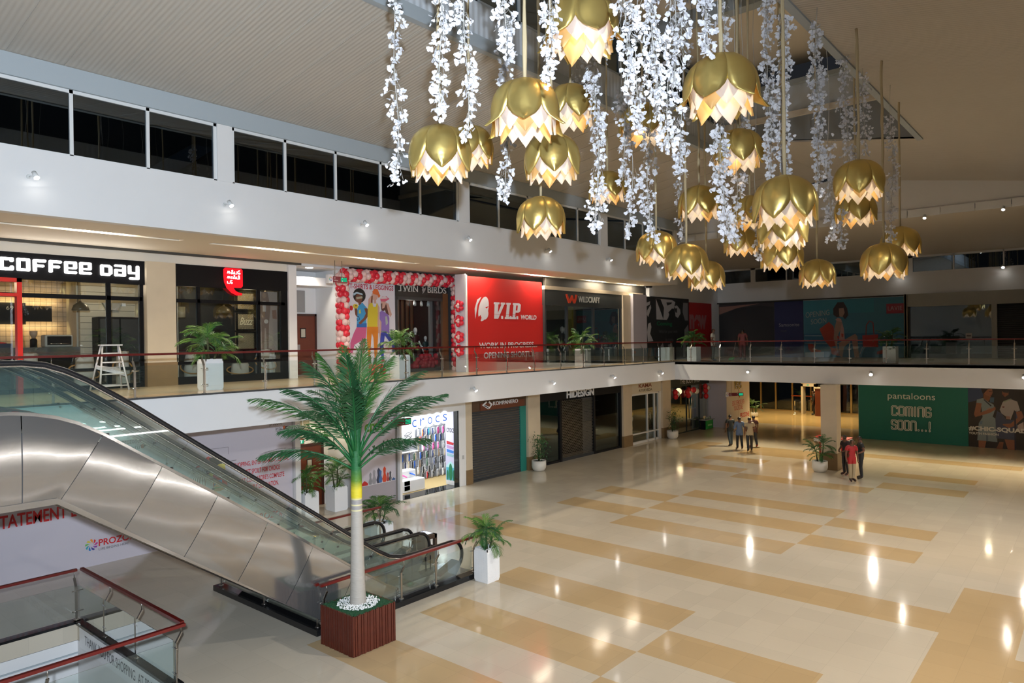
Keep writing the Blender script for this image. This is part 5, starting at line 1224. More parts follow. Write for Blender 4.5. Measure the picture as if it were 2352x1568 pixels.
# ---- entrance lobby: glass wall, detector, posts, desk
struct(MB().box(55.5, 6, 0, 55.7, 24, 3.6).box(42.3, 10.0, 0, 55.5, 10.2, 3.6).box(46, 22.4, 0, 62, 22.6, 3.6), 'wall_back', 'dark_void')
lw = MB()
for y in (21.9, 20.75, 19.6, 18.35, 17.0, 15.6, 14.2, 12.8, 11.4): lw.box(54.45, y - .06, 0, 54.6, y + .06, 3.6)
lw.box(54.47, 10.2, 0, 54.58, 22.4, .08)
w = struct(lw, 'window_8', ink((.30, .20, .07))); MB().box(54.52, 10.2, .08, 54.54, 22.4, 3.6).build('pane', 'night_glass', w)
for i, (x, y) in enumerate(((47.5, 16.2), (48, 13.2), (51, 19.5), (51.5, 16.5), (52, 13.5), (47.2, 20.5))):
    t = thing('lobby_downlight', (x, y, 3.6), 'round downlight in the lobby ceiling, ' + ('near left', 'near right', 'far left', 'far middle', 'far right', 'leftmost by the banner')[i], 'ceiling light', 'downlights in the lobby ceiling')
    MB().cyl((x, y, 3.57), (x, y, 3.6), .10, 14).build('trim_ring', 'white_frame', t); MB().cyl((x, y, 3.55), (x, y, 3.572), .075, 14).build('lens', 'lamp_white', t)
    lamp('SPOT', 'lobby_light', (x, y, 3.5), 320, (1, .76, .40), .1, (x, y, 0), 120)
for i, (x, y, lab) in enumerate(((52.3, 17.45, 'chrome barrier post nearest the hall'), (53.9, 17.45, 'chrome barrier post beside the detector arch, left'), (54.2, 16.6, 'chrome barrier post behind the detector arch'))):
    t = thing('barrier_post', (x, y, 0), lab, 'barrier post', 'chrome posts in the lobby'); MB().lathe((x, y, 0), [(.17, 0), (.17, .02), (.03, .05), (.03, .95), (.04, .96), (.04, 1.0), (0, 1.0)], 14).build('post', 'chrome', t)
    if i == 0: MB().tube([(x, y, .92), (x + .6, y, .82), (53.6, y, .90)], .02, 5).build('belt', 'black_rubber', t)
t = thing('detector_arch', (53.4, 16.75, 0), 'cream walk-through metal detector arch in the lobby', 'metal detector')
for y in (17.2, 16.3): MB().box(53.1, y - .07, 0, 53.7, y + .07, 2.2).build('side_panel', ink((.62, .55, .42)), t)
MB().box(53.1, 16.23, 2.0, 53.7, 17.27, 2.25).build('top_unit', ink((.62, .55, .42)), t); MB().box(53.09, 16.7, 2.08, 53.1, 16.85, 2.14).build('indicator', 'exit_green', t)
t = thing('orange_barrier_rail', (54.4, 17, 1.2), 'orange horizontal bar crossing behind the detector arch', 'rail'); MB().box(54.36, 16.0, 1.15, 54.42, 18.4, 1.22).build('bar', ink((.65, .12, .02)), t)
t = thing('security_desk', (52.4, 15.6, 0), 'tall dark brown security desk beside the detector arch', 'desk'); MB().box(52.0, 15.2, 0, 52.9, 15.95, 1.95).build('body', 'wood_door', t); MB().box(51.95, 15.15, 1.95, 52.95, 16.0, 2.0).build('top', ink((.5, .45, .35)), t)
t = thing('red_kiosk', (33.4, 9.4, 0), 'red and white service counter half hidden by the column', 'counter')
MB().box(33.1, 8.85, .06, 33.7, 10.0, .95).build('body', ink(RED), t); MB().box(33.05, 8.8, .0, 33.75, 10.05, .06).build('base', 'white_laminate', t); MB().box(33.0, 8.78, .95, 33.8, 10.2, 1.1).build('counter_top', 'white_laminate', t); MB().box(32.99, 8.77, 1.1, 33.81, 10.21, 1.13).build('top_trim', ink(RED), t)
# ---- litter bin and wire rack by the escalator
t = thing('litter_bin', (12.42, 13.62, 0), 'dark brown wooden litter bin with square openings by the escalator foot', 'litter bin')
mb = MB(); x0, y0, x1, y1 = 12.2, 13.3, 12.62, 13.8
for s in ((x0, y0, .0, x1, y0 + .02, .40), (x0, y1 - .02, 0, x1, y1, .40), (x0, y0, 0, x0 + .02, y1, .40), (x1 - .02, y0, 0, x1, y1, .40)): mb.box(*s)
for s in ((x0, y0, .40, x0 + .08, y1, .72), (x1 - .08, y0, .40, x1, y0 + .08, .72), (x1 - .08, y1 - .08, .40, x1, y1, .72), (x0 + .08, y0, .62, x1, y1, .72), (x0 + .08, y0, .4, x0 + .12, y0 + .06, .72)): mb.box(*s)
mb.build('body', ink((.05, .028, .018)), t); MB().box(x0 + .06, y0 + .08, .72, x1 - .06, y1 - .08, .735).build('lid_tray', 'brushed_steel', t); MB().ball((12.35, 13.5, .42), .14, 8, 6, (1, 1, 1.2)).build('liner_bag', ink((.6, .6, .6)), t)
t = thing('wire_rack', (11.95, 13.5, 0), 'small chrome wire rack next to the brown litter bin', 'rack')
for y in (13.42, 13.68): MB().tube([(11.85, y, .02), (11.75, y, .3), (11.78, y, .75), (11.9, y, .82), (12.0, y, .75), (12.05, y, .1)], .012, 6).build('side_frame', 'chrome', t)
for z in (.3, .5, .68): MB().tube([(11.9, 13.42, z), (11.9, 13.68, z)], .009, 5).build('crossbar', 'chrome', t)
# ================================================================= upper gallery, left row of shops
F = Face((0, 21.0, 0), (1, 0, 0))
struct(MB().box(-6, 21.0, 8.07, 13.5, 21.4, 8.42), 'wall_left', 'soffit_paint')
struct(MB().box(8.62, 20.85, 5.18, 9.44, 21.4, 8.07), 'trim_40', 'stone_beige'); struct(MB().box(8.60, 20.83, 4.5, 9.46, 21.4, 5.18), 'trim_41', 'stone_brown')
struct(MB().box(13.2, 20.9, 4.5, 13.5, 21.4, 8.3), 'trim_42', 'white_plaster')
# ---- coffee shop, left bay
mat('metal_black', (0.006, 0.006, 0.007), 0.5, spec=0.12)
c = thing('coffee_shopfront', (4, 21, 4.5), 'black coffee shop front with glowing white letters, left bay', 'shopfront', 'coffee shop bays')
mb = MB(); F.slab(mb, -6, 7.40, 8.62, 8.07, -.2, .03); mb.build('fascia_board', 'metal_black', c)
emis('coffee_letters', (1, .98, .94), 6.0)
# blocky rounded lettering, drawn stroke by stroke
def block_letters(mb, word, u0, u1, v0, v1, d, ov=None):
    t = .27
    S = {'c': [(0, 0, t, 1), (0, 0, 1, .22), (0, .78, 1, 1), (1 - t, .66, 1, 1), (1 - t, 0, 1, .36)], 'o': [(0, 0, t, 1), (1 - t, 0, 1, 1), (0, 0, 1, .2), (0, .8, 1, 1)],
         'f': [(0, 0, t, 1), (0, .78, 1, 1), (0, .38, .85, .58)], 'e': [(0, 0, t, 1), (0, 0, 1, .2), (0, .8, 1, 1), (1 - t, .38, 1, 1), (0, .38, 1, .52)],
         'D': [(0, 0, t, .92), (0, 0, .85, .2), (0, .72, .85, .92), (1 - t, .12, 1, .82)], 'a': [(0, 0, t, .62), (1 - t, 0, 1, 1), (0, 0, 1, .2), (0, .44, 1, .6), (0, .82, 1, 1)], 'y': [(0, .3, t, 1), (1 - t, -.16, 1, 1), (0, .26, 1, .44), (.1, -.22, 1, -.04)]}
    n = len(word); cell = (u1 - u0) / sum(.55 if ch == ' ' else 1.22 for ch in word); x = u0
    for ch in word:
        if ch == ' ': x += .55 * cell; continue
        for (a, b, e, f) in S[ch]:
            A, B, C_, D_ = x + a * cell, v0 + b * (v1 - v0), x + e * cell, v0 + f * (v1 - v0); q = .02
            F.block(mb, [(A + q, B), (C_ - q, B), (C_, B + q), (C_, D_ - q), (C_ - q, D_), (A + q, D_), (A, D_ - q), (A, B + q)], d, d + .05)
        x += 1.22 * cell
mb = MB(); block_letters(mb, 'coffee Day', 5.17, 8.52, 7.60, 7.92, .03); mb.build('lettering', 'coffee_letters', c)
lamp('AREA', 'sign_glow', (6.5, 20.7, 7.75), 12, (1, .95, .88), 3.5, (6.5, 18, 7.2), sy=.4)
mb = MB()
for x in (8.48, 7.62, 3.6, 1.2): F.slab(mb, x, 4.5, x + .10, 7.4, -.08, .02)
F.slab(mb, -6, 6.94, 8.55, 7.05, -.08, .02); F.slab(mb, -6, 4.5, 8.55, 4.62, -.1, .03); F.slab(mb, -6, 5.0, 8.55, 5.08, -.07, .01); mb.build('frame', 'metal_black', c)
for x0, x1 in ((-6, 3.6), (3.7, 7.62), (7.72, 8.48)): mb = MB(); F.slab(mb, x0, 4.62, x1, 7.4, -.04, -.03); mb.build('pane', 'shop_glass', c)
t = thing('red_portal_frame', (4.8, 20.8, 4.5), 'bright red door frame standing out at the left coffee bay', 'door frame'); mb = MB()
F.slab(mb, 5.47, 4.5, 5.58, 7.40, .05, .25); F.slab(mb, 3.4, 4.5, 3.5, 7.4, .05, .25); F.slab(mb, 3.4, 7.3, 5.58, 7.40, .05, .25); F.slab(mb, 3.5, 6.94, 5.47, 7.02, .05, .25); mb.build('frame', ink((.62, .02, .012), .35), t)
# interior: tiled back wall, timber slat wall, counter, machines
def tile_wall():
    m = mat('brown_tiles', (.34, .25, .17), .35); n, l = nodes(m); p = n['Principled BSDF']; tc = n.new('ShaderNodeTexCoord'); mp = n.new('ShaderNodeMapping'); mp.inputs['Rotation'].default_value = (R(90), 0, 0); l.new(tc.outputs['Object'], mp.inputs[0])
    b = n.new('ShaderNodeTexBrick'); b.offset = 0; b.inputs['Scale'].default_value = 1; b.inputs['Brick Width'].default_value = .15; b.inputs['Row Height'].default_value = .15; b.inputs['Mortar Size'].default_value = .006
    b.inputs['Color1'].default_value = (.36, .27, .19, 1); b.inputs['Color2'].default_value = (.31, .23, .16, 1); b.inputs['Mortar'].default_value = (.06, .04, .03, 1); l.new(mp.outputs[0], b.inputs[0]); l.new(b.outputs[0], p.inputs['Base Color'])
tile_wall()
struct(MB().box(-6, 25.0, 4.5, 8.3, 25.2, 8.1), 'wall_left', 'brown_tiles')
sl = MB()
for i in range(20): sl.box(7.95, 24.0, 4.5 + .19 * i, 9.6, 24.15, 4.5 + .19 * i + .18)
struct(sl, 'wall_left', ink((.55, .48, .36))); struct(MB().box(9.55, 21.3, 4.5, 9.7, 25, 8.1).box(7.9, 24.15, 4.5, 8.0, 25, 8.1), 'wall_left', ink((.50, .45, .36)))
struct(MB().box(-6, 21.3, 7.72, 13.3, 25.2, 7.8), 'ceiling', 'charcoal')
t = thing('dark_cabinet', (8.95, 23.9, 4.5), 'tall black cabinet against the slatted wall of the coffee shop', 'cabinet'); MB().box(8.28, 23.5, 4.5, 9.5, 24.0, 6.56).build('body', 'metal_black', t); MB().box(8.33, 23.47, 4.6, 8.87, 23.5, 6.5).build('door', 'charcoal', t); MB().box(8.92, 23.47, 4.6, 9.46, 23.5, 6.5).build('door', 'charcoal', t)
t = thing('counter', (6, 23.8, 4.5), 'steel-topped coffee counter below the glowing menu boards', 'counter'); MB().box(2, 23.5, 5.36, 7.78, 24.3, 5.66).build('top', 'brushed_steel', t); MB().box(2, 23.6, 4.5, 7.7, 24.3, 5.36).build('body', 'metal_black', t)
t = thing('toaster_oven', (7.27, 23.8, 5.66), 'black and steel counter oven on the right of the counter', 'oven'); MB().box(6.9, 23.62, 5.66, 7.64, 24.0, 6.02).build('body', ink((.45, .42, .36)), t, bevel=.04); MB().box(6.96, 23.60, 5.72, 7.58, 23.63, 5.98).build('door', 'metal_black', t); MB().tube([(7.02, 23.58, 5.76), (7.52, 23.58, 5.76)], .01, 6).build('handle', 'chrome', t)
t = thing('coffee_grinder', (6.68, 23.8, 5.66), 'coffee grinder with clear hopper beside the oven', 'coffee grinder'); MB().lathe((6.68, 23.85, 5.66), [(.09, 0), (.09, .22), (.06, .26), (0, .26)], 12).build('body', 'metal_black', t); MB().lathe((6.68, 23.85, 5.92), [(.04, 0), (.10, .12), (.10, .22), (0, .22)], 12).build('hopper', ink((.45, .3, .2)), t)
t = thing('counter_tray', (5.9, 23.8, 5.66), 'dark tray with red lid left on the counter', 'tray'); MB().box(5.75, 23.6, 5.66, 6.1, 24.0, 5.78).build('tray', ink((.02, .03, .06)), t); MB().ball((5.85, 23.75, 5.78), .11, 10, 6, (1.4, 1, .4)).build('lid', ink(RED), t)
emis('warm_strip', (1, .72, .30), 3.0)
for (x0, x1, z0, z1, lab) in ((5.9, 6.77, 6.35, 7.0, 'larger black menu board with faint numbers behind the coffee counter'), (6.77, 7.46, 6.44, 6.92, 'smaller black menu board with glowing edges behind the counter'), (4.6, 5.9, 6.44, 6.92, 'black menu board at the far left behind the counter')):
    t = thing('menu_board', ((x0 + x1) / 2, 24.9, z0), lab, 'menu board'); MB().box(x0, 24.86, z0, x1, 24.91, z1).build('board', 'metal_black', t)
    MB().box(x0 + .03, 24.92, z0 + .03, x1 - .02, 24.97, z1 - .03).build('back_light', 'warm_strip', t)
    if 'larger' in lab: FB = Face((0, 24.86, 0), (1, 0, 0)); mb = MB(); FB.text(mb, '69', 6.28, 6.78, 6.46, 6.9, .003); FB.text(mb, '10', 6.6, 6.58, 6.66, 6.65, .003); mb.build('print', ink((.3, .28, .25)), t)
lamp('AREA', 'menu_light', (6.9, 24.7, 7.05), 9, (1, .72, .32), 1.6, (6.9, 25.1, 7.2), sy=.1); lamp('AREA', 'menu_light', (6.9, 24.7, 6.3), 9, (1, .72, .32), 1.6, (6.9, 25.1, 6.0), sy=.1)
for (x, y, z, w, lab) in ((7.4, 22.3, 6.69, .22, 'dome pendant lamp in the left coffee bay'), (11.65, 22.3, 6.69, .235, 'bronze dome pendant lamp in the right coffee bay')):
    t = thing('pendant_lamp', (x, y, z), lab, 'pendant lamp'); MB().lathe((x, y, z), [(w, 0), (w * .98, .06), (w * .8, .15), (w * .4, .22), (.04, .24), (.03, .28), (0, .28)], 18).build('shade', ink((.12, .09, .05), .3), t); MB().tube([(x, y, z + .27), (x, y, 7.72)], .008, 5).build('cable', 'metal_black', t)
t = thing('lantern_pendant', (10.26, 22.3, 6.54), 'small cylindrical cream hanging lamp at the left of the right bay', 'pendant lamp'); MB().cyl((10.26, 22.3, 6.54), (10.26, 22.3, 6.87), .115, 14).build('shade', ink((.40, .33, .2)), t); MB().tube([(10.26, 22.3, 6.86), (10.26, 22.3, 7.72)], .006, 5).build('cable', 'metal_black', t)
t = thing('wall_light', (8.82, 23.9, 6.8), 'grey half-bowl wall light on the slatted wall', 'wall light'); MB().prism([(8.55, 23.86, 7.02), (9.1, 23.86, 7.02), (8.98, 23.86, 6.79), (8.67, 23.86, 6.79)], (0, .14, 0)).build('bowl', ink((.33, .32, .30)), t)
t = thing('wall_socket', (9.2, 23.97, 6.98), 'white wall socket beside the half-bowl wall light', 'socket'); MB().box(9.14, 23.97, 6.93, 9.26, 24.0, 7.03).build('plate', 'white_laminate', t)
lamp('POINT', 'cafe_light', (8.3, 22.6, 7.45), 26, (1, .82, .56), .2); lamp('POINT', 'cafe_light', (5.0, 22.8, 7.4), 18, (1, .78, .5), .2)
# dust-covered furniture: lumpy sheets tied with tape
mat('dust_sheet', (.62, .57, .49), .7, vary=.12, vscale=6); mat('brown_tape', (.50, .24, .05), .5)
def bundle(x, y, z, sx, sy, sz, seed, lab):
    r = random.Random(seed); t = thing('covered_furniture', (x, y, z), lab, 'covered furniture', 'sheet-covered furniture in the coffee shop'); mb = MB(); n, m = 14, 9; vs = []
    for i in range(m + 1):
        for j in range(n):
            q = 2 * math.pi * j / n; f = i / m; rr = 1 - .22 * f ** 2 + .10 * r.uniform(-1, 1) * f; sq = 1 / max(abs(math.cos(q)), abs(math.sin(q))) ** .55
            vs.append((x + sx * rr * sq * math.cos(q) * .72, y + sy * rr * sq * math.sin(q) * .72, z + sz * min(1, f * 1.12) + (.05 * r.uniform(-1, 1) if i > 2 else 0)))
    vs.append((x, y, z + sz * 1.04)); fs = [(i * n + j, i * n + (j + 1) % n, (i + 1) * n + (j + 1) % n, (i + 1) * n + j) for i in range(m) for j in range(n)] + [(m * n + j, m * n + (j + 1) % n, (m + 1) * n) for j in range(n)]
    mb.add(vs, fs, 0, True); mb.build('sheet', 'dust_sheet', t)
    tp = MB(); a0 = r.uniform(-.3, .3)
    tp.tube([(x + sx * 1.05 * math.cos(q), y + sy * 1.05 * math.sin(q), z + sz * (.55 + .22 * math.sin(q + a0))) for q in [6.283 * i / 16 for i in range(16)]], .022, 5, closed=True); tp.build('tape', 'brown_tape', t)
for a in ((7.3, 21.75, 4.5, .36, .25, .85, 1, 'low sheet-covered bundle just behind the stepladder'), (8.3, 21.75, 4.5, .24, .25, .98, 2, 'upright sheet-covered bundle tied with tape, right of the ladder'), (6.05, 22.2, 4.5, .4, .3, .98, 3, 'sheet-covered heap at the left of the coffee counter front'),
          (10.25, 21.6, 4.5, .34, .22, .86, 4, 'sheet-covered bundle at the left end of the right bay'), (10.75, 21.8, 4.5, .28, .26, .62, 5, 'small covered bundle behind the ribbed planter'), (11.9, 21.75, 4.5, .42, .26, .60, 6, 'low covered sofa between planter and corner bundle'), (12.70, 21.55, 4.5, .36, .2, .96, 7, 'tall taped bundle in the right corner of the right bay')): bundle(*a)
# ---- coffee shop, right bay
c = thing('coffee_shopfront', (11.3, 21, 4.5), 'black coffee shop front with the red speech-bubble sign, right bay', 'shopfront', 'coffee shop bays')
mb = MB(); F.slab(mb, 9.44, 7.42, 13.2, 8.07, -.2, .03); mb.build('fascia_board', 'metal_black', c)
mb = MB()
for x in (9.44, 10.14, 12.12, 12.96): F.slab(mb, x, 4.5, x + (.08 if x < 12.9 else .24), 7.42, -.08, .02)
F.slab(mb, 9.44, 6.94, 13.1, 7.04, -.08, .02); F.slab(mb, 9.44, 4.5, 13.2, 4.72, -.1, .03); F.slab(mb, 9.44, 5.08, 13.1, 5.17, -.07, .01); mb.build('frame', 'metal_black', c)
for x0, x1 in ((9.52, 10.14), (10.22, 12.12), (12.2, 12.96)): mb = MB(); F.slab(mb, x0, 4.72, x1, 7.42, -.04, -.03); mb.build('pane', 'shop_glass', c)
s = thing('speech_bubble_sign', (11.25, 20.93, 7.2), 'glowing red speech-bubble sign with white script on the right coffee bay', 'sign')
emis('bubble_red', (.85, .012, .02), 1.1); FS = Face((0, 20.95, 0), (1, 0, 0)); mb = MB()
FS.block(mb, [(10.95, 8.0), (11.0, 8.05), (11.5, 8.05), (11.56, 8.0), (11.56, 7.5), (11.5, 7.44), (11.25, 7.44), (11.3, 7.36), (11.4, 7.30), (11.53, 7.28), (11.53, 7.21), (11.38, 7.20), (11.2, 7.28), (11.05, 7.42), (10.97, 7.6), (10.95, 7.8)], 0, .06); mb.build('bubble', 'bubble_red', s)
emis('bubble_white', (1, .9, .95), 4.0); mb = MB()
try:
    FS.text(mb, '\u0b95\u0b83\u0baa\u0bc7', 11.04, 7.86, 11.48, 7.99, .065, bold=.02); FS.text(mb, '\u0b95\u0bbe\u0b83\u0baa\u0bbf', 11.04, 7.71, 11.46, 7.83, .065, bold=.02); FS.text(mb, '\u0b9f\u0bc7', 11.04, 7.56, 11.22, 7.67, .065, bold=.02)
except Exception: pass
mb.build('lettering', 'bubble_white', s) if mb.v else None
lamp('POINT', 'sign_glow', (11.25, 20.6, 7.7), 2.0, (1, .1, .12), .2)
struct(MB().box(9.7, 24.0, 4.5, 13.3, 24.1, 8.0).box(13.25, 21.4, 4.5, 13.35, 24, 8), 'wall_left', ink((.03, .028, .025)))
struct(MB().box(12.95, 21.9, 4.5, 13.25, 22.0, 8.0), 'wall_left', ink((.58, .48, .32)))
for i, (z0, z1) in enumerate(((6.82, 7.44), (6.14, 6.74), (5.47, 6.08))):
    t = thing('mesh_panel', (12.55, 22.6, z0), 'framed gold mesh wall panel in the right coffee bay, ' + ('top', 'middle with script lettering', 'bottom')[i], 'wall panel', 'gold mesh wall panels'); mb = MB(); x0, x1 = 12.24, 12.92
    for q in ((x0, z0, x1, z0 + .04), (x0, z1 - .04, x1, z1), (x0, z0, x0 + .04, z1), (x1 - .04, z0, x1, z1)): mb.box(q[0], 22.55, q[1], q[2], 22.62, q[3])
    mb.build('frame', 'metal_black', t); mb = MB().box(x0, 22.66, z0, x1, 22.68, z1); mb.build('backing', ink((.22, .16, .09)), t); mb = MB(); k = 12
    for j in range(-k, k + 1):
        for sg in (1, -1):
            a_ = x0 + (x1 - x0) * (j / k); P0 = (max(x0, a_), z0 if a_ >= x0 else z0 + (x0 - a_) * 1.0); w_ = min(x1 - max(x0, a_), z1 - P0[1])
            if w_ > .02:
                p0 = (P0[0], 22.58, P0[1]); p1 = (P0[0] + w_, 22.58, P0[1] + w_)
                if sg < 0: p0 = (x0 + x1 - p0[0], 22.58, p0[2]); p1 = (x0 + x1 - p1[0], 22.58, p1[2])
                mb.tube([p0, p1], .008, 4)
    mb.build('mesh', ink((.55, .44, .24), .4), t)
    if i == 1: FB = Face((0, 22.56, 0), (1, 0, 0)); mb = MB(); FB.text(mb, 'Buzz', 12.34, 6.32, 12.84, 6.58, .01, shear=.4, bold=.02); mb.build('lettering', ink((.75, .66, .42)), t)
t = thing('wall_photo', (12.9, 21.65, 5.4), 'sepia photo panel of a standing person holding a cup, right end of the coffee shop', 'photo panel'); MB().box(12.5, 21.62, 5.43, 13.2, 21.66, 7.42).build('panel', ink((.4, .33, .28)), t)
FB = Face((0, 21.62, 0), (1, 0, 0)); a = Art(FB, 12.5, 5.43, 13.2, 7.42, (.50, .40, .34)); a.poly((.30, .20, .16), [(12.62, 7.42), (12.84, 7.42), (12.95, 6.9), (12.88, 6.3), (12.86, 5.5), (12.8, 5.5), (12.77, 6.2), (12.72, 6.2), (12.70, 5.5), (12.62, 5.5), (12.6, 6.4), (12.55, 6.9)]).ell((.42, .28, .2), (12.72, 7.3), .07, .1).rect((.62, .55, .5), 12.66, 6.75, 12.78, 7.1).ell((.7, .62, .55), (12.78, 6.42), .08, .07).poly((.36, .20, .14), [(13.0, 6.8), (13.16, 6.82), (13.18, 6.5), (13.02, 6.52)]); a.build(t)
lamp('POINT', 'cafe_light', (12.3, 21.9, 7.35), 16, (1, .80, .52), .15); lamp('POINT', 'cafe_light', (10.6, 22.4, 7.3), 6, (1, .8, .5), .2)
# easel-like brooms in the corner
t = thing('wooden_broom', (9.75, 22.0, 4.5), 'wooden broom leaning in the left corner of the right coffee bay', 'broom'); MB().tube([(10.0, 22.2, 4.52), (9.85, 22.5, 6.1)], .018, 6).build('handle', ink((.35, .2, .08)), t); MB().lathe((9.85, 22.5, 5.95), [(.03, 0), (.09, .12), (.07, .32), (.03, .4)], 8).build('bristles', ink((.25, .12, .05)), t)
# ---- stepladder in front of the coffee shop
t = thing('stepladder', (7.45, 20.35, 4.5), 'paint-splashed aluminium stepladder in front of the coffee shop', 'stepladder'); mat('worn_aluminium', (.62, .62, .63), .5, .3, vary=.25, vscale=30)
def rail_(p, q): MB().tube([p, q], .024, 6).build('rail', 'worn_aluminium', t)
A1, A2, B1, B2 = (7.08, 20.05, 4.5), (7.80, 20.05, 4.5), (7.08, 20.72, 4.5), (7.86, 20.72, 4.5); T1, T2 = (7.26, 20.33, 5.69), (7.66, 20.33, 5.69); T3, T4 = (7.26, 20.43, 5.69), (7.68, 20.43, 5.69)
lerp = lambda a, b, f: tuple(a[i] + (b[i] - a[i]) * f for i in range(3))
rail_(A1, T1); rail_(A2, T2); rail_(B1, T3); rail_(B2, T4)
for f in (.10, .36, .62, .82): MB().tube([lerp(A1, T1, f), lerp(A2, T2, f)], .02, 6).build('tread', 'worn_aluminium', t)
for f in (.1, .5): MB().tube([lerp(B1, T3, f), lerp(B2, T4, f)], .016, 6).build('rear_brace', 'worn_aluminium', t)
MB().box(7.2, 20.28, 5.68, 7.74, 20.48, 5.715).build('top_plate', 'worn_aluminium', t); MB().prism([lerp(A2, T2, .3), lerp(A2, T2, .38), lerp(B1, T3, .56), lerp(B1, T3, .48)], (.02, 0, 0)).build('spreader', 'worn_aluminium', t)
MB().prism([lerp(A1, T1, .55), lerp(A1, T1, .48), lerp(B2, T4, .40), lerp(B2, T4, .47)], (.02, 0, 0)).build('spreader', 'worn_aluminium', t)
# ---- white alcove with brown door
struct(MB().box(13.5, 22.6, 4.5, 15.5, 22.75, 8.37).box(13.35, 21.4, 4.5, 13.5, 22.7, 8.37).box(15.4, 20.75, 4.5, 15.55, 22.7, 8.37).box(13.5, 21.0, 7.85, 15.4, 21.15, 8.37) if False else MB().box(13.5, 22.6, 4.5, 15.5, 22.75, 8.37).box(13.35, 21.4, 4.5, 13.5, 22.7, 8.37).box(15.4, 20.75, 4.5, 15.55, 22.7, 8.37), 'wall_left', 'white_plaster')
struct(MB().box(13.5, 20.9, 8.30, 15.5, 22.7, 8.4).box(13.5, 21.5, 7.7, 15.4, 22.6, 8.0), 'ceiling', 'white_plaster')
F3 = Face((0, 22.6, 0), (1, 0, 0)); d = thing('brown_door', (14.95, 22.58, 4.5), 'dark brown upper gallery door with a small window, left of the balloon arch', 'door', 'brown service doors')
mb = MB(); F3.slab(mb, 14.42, 4.5, 14.5, 6.75, 0, .05); F3.slab(mb, 15.32, 4.5, 15.4, 6.75, 0, .05); F3.slab(mb, 14.42, 6.67, 15.4, 6.75, 0, .05); mb.build('door_frame', 'door_frame_wood', d); mb = MB(); F3.slab(mb, 14.5, 4.51, 15.32, 6.67, 0, .035); dl = mb.build('door_leaf', 'wood_door', d); mb = MB(); F3.slab(mb, 14.70, 5.86, 14.93, 6.22, .035, .045); mb.build('window_frame', 'black_paint', dl); mb = MB(); F3.slab(mb, 14.73, 5.89, 14.90, 6.19, .045, .05); mb.build('window_pane', ink((.5, .45, .35)), dl); mb = MB(); F3.slab(mb, 14.54, 5.4, 14.68, 5.62, .035, .05); mb.build('push_plate', ink((.3, .26, .24)), dl)
t = thing('vent_window', (14.6, 22.57, 7.2), 'grey pane above the upper gallery brown door', 'window'); mb = MB(); F3.slab(mb, 14.3, 6.8, 14.92, 7.6, 0, .03); mb.build('pane', ink((.30, .29, .28)), t); mb = MB(); F3.slab(mb, 14.92, 6.8, 14.96, 7.6, 0, .04); mb.build('frame', 'white_frame', t)
t = thing('alcove_downlight', (14.3, 21.4, 8.28), 'oval downlight in the ceiling of the white alcove', 'ceiling light'); MB().cyl((14.2, 21.2, 8.285), (14.2, 21.2, 8.30), .13, 16).build('lens', 'lamp_white', t); MB().lathe((14.2, 21.2, 8.29), [(.13, 0), (.16, 0), (.16, .01), (.13, .01)], 16, cap=False).build('trim_ring', 'white_frame', t)
lamp('SPOT', 'alcove_light', (14.2, 21.2, 8.2), 60, (1, .93, .8), .12, (14.6, 21.4, 4.5), 130)
# ---- girls' wear shop: poster, black sign, window
F = Face((0, 20.6, 0), (1, 0, 0)); p = thing('fashion_poster', (16.5, 20.6, 4.6), 'white poster of three girls in bright leggings under the balloon arch', 'poster')
MB().box(15.40, 20.61, 4.5, 17.54, 20.8, 8.3).build('panel', 'white_laminate', p); a = Art(F, 15.42, 4.6, 17.53, 8.1, (.70, .69, .76))
a.text((.10, .28, .50), 'TWIN BIRDS JUNIOR', 15.70, 7.80, 17.26, 7.93, bold=.012).text((.45, .01, .05), 'T-SHIRTS & LEGGINGS', 15.45, 7.60, 17.46, 7.78, bold=.02)
zx = lambda u, v: (15.43 + (u - 130) * (17.50 - 15.43) / (512 - 130), 8.06 - (v - 20) * (8.06 - 4.83) / (805 - 20))
pp = lambda c_, *q: a.poly(c_, [zx(*z) for z in q]); pe = lambda c_, u, v, ru, rv, rot=0: a.ell(c_, zx(u, v), ru * .00542, rv * .00412, rot)
SKD, SKL, SKP = (.16, .06, .035), (.55, .30, .2), (.58, .36, .30)
pe(BLK, 212, 190, 52, 64); pe(SKD, 207, 215, 28, 40); pp((.35, .5, .62), (160, 175), (190, 160), (235, 170), (240, 185), (190, 175), (165, 195)); pp((.4, .4, .3), (185, 205), (235, 195), (238, 212), (188, 225)); pp(SKD, (200, 245), (225, 240), (230, 275), (205, 275))
pp(SKD, (168, 290), (185, 285), (200, 340), (190, 380), (176, 360)); pp((.05, .30, .58), (195, 290), (235, 250), (275, 300), (262, 345), (268, 470), (185, 468), (192, 380)); pp((.02, .12, .40), (190, 440), (268, 430), (268, 470), (185, 468)); pp((.5, .5, .1), (205, 320), (218, 310), (222, 345), (205, 348)); a.line((.01, .02, .1), [zx(190, 375), zx(205, 375), zx(210, 400), zx(190, 410), zx(188, 385)], .02)
pp(SKD, (250, 300), (275, 300), (290, 350), (265, 395), (215, 445), (200, 430), (245, 385), (262, 345)); pe((.5, .02, .02), 143, 302, 14, 22); pe((.6, .45, .05), 178, 285, 22, 20); pe(BLK, 182, 280, 5, 5)
pp((.52, .10, .24), (185, 468), (268, 468), (258, 560), (250, 690), (225, 700), (215, 590), (165, 620), (150, 690), (131, 690), (132, 600), (160, 520))
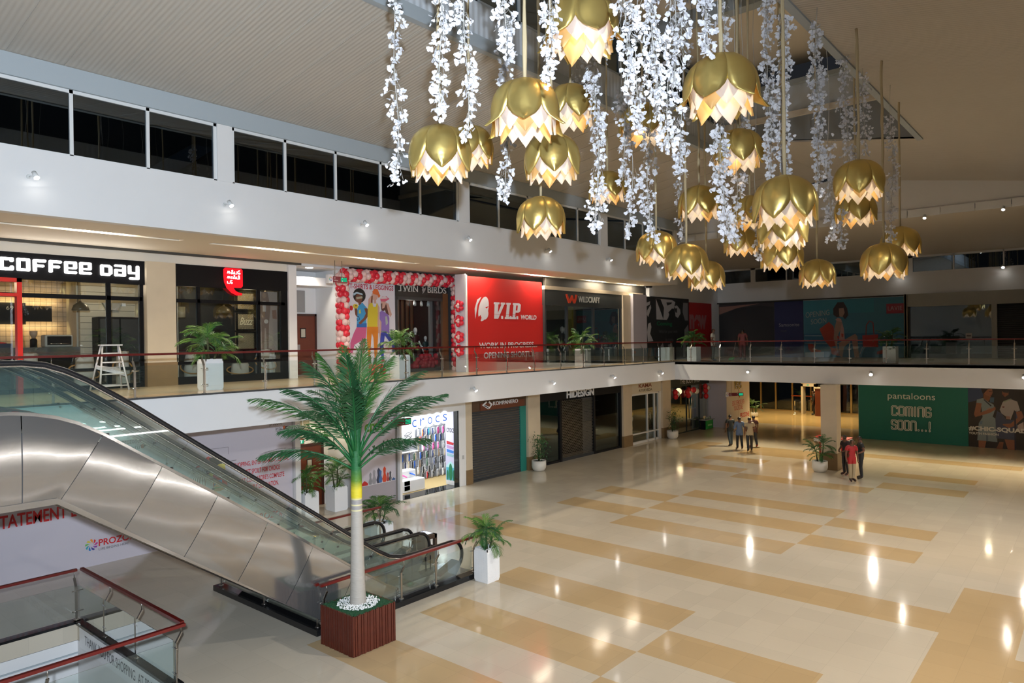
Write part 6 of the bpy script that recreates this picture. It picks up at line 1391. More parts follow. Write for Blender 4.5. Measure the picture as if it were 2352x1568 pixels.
pp(SKP, (305, 190), (330, 210), (310, 230), (300, 300), (280, 310), (285, 220)); pe(SKP, 338, 190, 27, 38); pp((.18, .07, .03), (310, 190), (322, 185), (318, 290), (305, 240)); pp((.62, .14, .03), (318, 150), (335, 126), (365, 125), (378, 165), (388, 185), (372, 205), (362, 178), (325, 170)); pp(SKP, (330, 225), (350, 225), (352, 255), (328, 255))
pp((.62, .50, .04), (300, 255), (318, 250), (325, 285), (345, 285), (355, 250), (362, 255), (365, 462), (272, 462), (278, 300), (290, 262)); pp(SKP, (362, 255), (378, 290), (372, 430), (375, 520), (360, 520), (358, 430), (364, 330)); pp((.62, .20, .02), (270, 462), (364, 462), (362, 560), (350, 740), (330, 740), (322, 560), (310, 520), (305, 560), (293, 720), (275, 720), (266, 560)); pp((.12, .03, .02), (275, 718), (300, 715), (300, 780), (272, 795)); pp((.12, .03, .02), (322, 740), (350, 738), (346, 805), (318, 800))
pe(SKP, 412, 262, 24, 42); pp((.10, .04, .03), (392, 255), (402, 250), (400, 300), (420, 290), (440, 240), (460, 355), (440, 365), (425, 310), (400, 330), (392, 300)); pp((.62, .12, .2), (385, 215), (400, 190), (440, 185), (455, 215), (430, 235), (390, 235)); pp((.7, .62, .65), (395, 195), (430, 185), (450, 205), (390, 212)); pp((.6, .15, .25), (445, 195), (465, 205), (460, 218), (448, 210)); pp(SKP, (435, 250), (455, 250), (470, 300), (485, 350), (470, 375), (455, 340)); pp(SKP, (376, 390), (392, 390), (390, 560), (378, 582), (372, 540))
pp((.24, .15, .46), (378, 330), (400, 315), (420, 330), (450, 350), (462, 380), (460, 515), (388, 515), (392, 420), (376, 392)); pp((.4, .45, .4), (425, 370), (440, 365), (450, 430), (430, 450)); pp((.04, .06, .38), (385, 515), (460, 515), (480, 560), (510, 600), (511, 690), (485, 690), (482, 630), (440, 570), (420, 540), (405, 650), (410, 755), (390, 755), (374, 640)); pp((.5, .05, .1), (388, 755), (412, 755), (416, 780), (386, 785))
a.build(p)
g = thing('dark_shopfront', (19, 20.6, 4.5), 'black shopfront with white serif-like lettering and bird emblem under the arch', 'shopfront')
mb = MB(); F.slab(mb, 17.54, 7.40, 20.3, 8.3, -.2, .03); mb.build('fascia_board', ink((.018, .018, .018)), g)
mb = MB()
def serif(t, x0, x1, z0, z1):
    F.text(mb, t, x0, z0, x1, z1, .05, bold=.0, thick=.015)
    k = len(t); w = (x1 - x0) / k
    for i in range(k):
        if t[i] in 'TWINRBD': F.slab(mb, x0 + w * i + .0, z0 - .0, x0 + w * i + w * .42, z0 + .022, .035, .051); F.slab(mb, x0 + w * i + .01, z1 - .022, x0 + w * i + w * .42, z1, .035, .051)
serif('TWIN', 17.68, 18.66, 7.60, 7.84); serif('BIRDS', 19.18, 20.2, 7.60, 7.84); mb.build('lettering', ink((.68, .66, .60)), g)
mb = MB(); F.block(mb, [(18.86, 7.9), (18.95, 7.84), (18.98, 7.74), (19.08, 7.80), (19.1, 7.88), (19.06, 7.70), (18.98, 7.60), (18.9, 7.54), (18.93, 7.62), (18.88, 7.7), (18.92, 7.76), (18.86, 7.8), (18.92, 7.82)], .03, .045); mb.build('emblem', ink((.35, .35, .33)), g)
mb = MB(); F.slab(mb, 17.54, 4.5, 17.64, 7.4, -.1, .02); F.slab(mb, 17.6, 7.28, 20.05, 7.4, -.1, .02); F.slab(mb, 19.75, 4.5, 20.0, 7.3, -.3, -.2); F.slab(mb, 17.6, 4.5, 20.0, 4.62, -.3, .02); mb.build('frame', 'charcoal', g); mb = MB(); F.slab(mb, 17.64, 4.62, 20.0, 7.28, -.04, -.03); mb.build('pane', 'shop_glass', g)
mb = MB(); F.slab(mb, 20.0, 4.5, 20.3, 7.6, -.1, .04); mb.build('jamb', ink((.14, .06, .025)), g)
struct(MB().box(17.5, 23.4, 4.5, 20.6, 23.5, 8.3).box(20.3, 20.8, 4.5, 20.45, 23.5, 8.3).box(17.4, 20.8, 4.5, 17.52, 23.5, 8.3), 'wall_left', ink((.05, .045, .04))); struct(MB().box(19.7, 21.0, 4.5, 19.85, 21.1, 7.4), 'wall_left', ink((.30, .29, .29)))
lamp('POINT', 'shop_light', (18.6, 21.0, 7.2), 7, (1, .9, .8), .12)
cu = thing('window_drapes', (18.6, 22.4, 4.6), 'row of narrow brown drapes hanging in the dark shop window', 'drapes')
for i in range(9): MB().prism([(17.8 + .25 * i, 22.3, 4.7), (17.9 + .25 * i, 22.26, 4.7), (17.98 + .25 * i, 22.3, 4.7), (17.9 + .25 * i, 22.36, 4.7)], (0, 0, 2.7)).build('strip', ink((.12, .055, .02)), cu)
for i in range(3):
    x = 18.75 + .36 * i; t = thing('track_spotlight', (x, 20.9, 7.28), 'white track spotlight in the dark shop window, %s of three' % ('left', 'middle', 'right')[i], 'spotlight', 'track spotlights in the dark shop window'); MB().cyl((x, 20.85, 7.1), (x + .05, 20.9, 7.24), .06, 10).build('head', 'white_laminate', t); MB().tube([(x + .04, 20.9, 7.22), (x + .04, 20.95, 7.4)], .015, 5).build('bracket', 'white_laminate', t)
def mannequin(x, y, z, top, bot, h, lab, rz=0):
    m = thing('mannequin', (x, y, z), lab, 'mannequin', None); k = h / 1.75; sk = 'white_laminate'; Q = lambda a_, b, c_: (x + k * (a_ * math.cos(rz) - b * math.sin(rz)), y + k * (a_ * math.sin(rz) + b * math.cos(rz)), z + k * c_)
    mb = MB(); mb.ball(Q(0, 0, 1.62), .105 * k, 12, 9, (.82, .95, 1.25)); mb.tube([Q(0, 0, 1.5), Q(0, 0, 1.42)], .05 * k, 8)
    for s in (-1, 1): mb.tube([Q(.16 * s, 0, 1.40), Q(.23 * s, .02, 1.12), Q(.27 * s, -.10, .88), Q(.28 * s, -.16, .76)], [.045 * k, .04 * k, .03 * k, .022 * k], 7); mb.tube([Q(.09 * s, 0, .85), Q(.10 * s, -.02, .48), Q(.10 * s, 0, .06), Q(.10 * s, -.12, .02)], [.08 * k, .055 * k, .035 * k, .03 * k], 8)
    mb.build('body', sk, m)
    mb = MB(); pr = [(.13, .92), (.155, 1.0), (.13, 1.12), (.16, 1.30), (.17, 1.38), (.09, 1.44)]; vs = []; n = 14
    for r_, zz in pr:
        for j in range(n): q = 6.283 * j / n; vs.append(Q(r_ * 1.12 * math.cos(q), r_ * .72 * math.sin(q), zz))
    mb.add(vs, [(i * n + j, i * n + (j + 1) % n, (i + 1) * n + (j + 1) % n, (i + 1) * n + j) for i in range(len(pr) - 1) for j in range(n)], 0, True)
    for s in (-1, 1): mb.tube([Q(.15 * s, 0, 1.39), Q(.215 * s, .02, 1.18)], .058 * k, 8)
    mb.build('top', ink(top), m); mb = MB()
    for s in (-1, 1): mb.tube([Q(.075 * s, 0, .95), Q(.10 * s, -.02, .50 if bot[1] else .72)], [.105 * k, .08 * k], 9)
    mb.build('bottoms', ink(bot[0]), m); MB().cyl(Q(0, .0, -.0), Q(0, 0, .015), .16 * k, 14).build('stand', 'chrome', m)
mannequin(19.12, 21.25, 4.62, (.03, .012, .015), ((.42, .02, .03), False), 1.62, 'white mannequin in dark top and red shorts, left in the dark shop window'); mannequin(19.85, 21.45, 4.62, (.012, .05, .05), ((.45, .03, .02), True), 1.28, 'smaller white mannequin in dark green top, right in the dark shop window')
t = thing('display_cube', (18.95, 20.95, 4.62), 'grey display stand in front of the left mannequin', 'display stand'); MB().box(18.85, 20.85, 4.62, 19.02, 21.05, 5.45).build('stand', 'brushed_steel', t)
MB()
r = random.Random(9); nb = 0
for i in range(40):
    x = 18.5 + r.random() * 1.3; zz = 4.70 + .12 * (i % 4) + .02 * r.random(); y = 20.78 + .14 * r.random()
    if zz > 4.95 and x < 18.9: x += .5
    o = MB((x, y, zz)).ball((x, y, zz), .105, 10, 7, (1, 1, 1.1)).build('balloon', ink((.55, .035, .06), .25)); tag(o, 'red balloon in the heap at the foot of the dark shop window', 'balloon', 'red balloon heap in the dark shop window')
# ---- balloon arch
ba = thing('balloon_arch', (17.6, 20.2, 4.5), 'red and pink-white spiral balloon arch framing the girls wear shop', 'balloon arch')
path = []; 
for i in range(18): path.append((14.88, 20.25, 4.62 + .195 * i))
for i in range(29): path.append((14.95 + .19 * i, 20.25, 8.02 + .05 * i / 28))
for i in range(19): path.append((20.42 - .0 * i, 20.2, 7.98 - .19 * i))
RB, WB = ink((.66, .025, .05), .22), ink((.72, .50, .48), .22); bl = []
for i, pnt in enumerate(path):
    P0 = Vector(pnt); d_ = (Vector(path[min(i + 1, len(path) - 1)]) - Vector(path[max(i - 1, 0)])).normalized(); a_ = Vector((0, -1, 0)); b_ = d_.cross(a_).normalized()
    for j in range(5):
        q = 2 * math.pi * j / 5 + .55 * i; c0 = P0 + (a_ * math.cos(q) + b_ * math.sin(q)) * .135; red = ((i * .30 + (math.atan2(math.sin(q), math.cos(q))) / 6.283 * 1.0) % 1) < .52
        bl.append((c0, red, math.cos(q)))
bl.sort(key=lambda t_: -t_[2]); BM = [None, None]
rest = MB()
for n_, (c0, red, f) in enumerate(bl):
    if n_ < 100:
        if BM[red] is None: m_ = MB(); m_.ball((0, 0, 0), .12, 12, 8, (1, 1, 1.06)); BM[red] = m_.mesh('balloon', [RB if red else WB])
        o = bpy.data.objects.new('balloon', BM[red]); COL.objects.link(o); o.parent = ba; o.location = c0 - Vector((17.6, 20.2, 4.5))
    else: rest.ball(c0, .12, 9, 6, (1, 1, 1.06), int(red))
rest.build('balloon_mass', [WB, RB], ba)['kind'] = 'stuff'
for i, z in enumerate((6.99, 6.43, 5.82, 5.31)):
    t = thing('balloon_flower', (19.1, 18.72, z), 'red balloon flower on the white panel, %s of four' % ('topmost', 'second from the top', 'third from the top', 'lowest')[i], 'balloon flower', 'balloon flowers beside the arch')
    for j in range(5): q = 6.283 * j / 5; MB().ball((19.06, 18.72 + .14 * math.cos(q), z + .14 * math.sin(q)), .10, 10, 7).build('petal_balloon', RB, t)
    for j in range(3): q = 6.283 * j / 3; MB().ball((18.97, 18.70 + .05 * math.cos(q), z + .05 * math.sin(q)), .055, 8, 6).build('centre_balloon', WB, t)
t = thing('balloon_cluster', (16.3, 19.9, 4.5), 'low cluster of red balloons on the floor below the poster of three girls', 'balloon cluster')
for i in range(9): MB().ball((15.85 + .12 * (i % 5) + .05 * (i // 5), 19.9 + .08 * (i % 2), 4.64 + .13 * (i // 5)), .125, 10, 7).build('balloon', RB if i != 2 else WB, t)
# ---- red hoarding
F = Face((0, 18.42, 0), (1, -.0, 0)); v = thing('red_hoarding', (21.5, 18.42, 4.5), 'big red hoarding with white V.I.P lettering and work-in-progress notice', 'hoarding')
mb = MB(); F.block(mb, [(19.22, 4.5), (24.0, 4.5), (23.78, 8.12), (19.2, 8.12)], -.06, 0); mb.build('panel', ink((.60, .022, .02), .4), v); MB().prism([(19.16, 18.42, 4.5), (19.22, 18.42, 4.5), (19.2, 18.42, 8.16), (19.14, 18.42, 8.16)], (0, .06, 0)).build('edge_strip', 'white_frame', v)
MB().box(19.14, 18.48, 4.5, 19.2, 19.0, 8.2).build('side_panel', ink((.55, .52, .58)), v); MB().box(23.76, 18.48, 4.5, 23.8, 18.6, 8.1).build('side_panel', 'white_laminate', v)
a = Art(F, 21.0, 4.9, 21.001, 4.901, (.6, .02, .02)); W2 = (.74, .70, .73); RD = (.60, .022, .02)
a.ell(W2, (20.10, 6.90), .27, .50, -.35).poly(RD, [(19.75, 6.55), (19.95, 6.68), (20.2, 6.96), (20.42, 7.02), (20.25, 6.9), (20.05, 6.7), (19.95, 6.5), (19.85, 6.3), (19.65, 6.35)]).poly(W2, [(19.62, 6.5), (19.6, 6.9), (19.75, 7.25), (19.98, 7.36), (19.76, 7.05), (19.7, 6.78)])
a.ell(W2, (20.15, 6.72), .22, .24, -.5)
vp = lambda *q: a.poly(W2, [(20.6 + u * 1.72 + v * .10, 6.53 + v * .65) for u, v in q])
vp((0, 1), (.20, 1), (.20, .88), (.16, .88), (.17, .35), (.27, .88), (.24, .88), (.24, 1), (.40, 1), (.40, .88), (.37, .88), (.20, 0), (.06, 0), (.03, .88), (0, .88))
vp((.43, 1), (.60, 1), (.60, .88), (.57, .88), (.57, .12), (.60, .12), (.60, 0), (.43, 0), (.43, .12), (.46, .12), (.46, .88), (.43, .88))
vp((.67, 1), (.90, 1), (.97, .92), (.97, .5), (.90, .40), (.80, .40), (.80, .12), (.83, .12), (.83, 0), (.67, 0), (.67, .12), (.70, .12), (.70, .88), (.67, .88))
a.poly(RD, [(20.6 + u * 1.72 + v * .10, 6.53 + v * .65) for u, v in ((.80, .86), (.86, .86), (.86, .54), (.80, .54))])
for x in (21.12, 21.64, 22.06): a.rect(W2, x, 6.53, x + .12, 6.65)
a.rect(RD, 20.6, 6.70, 22.4, 6.712); a.text(W2, 'WORLD', 22.34, 6.52, 23.38, 6.71, bold=.04, shear=.15); a.text(W2, 'WORK IN PROGRESS...', 19.81, 5.37, 23.4, 5.60, bold=.02).text(W2, 'OPENING SHORTLY', 20.07, 4.98, 23.19, 5.22, bold=.02); a.build(v, 'lettering')
# ---- dark outdoor shop
F = Face((0, 18.3, 0), (1, 0, 0)); w_ = thing('dark_shopfront', (27, 18.3, 4.5), 'dark glass shopfront with an orange-red W emblem and pale lettering', 'shopfront')
mb = MB(); F.slab(mb, 23.8, 7.15, 30.0, 7.82, -.2, .02); mb.build('fascia_board', ink((.03, .035, .035)), w_); mb = MB(); F.slab(mb, 23.8, 7.82, 32.1, 7.98, -.2, .03); mb.build('head_trim', 'stone_beige', w_)
mb = MB(); F.block(mb, [(25.3, 7.66), (25.42, 7.68), (25.52, 7.5), (25.6, 7.44), (25.72, 7.64), (25.82, 7.64), (25.9, 7.44), (25.98, 7.5), (26.05, 7.68), (26.18, 7.66), (26.1, 7.45), (26.0, 7.28), (25.88, 7.28), (25.78, 7.45), (25.62, 7.28), (25.5, 7.28), (25.4, 7.45)], .02, .05); mb.build('emblem', ink((.62, .05, .015)), w_)
mb = MB(); F.text(mb, 'WILDCRAFT', 26.28, 7.35, 28.02, 7.62, .045, thick=.02, bold=.01); mb.build('lettering', ink((.45, .44, .40)), w_)
mb = MB()
for x in (23.8, 25.4, 27.5, 29.9): F.slab(mb, x, 4.5, x + .1, 7.15, -.1, .01)
F.slab(mb, 23.8, 4.5, 30, 4.6, -.1, .01); mb.build('frame', 'charcoal', w_)
for x0, x1 in ((23.9, 25.4), (25.5, 27.5), (27.6, 29.9)): mb = MB(); F.slab(mb, x0, 4.6, x1, 7.15, -.05, -.04); mb.build('pane', 'shop_glass', w_)
struct(MB().box(30.0, 18.2, 4.5, 30.7, 18.5, 7.82), 'trim_43', 'stone_beige'); struct(MB().box(30.7, 18.05, 4.5, 32.04, 18.5, 7.9), 'trim_44', ink((.42, .38, .40))); struct(MB().box(24.1, 18.45, 7.98, 33, 18.6, 8.42), 'wall_left', 'dark_slot')
struct(MB().box(23.8, 20.6, 4.5, 30, 20.7, 8), 'wall_left', ink((.03, .04, .045))); struct(MB().box(28.3, 20.4, 4.5, 28.9, 20.5, 7.4), 'wall_left', ink((.25, .22, .03))); struct(MB().box(24.0, 19.4, 4.5, 25.2, 19.5, 7.0), 'wall_left', ink((.10, .09, .07)))
mannequin(26.0, 19.0, 4.55, (.03, .03, .035), ((.02, .02, .025), True), 1.72, 'white mannequin in black, left in the dark shop with the red W'); mannequin(26.5, 19.2, 4.55, (.40, .36, .20), ((.02, .02, .02), True), 1.68, 'white mannequin in a beige vest, right in the dark shop with the red W')
# ---- black and white photo wall and red poster
F = Face((0, 18.13, 0), (1, 0, 0)); p = thing('photo_poster', (34.5, 18.18, 4.5), 'black and white photo poster of faces in sunglasses at the far left corner', 'poster'); MB().box(32.65, 18.13, 4.5, 36.95, 18.17, 7.85).build('panel', 'black_paint', p)
a = Art(F, 32.05, 4.5, 36.95, 7.83, (.02, .02, .02)); L1, L2 = (.40, .38, .38), (.22, .21, .21); zz_ = lambda u, v: (32.05 + (u - 187) * 4.9 / 528, 7.8 - (v - 60) * 3.35 / 780)
qp = lambda c_, *q: a.poly(c_, [zz_(*z) for z in q])
qp(L1, (305, 70), (500, 75), (540, 100), (520, 180), (470, 230), (440, 330), (310, 325)); qp(BLK, (430, 110), (500, 105), (490, 125), (440, 150)); qp(BLK, (305, 70), (360, 75), (400, 180), (390, 320), (350, 200)); qp(BLK, (450, 235), (500, 180), (530, 210), (520, 330), (430, 330), (470, 270)); qp(L1, (528, 150), (560, 140), (600, 190), (605, 240), (570, 300), (540, 280)); qp(BLK, (530, 180), (560, 175), (558, 235), (540, 230)); qp(BLK, (540, 90), (620, 90), (620, 330), (600, 330), (605, 200), (570, 135)); qp(L1, (195, 130), (240, 110), (235, 150), (200, 170)); qp(L1, (205, 220), (245, 150), (250, 190), (215, 300), (200, 270)); qp(L2, (640, 100), (700, 100), (700, 330), (660, 330), (630, 220)); qp(L1, (215, 380), (240, 365), (250, 420), (235, 500), (270, 590), (210, 595), (200, 480)); qp(L2, (330, 690), (380, 610), (400, 720), (390, 830), (340, 830)); qp(L2, (440, 640), (490, 620), (500, 680), (450, 690)); qp(L2, (230, 700), (260, 690), (270, 800), (220, 820)); qp(L2, (630, 600), (670, 600), (660, 800), (630, 800)); qp(L2, (650, 450), (700, 380), (710, 560), (650, 570))
a.text((.01, .16, .06), 'Coming', 33.2, 6.28, 34.9, 6.56, bold=.02).text((.12, .12, .12), 'Wait for your wish', 33.4, 5.9, 35.5, 6.12).text((.12, .12, .12), 'to come..', 34.1, 5.5, 35.1, 5.65); a.build(p)
t = thing('red_poster', (38.4, 18.18, 4.5), 'red poster with large faint lettering in the far left corner', 'poster'); MB().box(37.0, 18.13, 4.5, 39.92, 18.16, 7.68).build('panel', ink((.42, .012, .012)), t); a = Art(F, 37.0, 4.5, 39.9, 7.66, (.42, .012, .012)); a.text((.36, .14, .15), 'new', 36.3 + .72, 6.15, 39.25, 7.0, bold=.05); a.build(t)
# ---- far end of the upper gallery
F = Face((40.93, 18.18, 0), (0, -1, 0)); U = lambda y: 18.18 - y
struct(MB().box(41.0, -9, 4.5, 41.2, 18.2, 7.75), 'wall_back', ink((.40, .37, .32)))
t = thing('luggage_hoarding', (41, 15.6, 4.5), 'dark navy luggage hoarding, left on the far gallery wall', 'hoarding'); MB().box(40.93, 13.14, 4.5, 40.97, 18.1, 7.68).build('panel', 'black_paint', t); a = Art(F, .1, 4.5, U(13.14), 7.66, (.05, .04, .045)); a.poly((.30, .16, .13), [(.1, 7.5), (2.6, 7.62), (1.2, 7.4), (.1, 7.05)]).poly((.02, .02, .025), [(.1, 7.0), (1.2, 7.38), (2.6, 7.5), (3.4, 7.4), (3.4, 4.5), (.1, 4.5)]).rect((.02, .025, .11), U(14.75), 4.5, U(13.14), 7.66).text((.34, .34, .40), 'Samsonite', U(14.49), 6.24, U(13.35), 6.43)
a.rect((.35, .35, .38), U(14.46), 5.94, U(14.0), 6.04).rect((.35, .02, .03), U(13.86), 5.97, U(13.36), 6.07).rect((.22, .02, .03), U(14.46), 5.74, U(14.0), 5.83).text((.1, .1, .12), 'Samsonite', U(14.42), 5.965, U(14.04), 6.01).text((.4, .3, .3), 'SALE', U(13.76), 5.99, U(13.46), 6.045) if False else a.rect((.1, .1, .12), U(14.40), 5.975, U(14.06), 6.005); a.build(t)
t = thing('handbag_hoarding', (41, 10.6, 4.5), 'blue hoarding of a seated woman with orange handbags on the far gallery wall', 'hoarding'); MB().box(40.93, 8.02, 4.5, 40.97, 13.12, 7.68).build('panel', 'white_laminate', t); a = Art(F, U(13.12), 4.5, U(8.04), 7.66, (.06, .22, .30)); zl = lambda u, v: (U(13.12) + (u - 78) * 5.06 / 1150, 7.62 - (v - 105) * 3.15 / 655); lp = lambda c_, *q: a.poly(c_, [zl(*z) for z in q])
a.rect((.03, .14, .24), U(13.12), 4.5, U(8.04), 5.8); lp((.35, .45, .5), (90, 500), (300, 505), (300, 512), (90, 508)); lp((.25, .38, .45), (85, 590), (1220, 600), (1220, 606), (85, 600)); a.rect((.05, .26, .34), U(13.12), 6.9, U(9.5), 7.66)
a.text((.40, .44, .42), 'OPENING', U(13.0), 6.70, U(11.73), 7.0, slant=.12).text((.40, .44, .42), 'SOON', U(12.72), 6.32, U(11.9), 6.60, slant=.08)
a.rect((.34, .03, .05), U(8.9), 6.80, U(8.08), 7.31).text((.52, .42, .44), 'LAVIE', U(8.83), 6.96, U(8.16), 7.18)
lp((.42, .05, .02), (272, 430), (385, 350), (440, 400), (470, 620), (400, 640), (330, 560)); lp((.5, .12, .1), (400, 640), (500, 660), (500, 740), (415, 720)); SKW = (.42, .27, .20)
lp((.05, .025, .02), (440, 270), (440, 200), (490, 130), (560, 130), (600, 200), (615, 280), (575, 325), (545, 290), (480, 300)); lp(SKW, (505, 200), (560, 195), (572, 250), (545, 300), (510, 290)); lp(SKW, (480, 320), (530, 330), (545, 400), (500, 480), (480, 600), (500, 740), (470, 660), (440, 540), (450, 430)); lp((.55, .32, .28), (460, 330), (490, 305), (530, 320), (560, 430), (570, 560), (500, 570), (520, 450), (540, 360)); lp((.5, .06, .03), (480, 515), (500, 510), (505, 545), (490, 548)); lp((.5, .06, .03), (530, 485), (555, 490), (550, 530), (535, 525)); lp(SKW, (500, 590), (690, 490), (715, 520), (720, 640), (735, 755), (680, 755), (650, 560), (560, 640), (540, 755), (505, 740)); lp((.42, .03, .02), (770, 510), (945, 500), (945, 640), (775, 640)); a.line((.34, .03, .02), [zl(810, 510), zl(815, 400), zl(850, 350), zl(890, 370), zl(900, 500)], .04); lp((.40, .05, .03), (130, 600), (190, 600), (220, 660), (290, 680), (270, 715), (180, 710), (135, 660)); lp((.35, .42, .45), (95, 700), (325, 690), (325, 760), (95, 760)); lp((.36, .05, .03), (930, 690), (990, 670), (990, 715), (930, 720)); a.line((.5, .5, .5), [zl(770, 640), zl(740, 720)], .03); a.build(t)
struct(MB().box(40.6, 7.88, 4.5, 41, 8.02 - .0, 7.75).box(40.6, 7.9, 4.5, 41.0, 8.0, 7.75), 'trim_45', 'stone_beige'); struct(MB().box(40.7, -9, 7.1, 41.0, 7.88, 7.75).box(40.7, 4.08, 4.5, 41, 4.3, 7.1), 'wall_back', ink((.42, .41, .36)))
s = thing('glass_shopfront', (40.9, 6.1, 4.5), 'dark glass shopfront with a small pale notice, right on the far gallery', 'shopfront'); MB().box(40.88, 4.3, 4.5, 40.9, 7.88, 7.1).build('pane', 'night_glass', s); MB().box(40.84, 7.78, 4.5, 40.92, 7.88, 7.1).build('frame', 'charcoal', s); a = Art(Face((40.87, 18.18, 0), (0, -1, 0)), U(5.38), 5.46, U(5.12), 5.72, (.45, .45, .45)); a.rect((.1, .1, .1), U(5.34), 5.56, U(5.16), 5.62); a.build(s, 'notice')
s = thing('roller_shutter', (40.9, 1, 4.5), 'dark slatted shutter at the right end of the far gallery', 'shutter'); mb = MB()
for i in range(26): z = 4.5 + .1 * i; mb.add([(40.9, -8, z), (40.9, 4.08, z), (40.86, 4.08, z + .02), (40.86, -8, z + .02), (40.9, 4.08, z + .1), (40.9, -8, z + .1)], [(0, 1, 2, 3), (3, 2, 4, 5)])
mb.build('curtain', ink((.05, .052, .055), .25), s)
struct(MB().box(40.85, 8.0, 7.68, 41.0, 18.2, 7.75), 'trim_46', 'dark_slot')
# ================================================================= people
mat('skin_brown', (.16, .07, .038), .55); mat('hair_black', (.010, .009, .009), .5); mat('eye_dark', (.02, .015, .012), .3)
def _seg(p, a, b):
    ab = b - a; t = max(0, min(1, (p - a).dot(ab) / max(ab.dot(ab), 1e-9))); return (p - (a + ab * t)).length, t
def person(loc, face, H, J, shirt, trousers, shoes, lab, sleeve=.55, hem=.80, look=0.0, group=None, collar=None):
    """J: joints that differ from standing at ease; x right, y forward, z up, for a body 1.72 m tall. face: azimuth the body faces."""
    s = H / 1.72
    B = dict(pel=(0, 0, .95), sp=(0, 0, 1.10), ch=(0, .005, 1.29), nk=(0, -.005, 1.44), hb=(0, .01, 1.52), hd=(0, .02, 1.61), ht=(0, .01, 1.67),
             shl=(-.17, 0, 1.39), ell=(-.22, -.02, 1.12), wrl=(-.23, .06, .88), hal=(-.23, .09, .80), shr=(.17, 0, 1.39), elr=(.22, -.02, 1.12), wrr=(.23, .06, .88), har=(.23, .09, .80),
             hpl=(-.09, 0, .90), knl=(-.10, .02, .50), anl=(-.10, -.02, .09), tol=(-.12, .15, .035), hpr=(.09, 0, .90), knr=(.10, .02, .50), anr=(.10, -.02, .09), tor=(.12, .15, .035))
    B.update(J)
    RAD = dict(pel=(.145, .105), sp=(.135, .095), ch=(.15, .105), nk=(.058, .058), hb=(.062, .066), hd=(.078, .096), ht=(.062, .075), shl=(.062, .062), shr=(.062, .062), ell=(.043, .043), elr=(.043, .043), wrl=(.028, .03), wrr=(.028, .03), hal=(.02, .036), har=(.02, .036),
               hpl=(.085, .09), hpr=(.085, .09), knl=(.056, .06), knr=(.056, .06), anl=(.042, .046), anr=(.042, .046), tol=(.04, .028), tor=(.04, .028))
    E = [('pel', 'sp'), ('sp', 'ch'), ('ch', 'nk'), ('nk', 'hb'), ('hb', 'hd'), ('hd', 'ht'), ('ch', 'shl'), ('shl', 'ell'), ('ell', 'wrl'), ('wrl', 'hal'), ('ch', 'shr'), ('shr', 'elr'), ('elr', 'wrr'), ('wrr', 'har'), ('pel', 'hpl'), ('hpl', 'knl'), ('knl', 'anl'), ('anl', 'tol'), ('pel', 'hpr'), ('hpr', 'knr'), ('knr', 'anr'), ('anr', 'tor')]
    K = list(B); me = bpy.data.meshes.new('body'); me.from_pydata([B[k] for k in K], [(K.index(a), K.index(b)) for a, b in E], [])
    o = bpy.data.objects.new('body', me); COL.objects.link(o); sk = o.modifiers.new('skin', 'SKIN'); sk.use_smooth_shade = True
    for i, k in enumerate(K): d = me.skin_vertices[0].data[i]; d.radius = RAD[k]; d.use_root = k == 'pel'
    ss = o.modifiers.new('subdivision', 'SUBSURF'); ss.levels = 2; ss.render_levels = 2
    ev = bpy.data.meshes.new_from_object(o.evaluated_get(bpy.context.evaluated_depsgraph_get())); bpy.data.objects.remove(o); bpy.data.meshes.remove(me)
    vs = [v.co.copy() for v in ev.vertices]; ns = [v.normal.copy() for v in ev.vertices]; fs = [tuple(p.vertices) for p in ev.polygons]; bpy.data.meshes.remove(ev)
    V = {k: Vector(B[k]) for k in K}
    def bone(p): return min(((_seg(p, V[a], V[b])[0] / (1 + 0), a, b, _seg(p, V[a], V[b])[1]) for a, b in E), key=lambda t: t[0])
    root = thing('person', loc, lab, 'person', group, rz=face - math.pi / 2)
    def put(mb, name, m):
        mb.v = [p * s for p in mb.v]; me_ = mb.mesh(name, [m] if isinstance(m, str) else m); q = bpy.data.objects.new(name, me_); COL.objects.link(q); q.parent = root; return q
    hc = V['hd']; hl = Matrix.Rotation(look, 3, 'Z')
    body = MB(); body.add(vs, fs, 0, True)
    fw = hl @ Vector((0, 1, 0)); rt = hl @ Vector((1, 0, 0)); up = Vector((0, 0, 1))
    body.tube([hc + fw * .085 + up * .02, hc + fw * .112 - up * .015, hc + fw * .088 - up * .03], [.010, .016, .012], 6)       # nose
    for q in (-1, 1): body.ball(hc + rt * .083 * q - up * .005, .026, 7, 5, (.45, .8, 1.25))                                  # ears
    body.tube([hc + fw * .093 + rt * .024 - up * .055, hc + fw * .098 - up * .055, hc + fw * .093 - rt * .024 - up * .055], .007, 5)  # lips
    for w, h in (('wrl', 'hal'), ('wrr', 'har')):
        d = (V[h] - V[w]).normalized(); sd = d.cross(Vector((1, 0, 0.2))).normalized(); pn = d.cross(sd).normalized(); q = 1 if w == 'wrr' else -1
        for i, L in enumerate((.062, .075, .07, .055)):
            b0 = V[h] + d * .015 + sd * (.027 - .018 * i); b1 = b0 + d * L * .5 - pn * .008 * q; b2 = b0 + d * L * .85 - pn * .028 * q; body.tube([b0, b1, b2], [.0095, .009, .007], 5)
        t0 = V[w].lerp(V[h], .55) + sd * .03; body.tube([t0, t0 + sd * .025 + d * .025, t0 + sd * .03 + d * .055], [.012, .0105, .008], 5)
    put(body, 'body', 'skin_brown')
    ey = MB()
    for q in (-1, 1): ey.ball(hc + fw * .086 + rt * .032 * q + up * .018, .011, 7, 5, (1, .6, .8))
    put(ey, 'eyes', 'eye_dark')
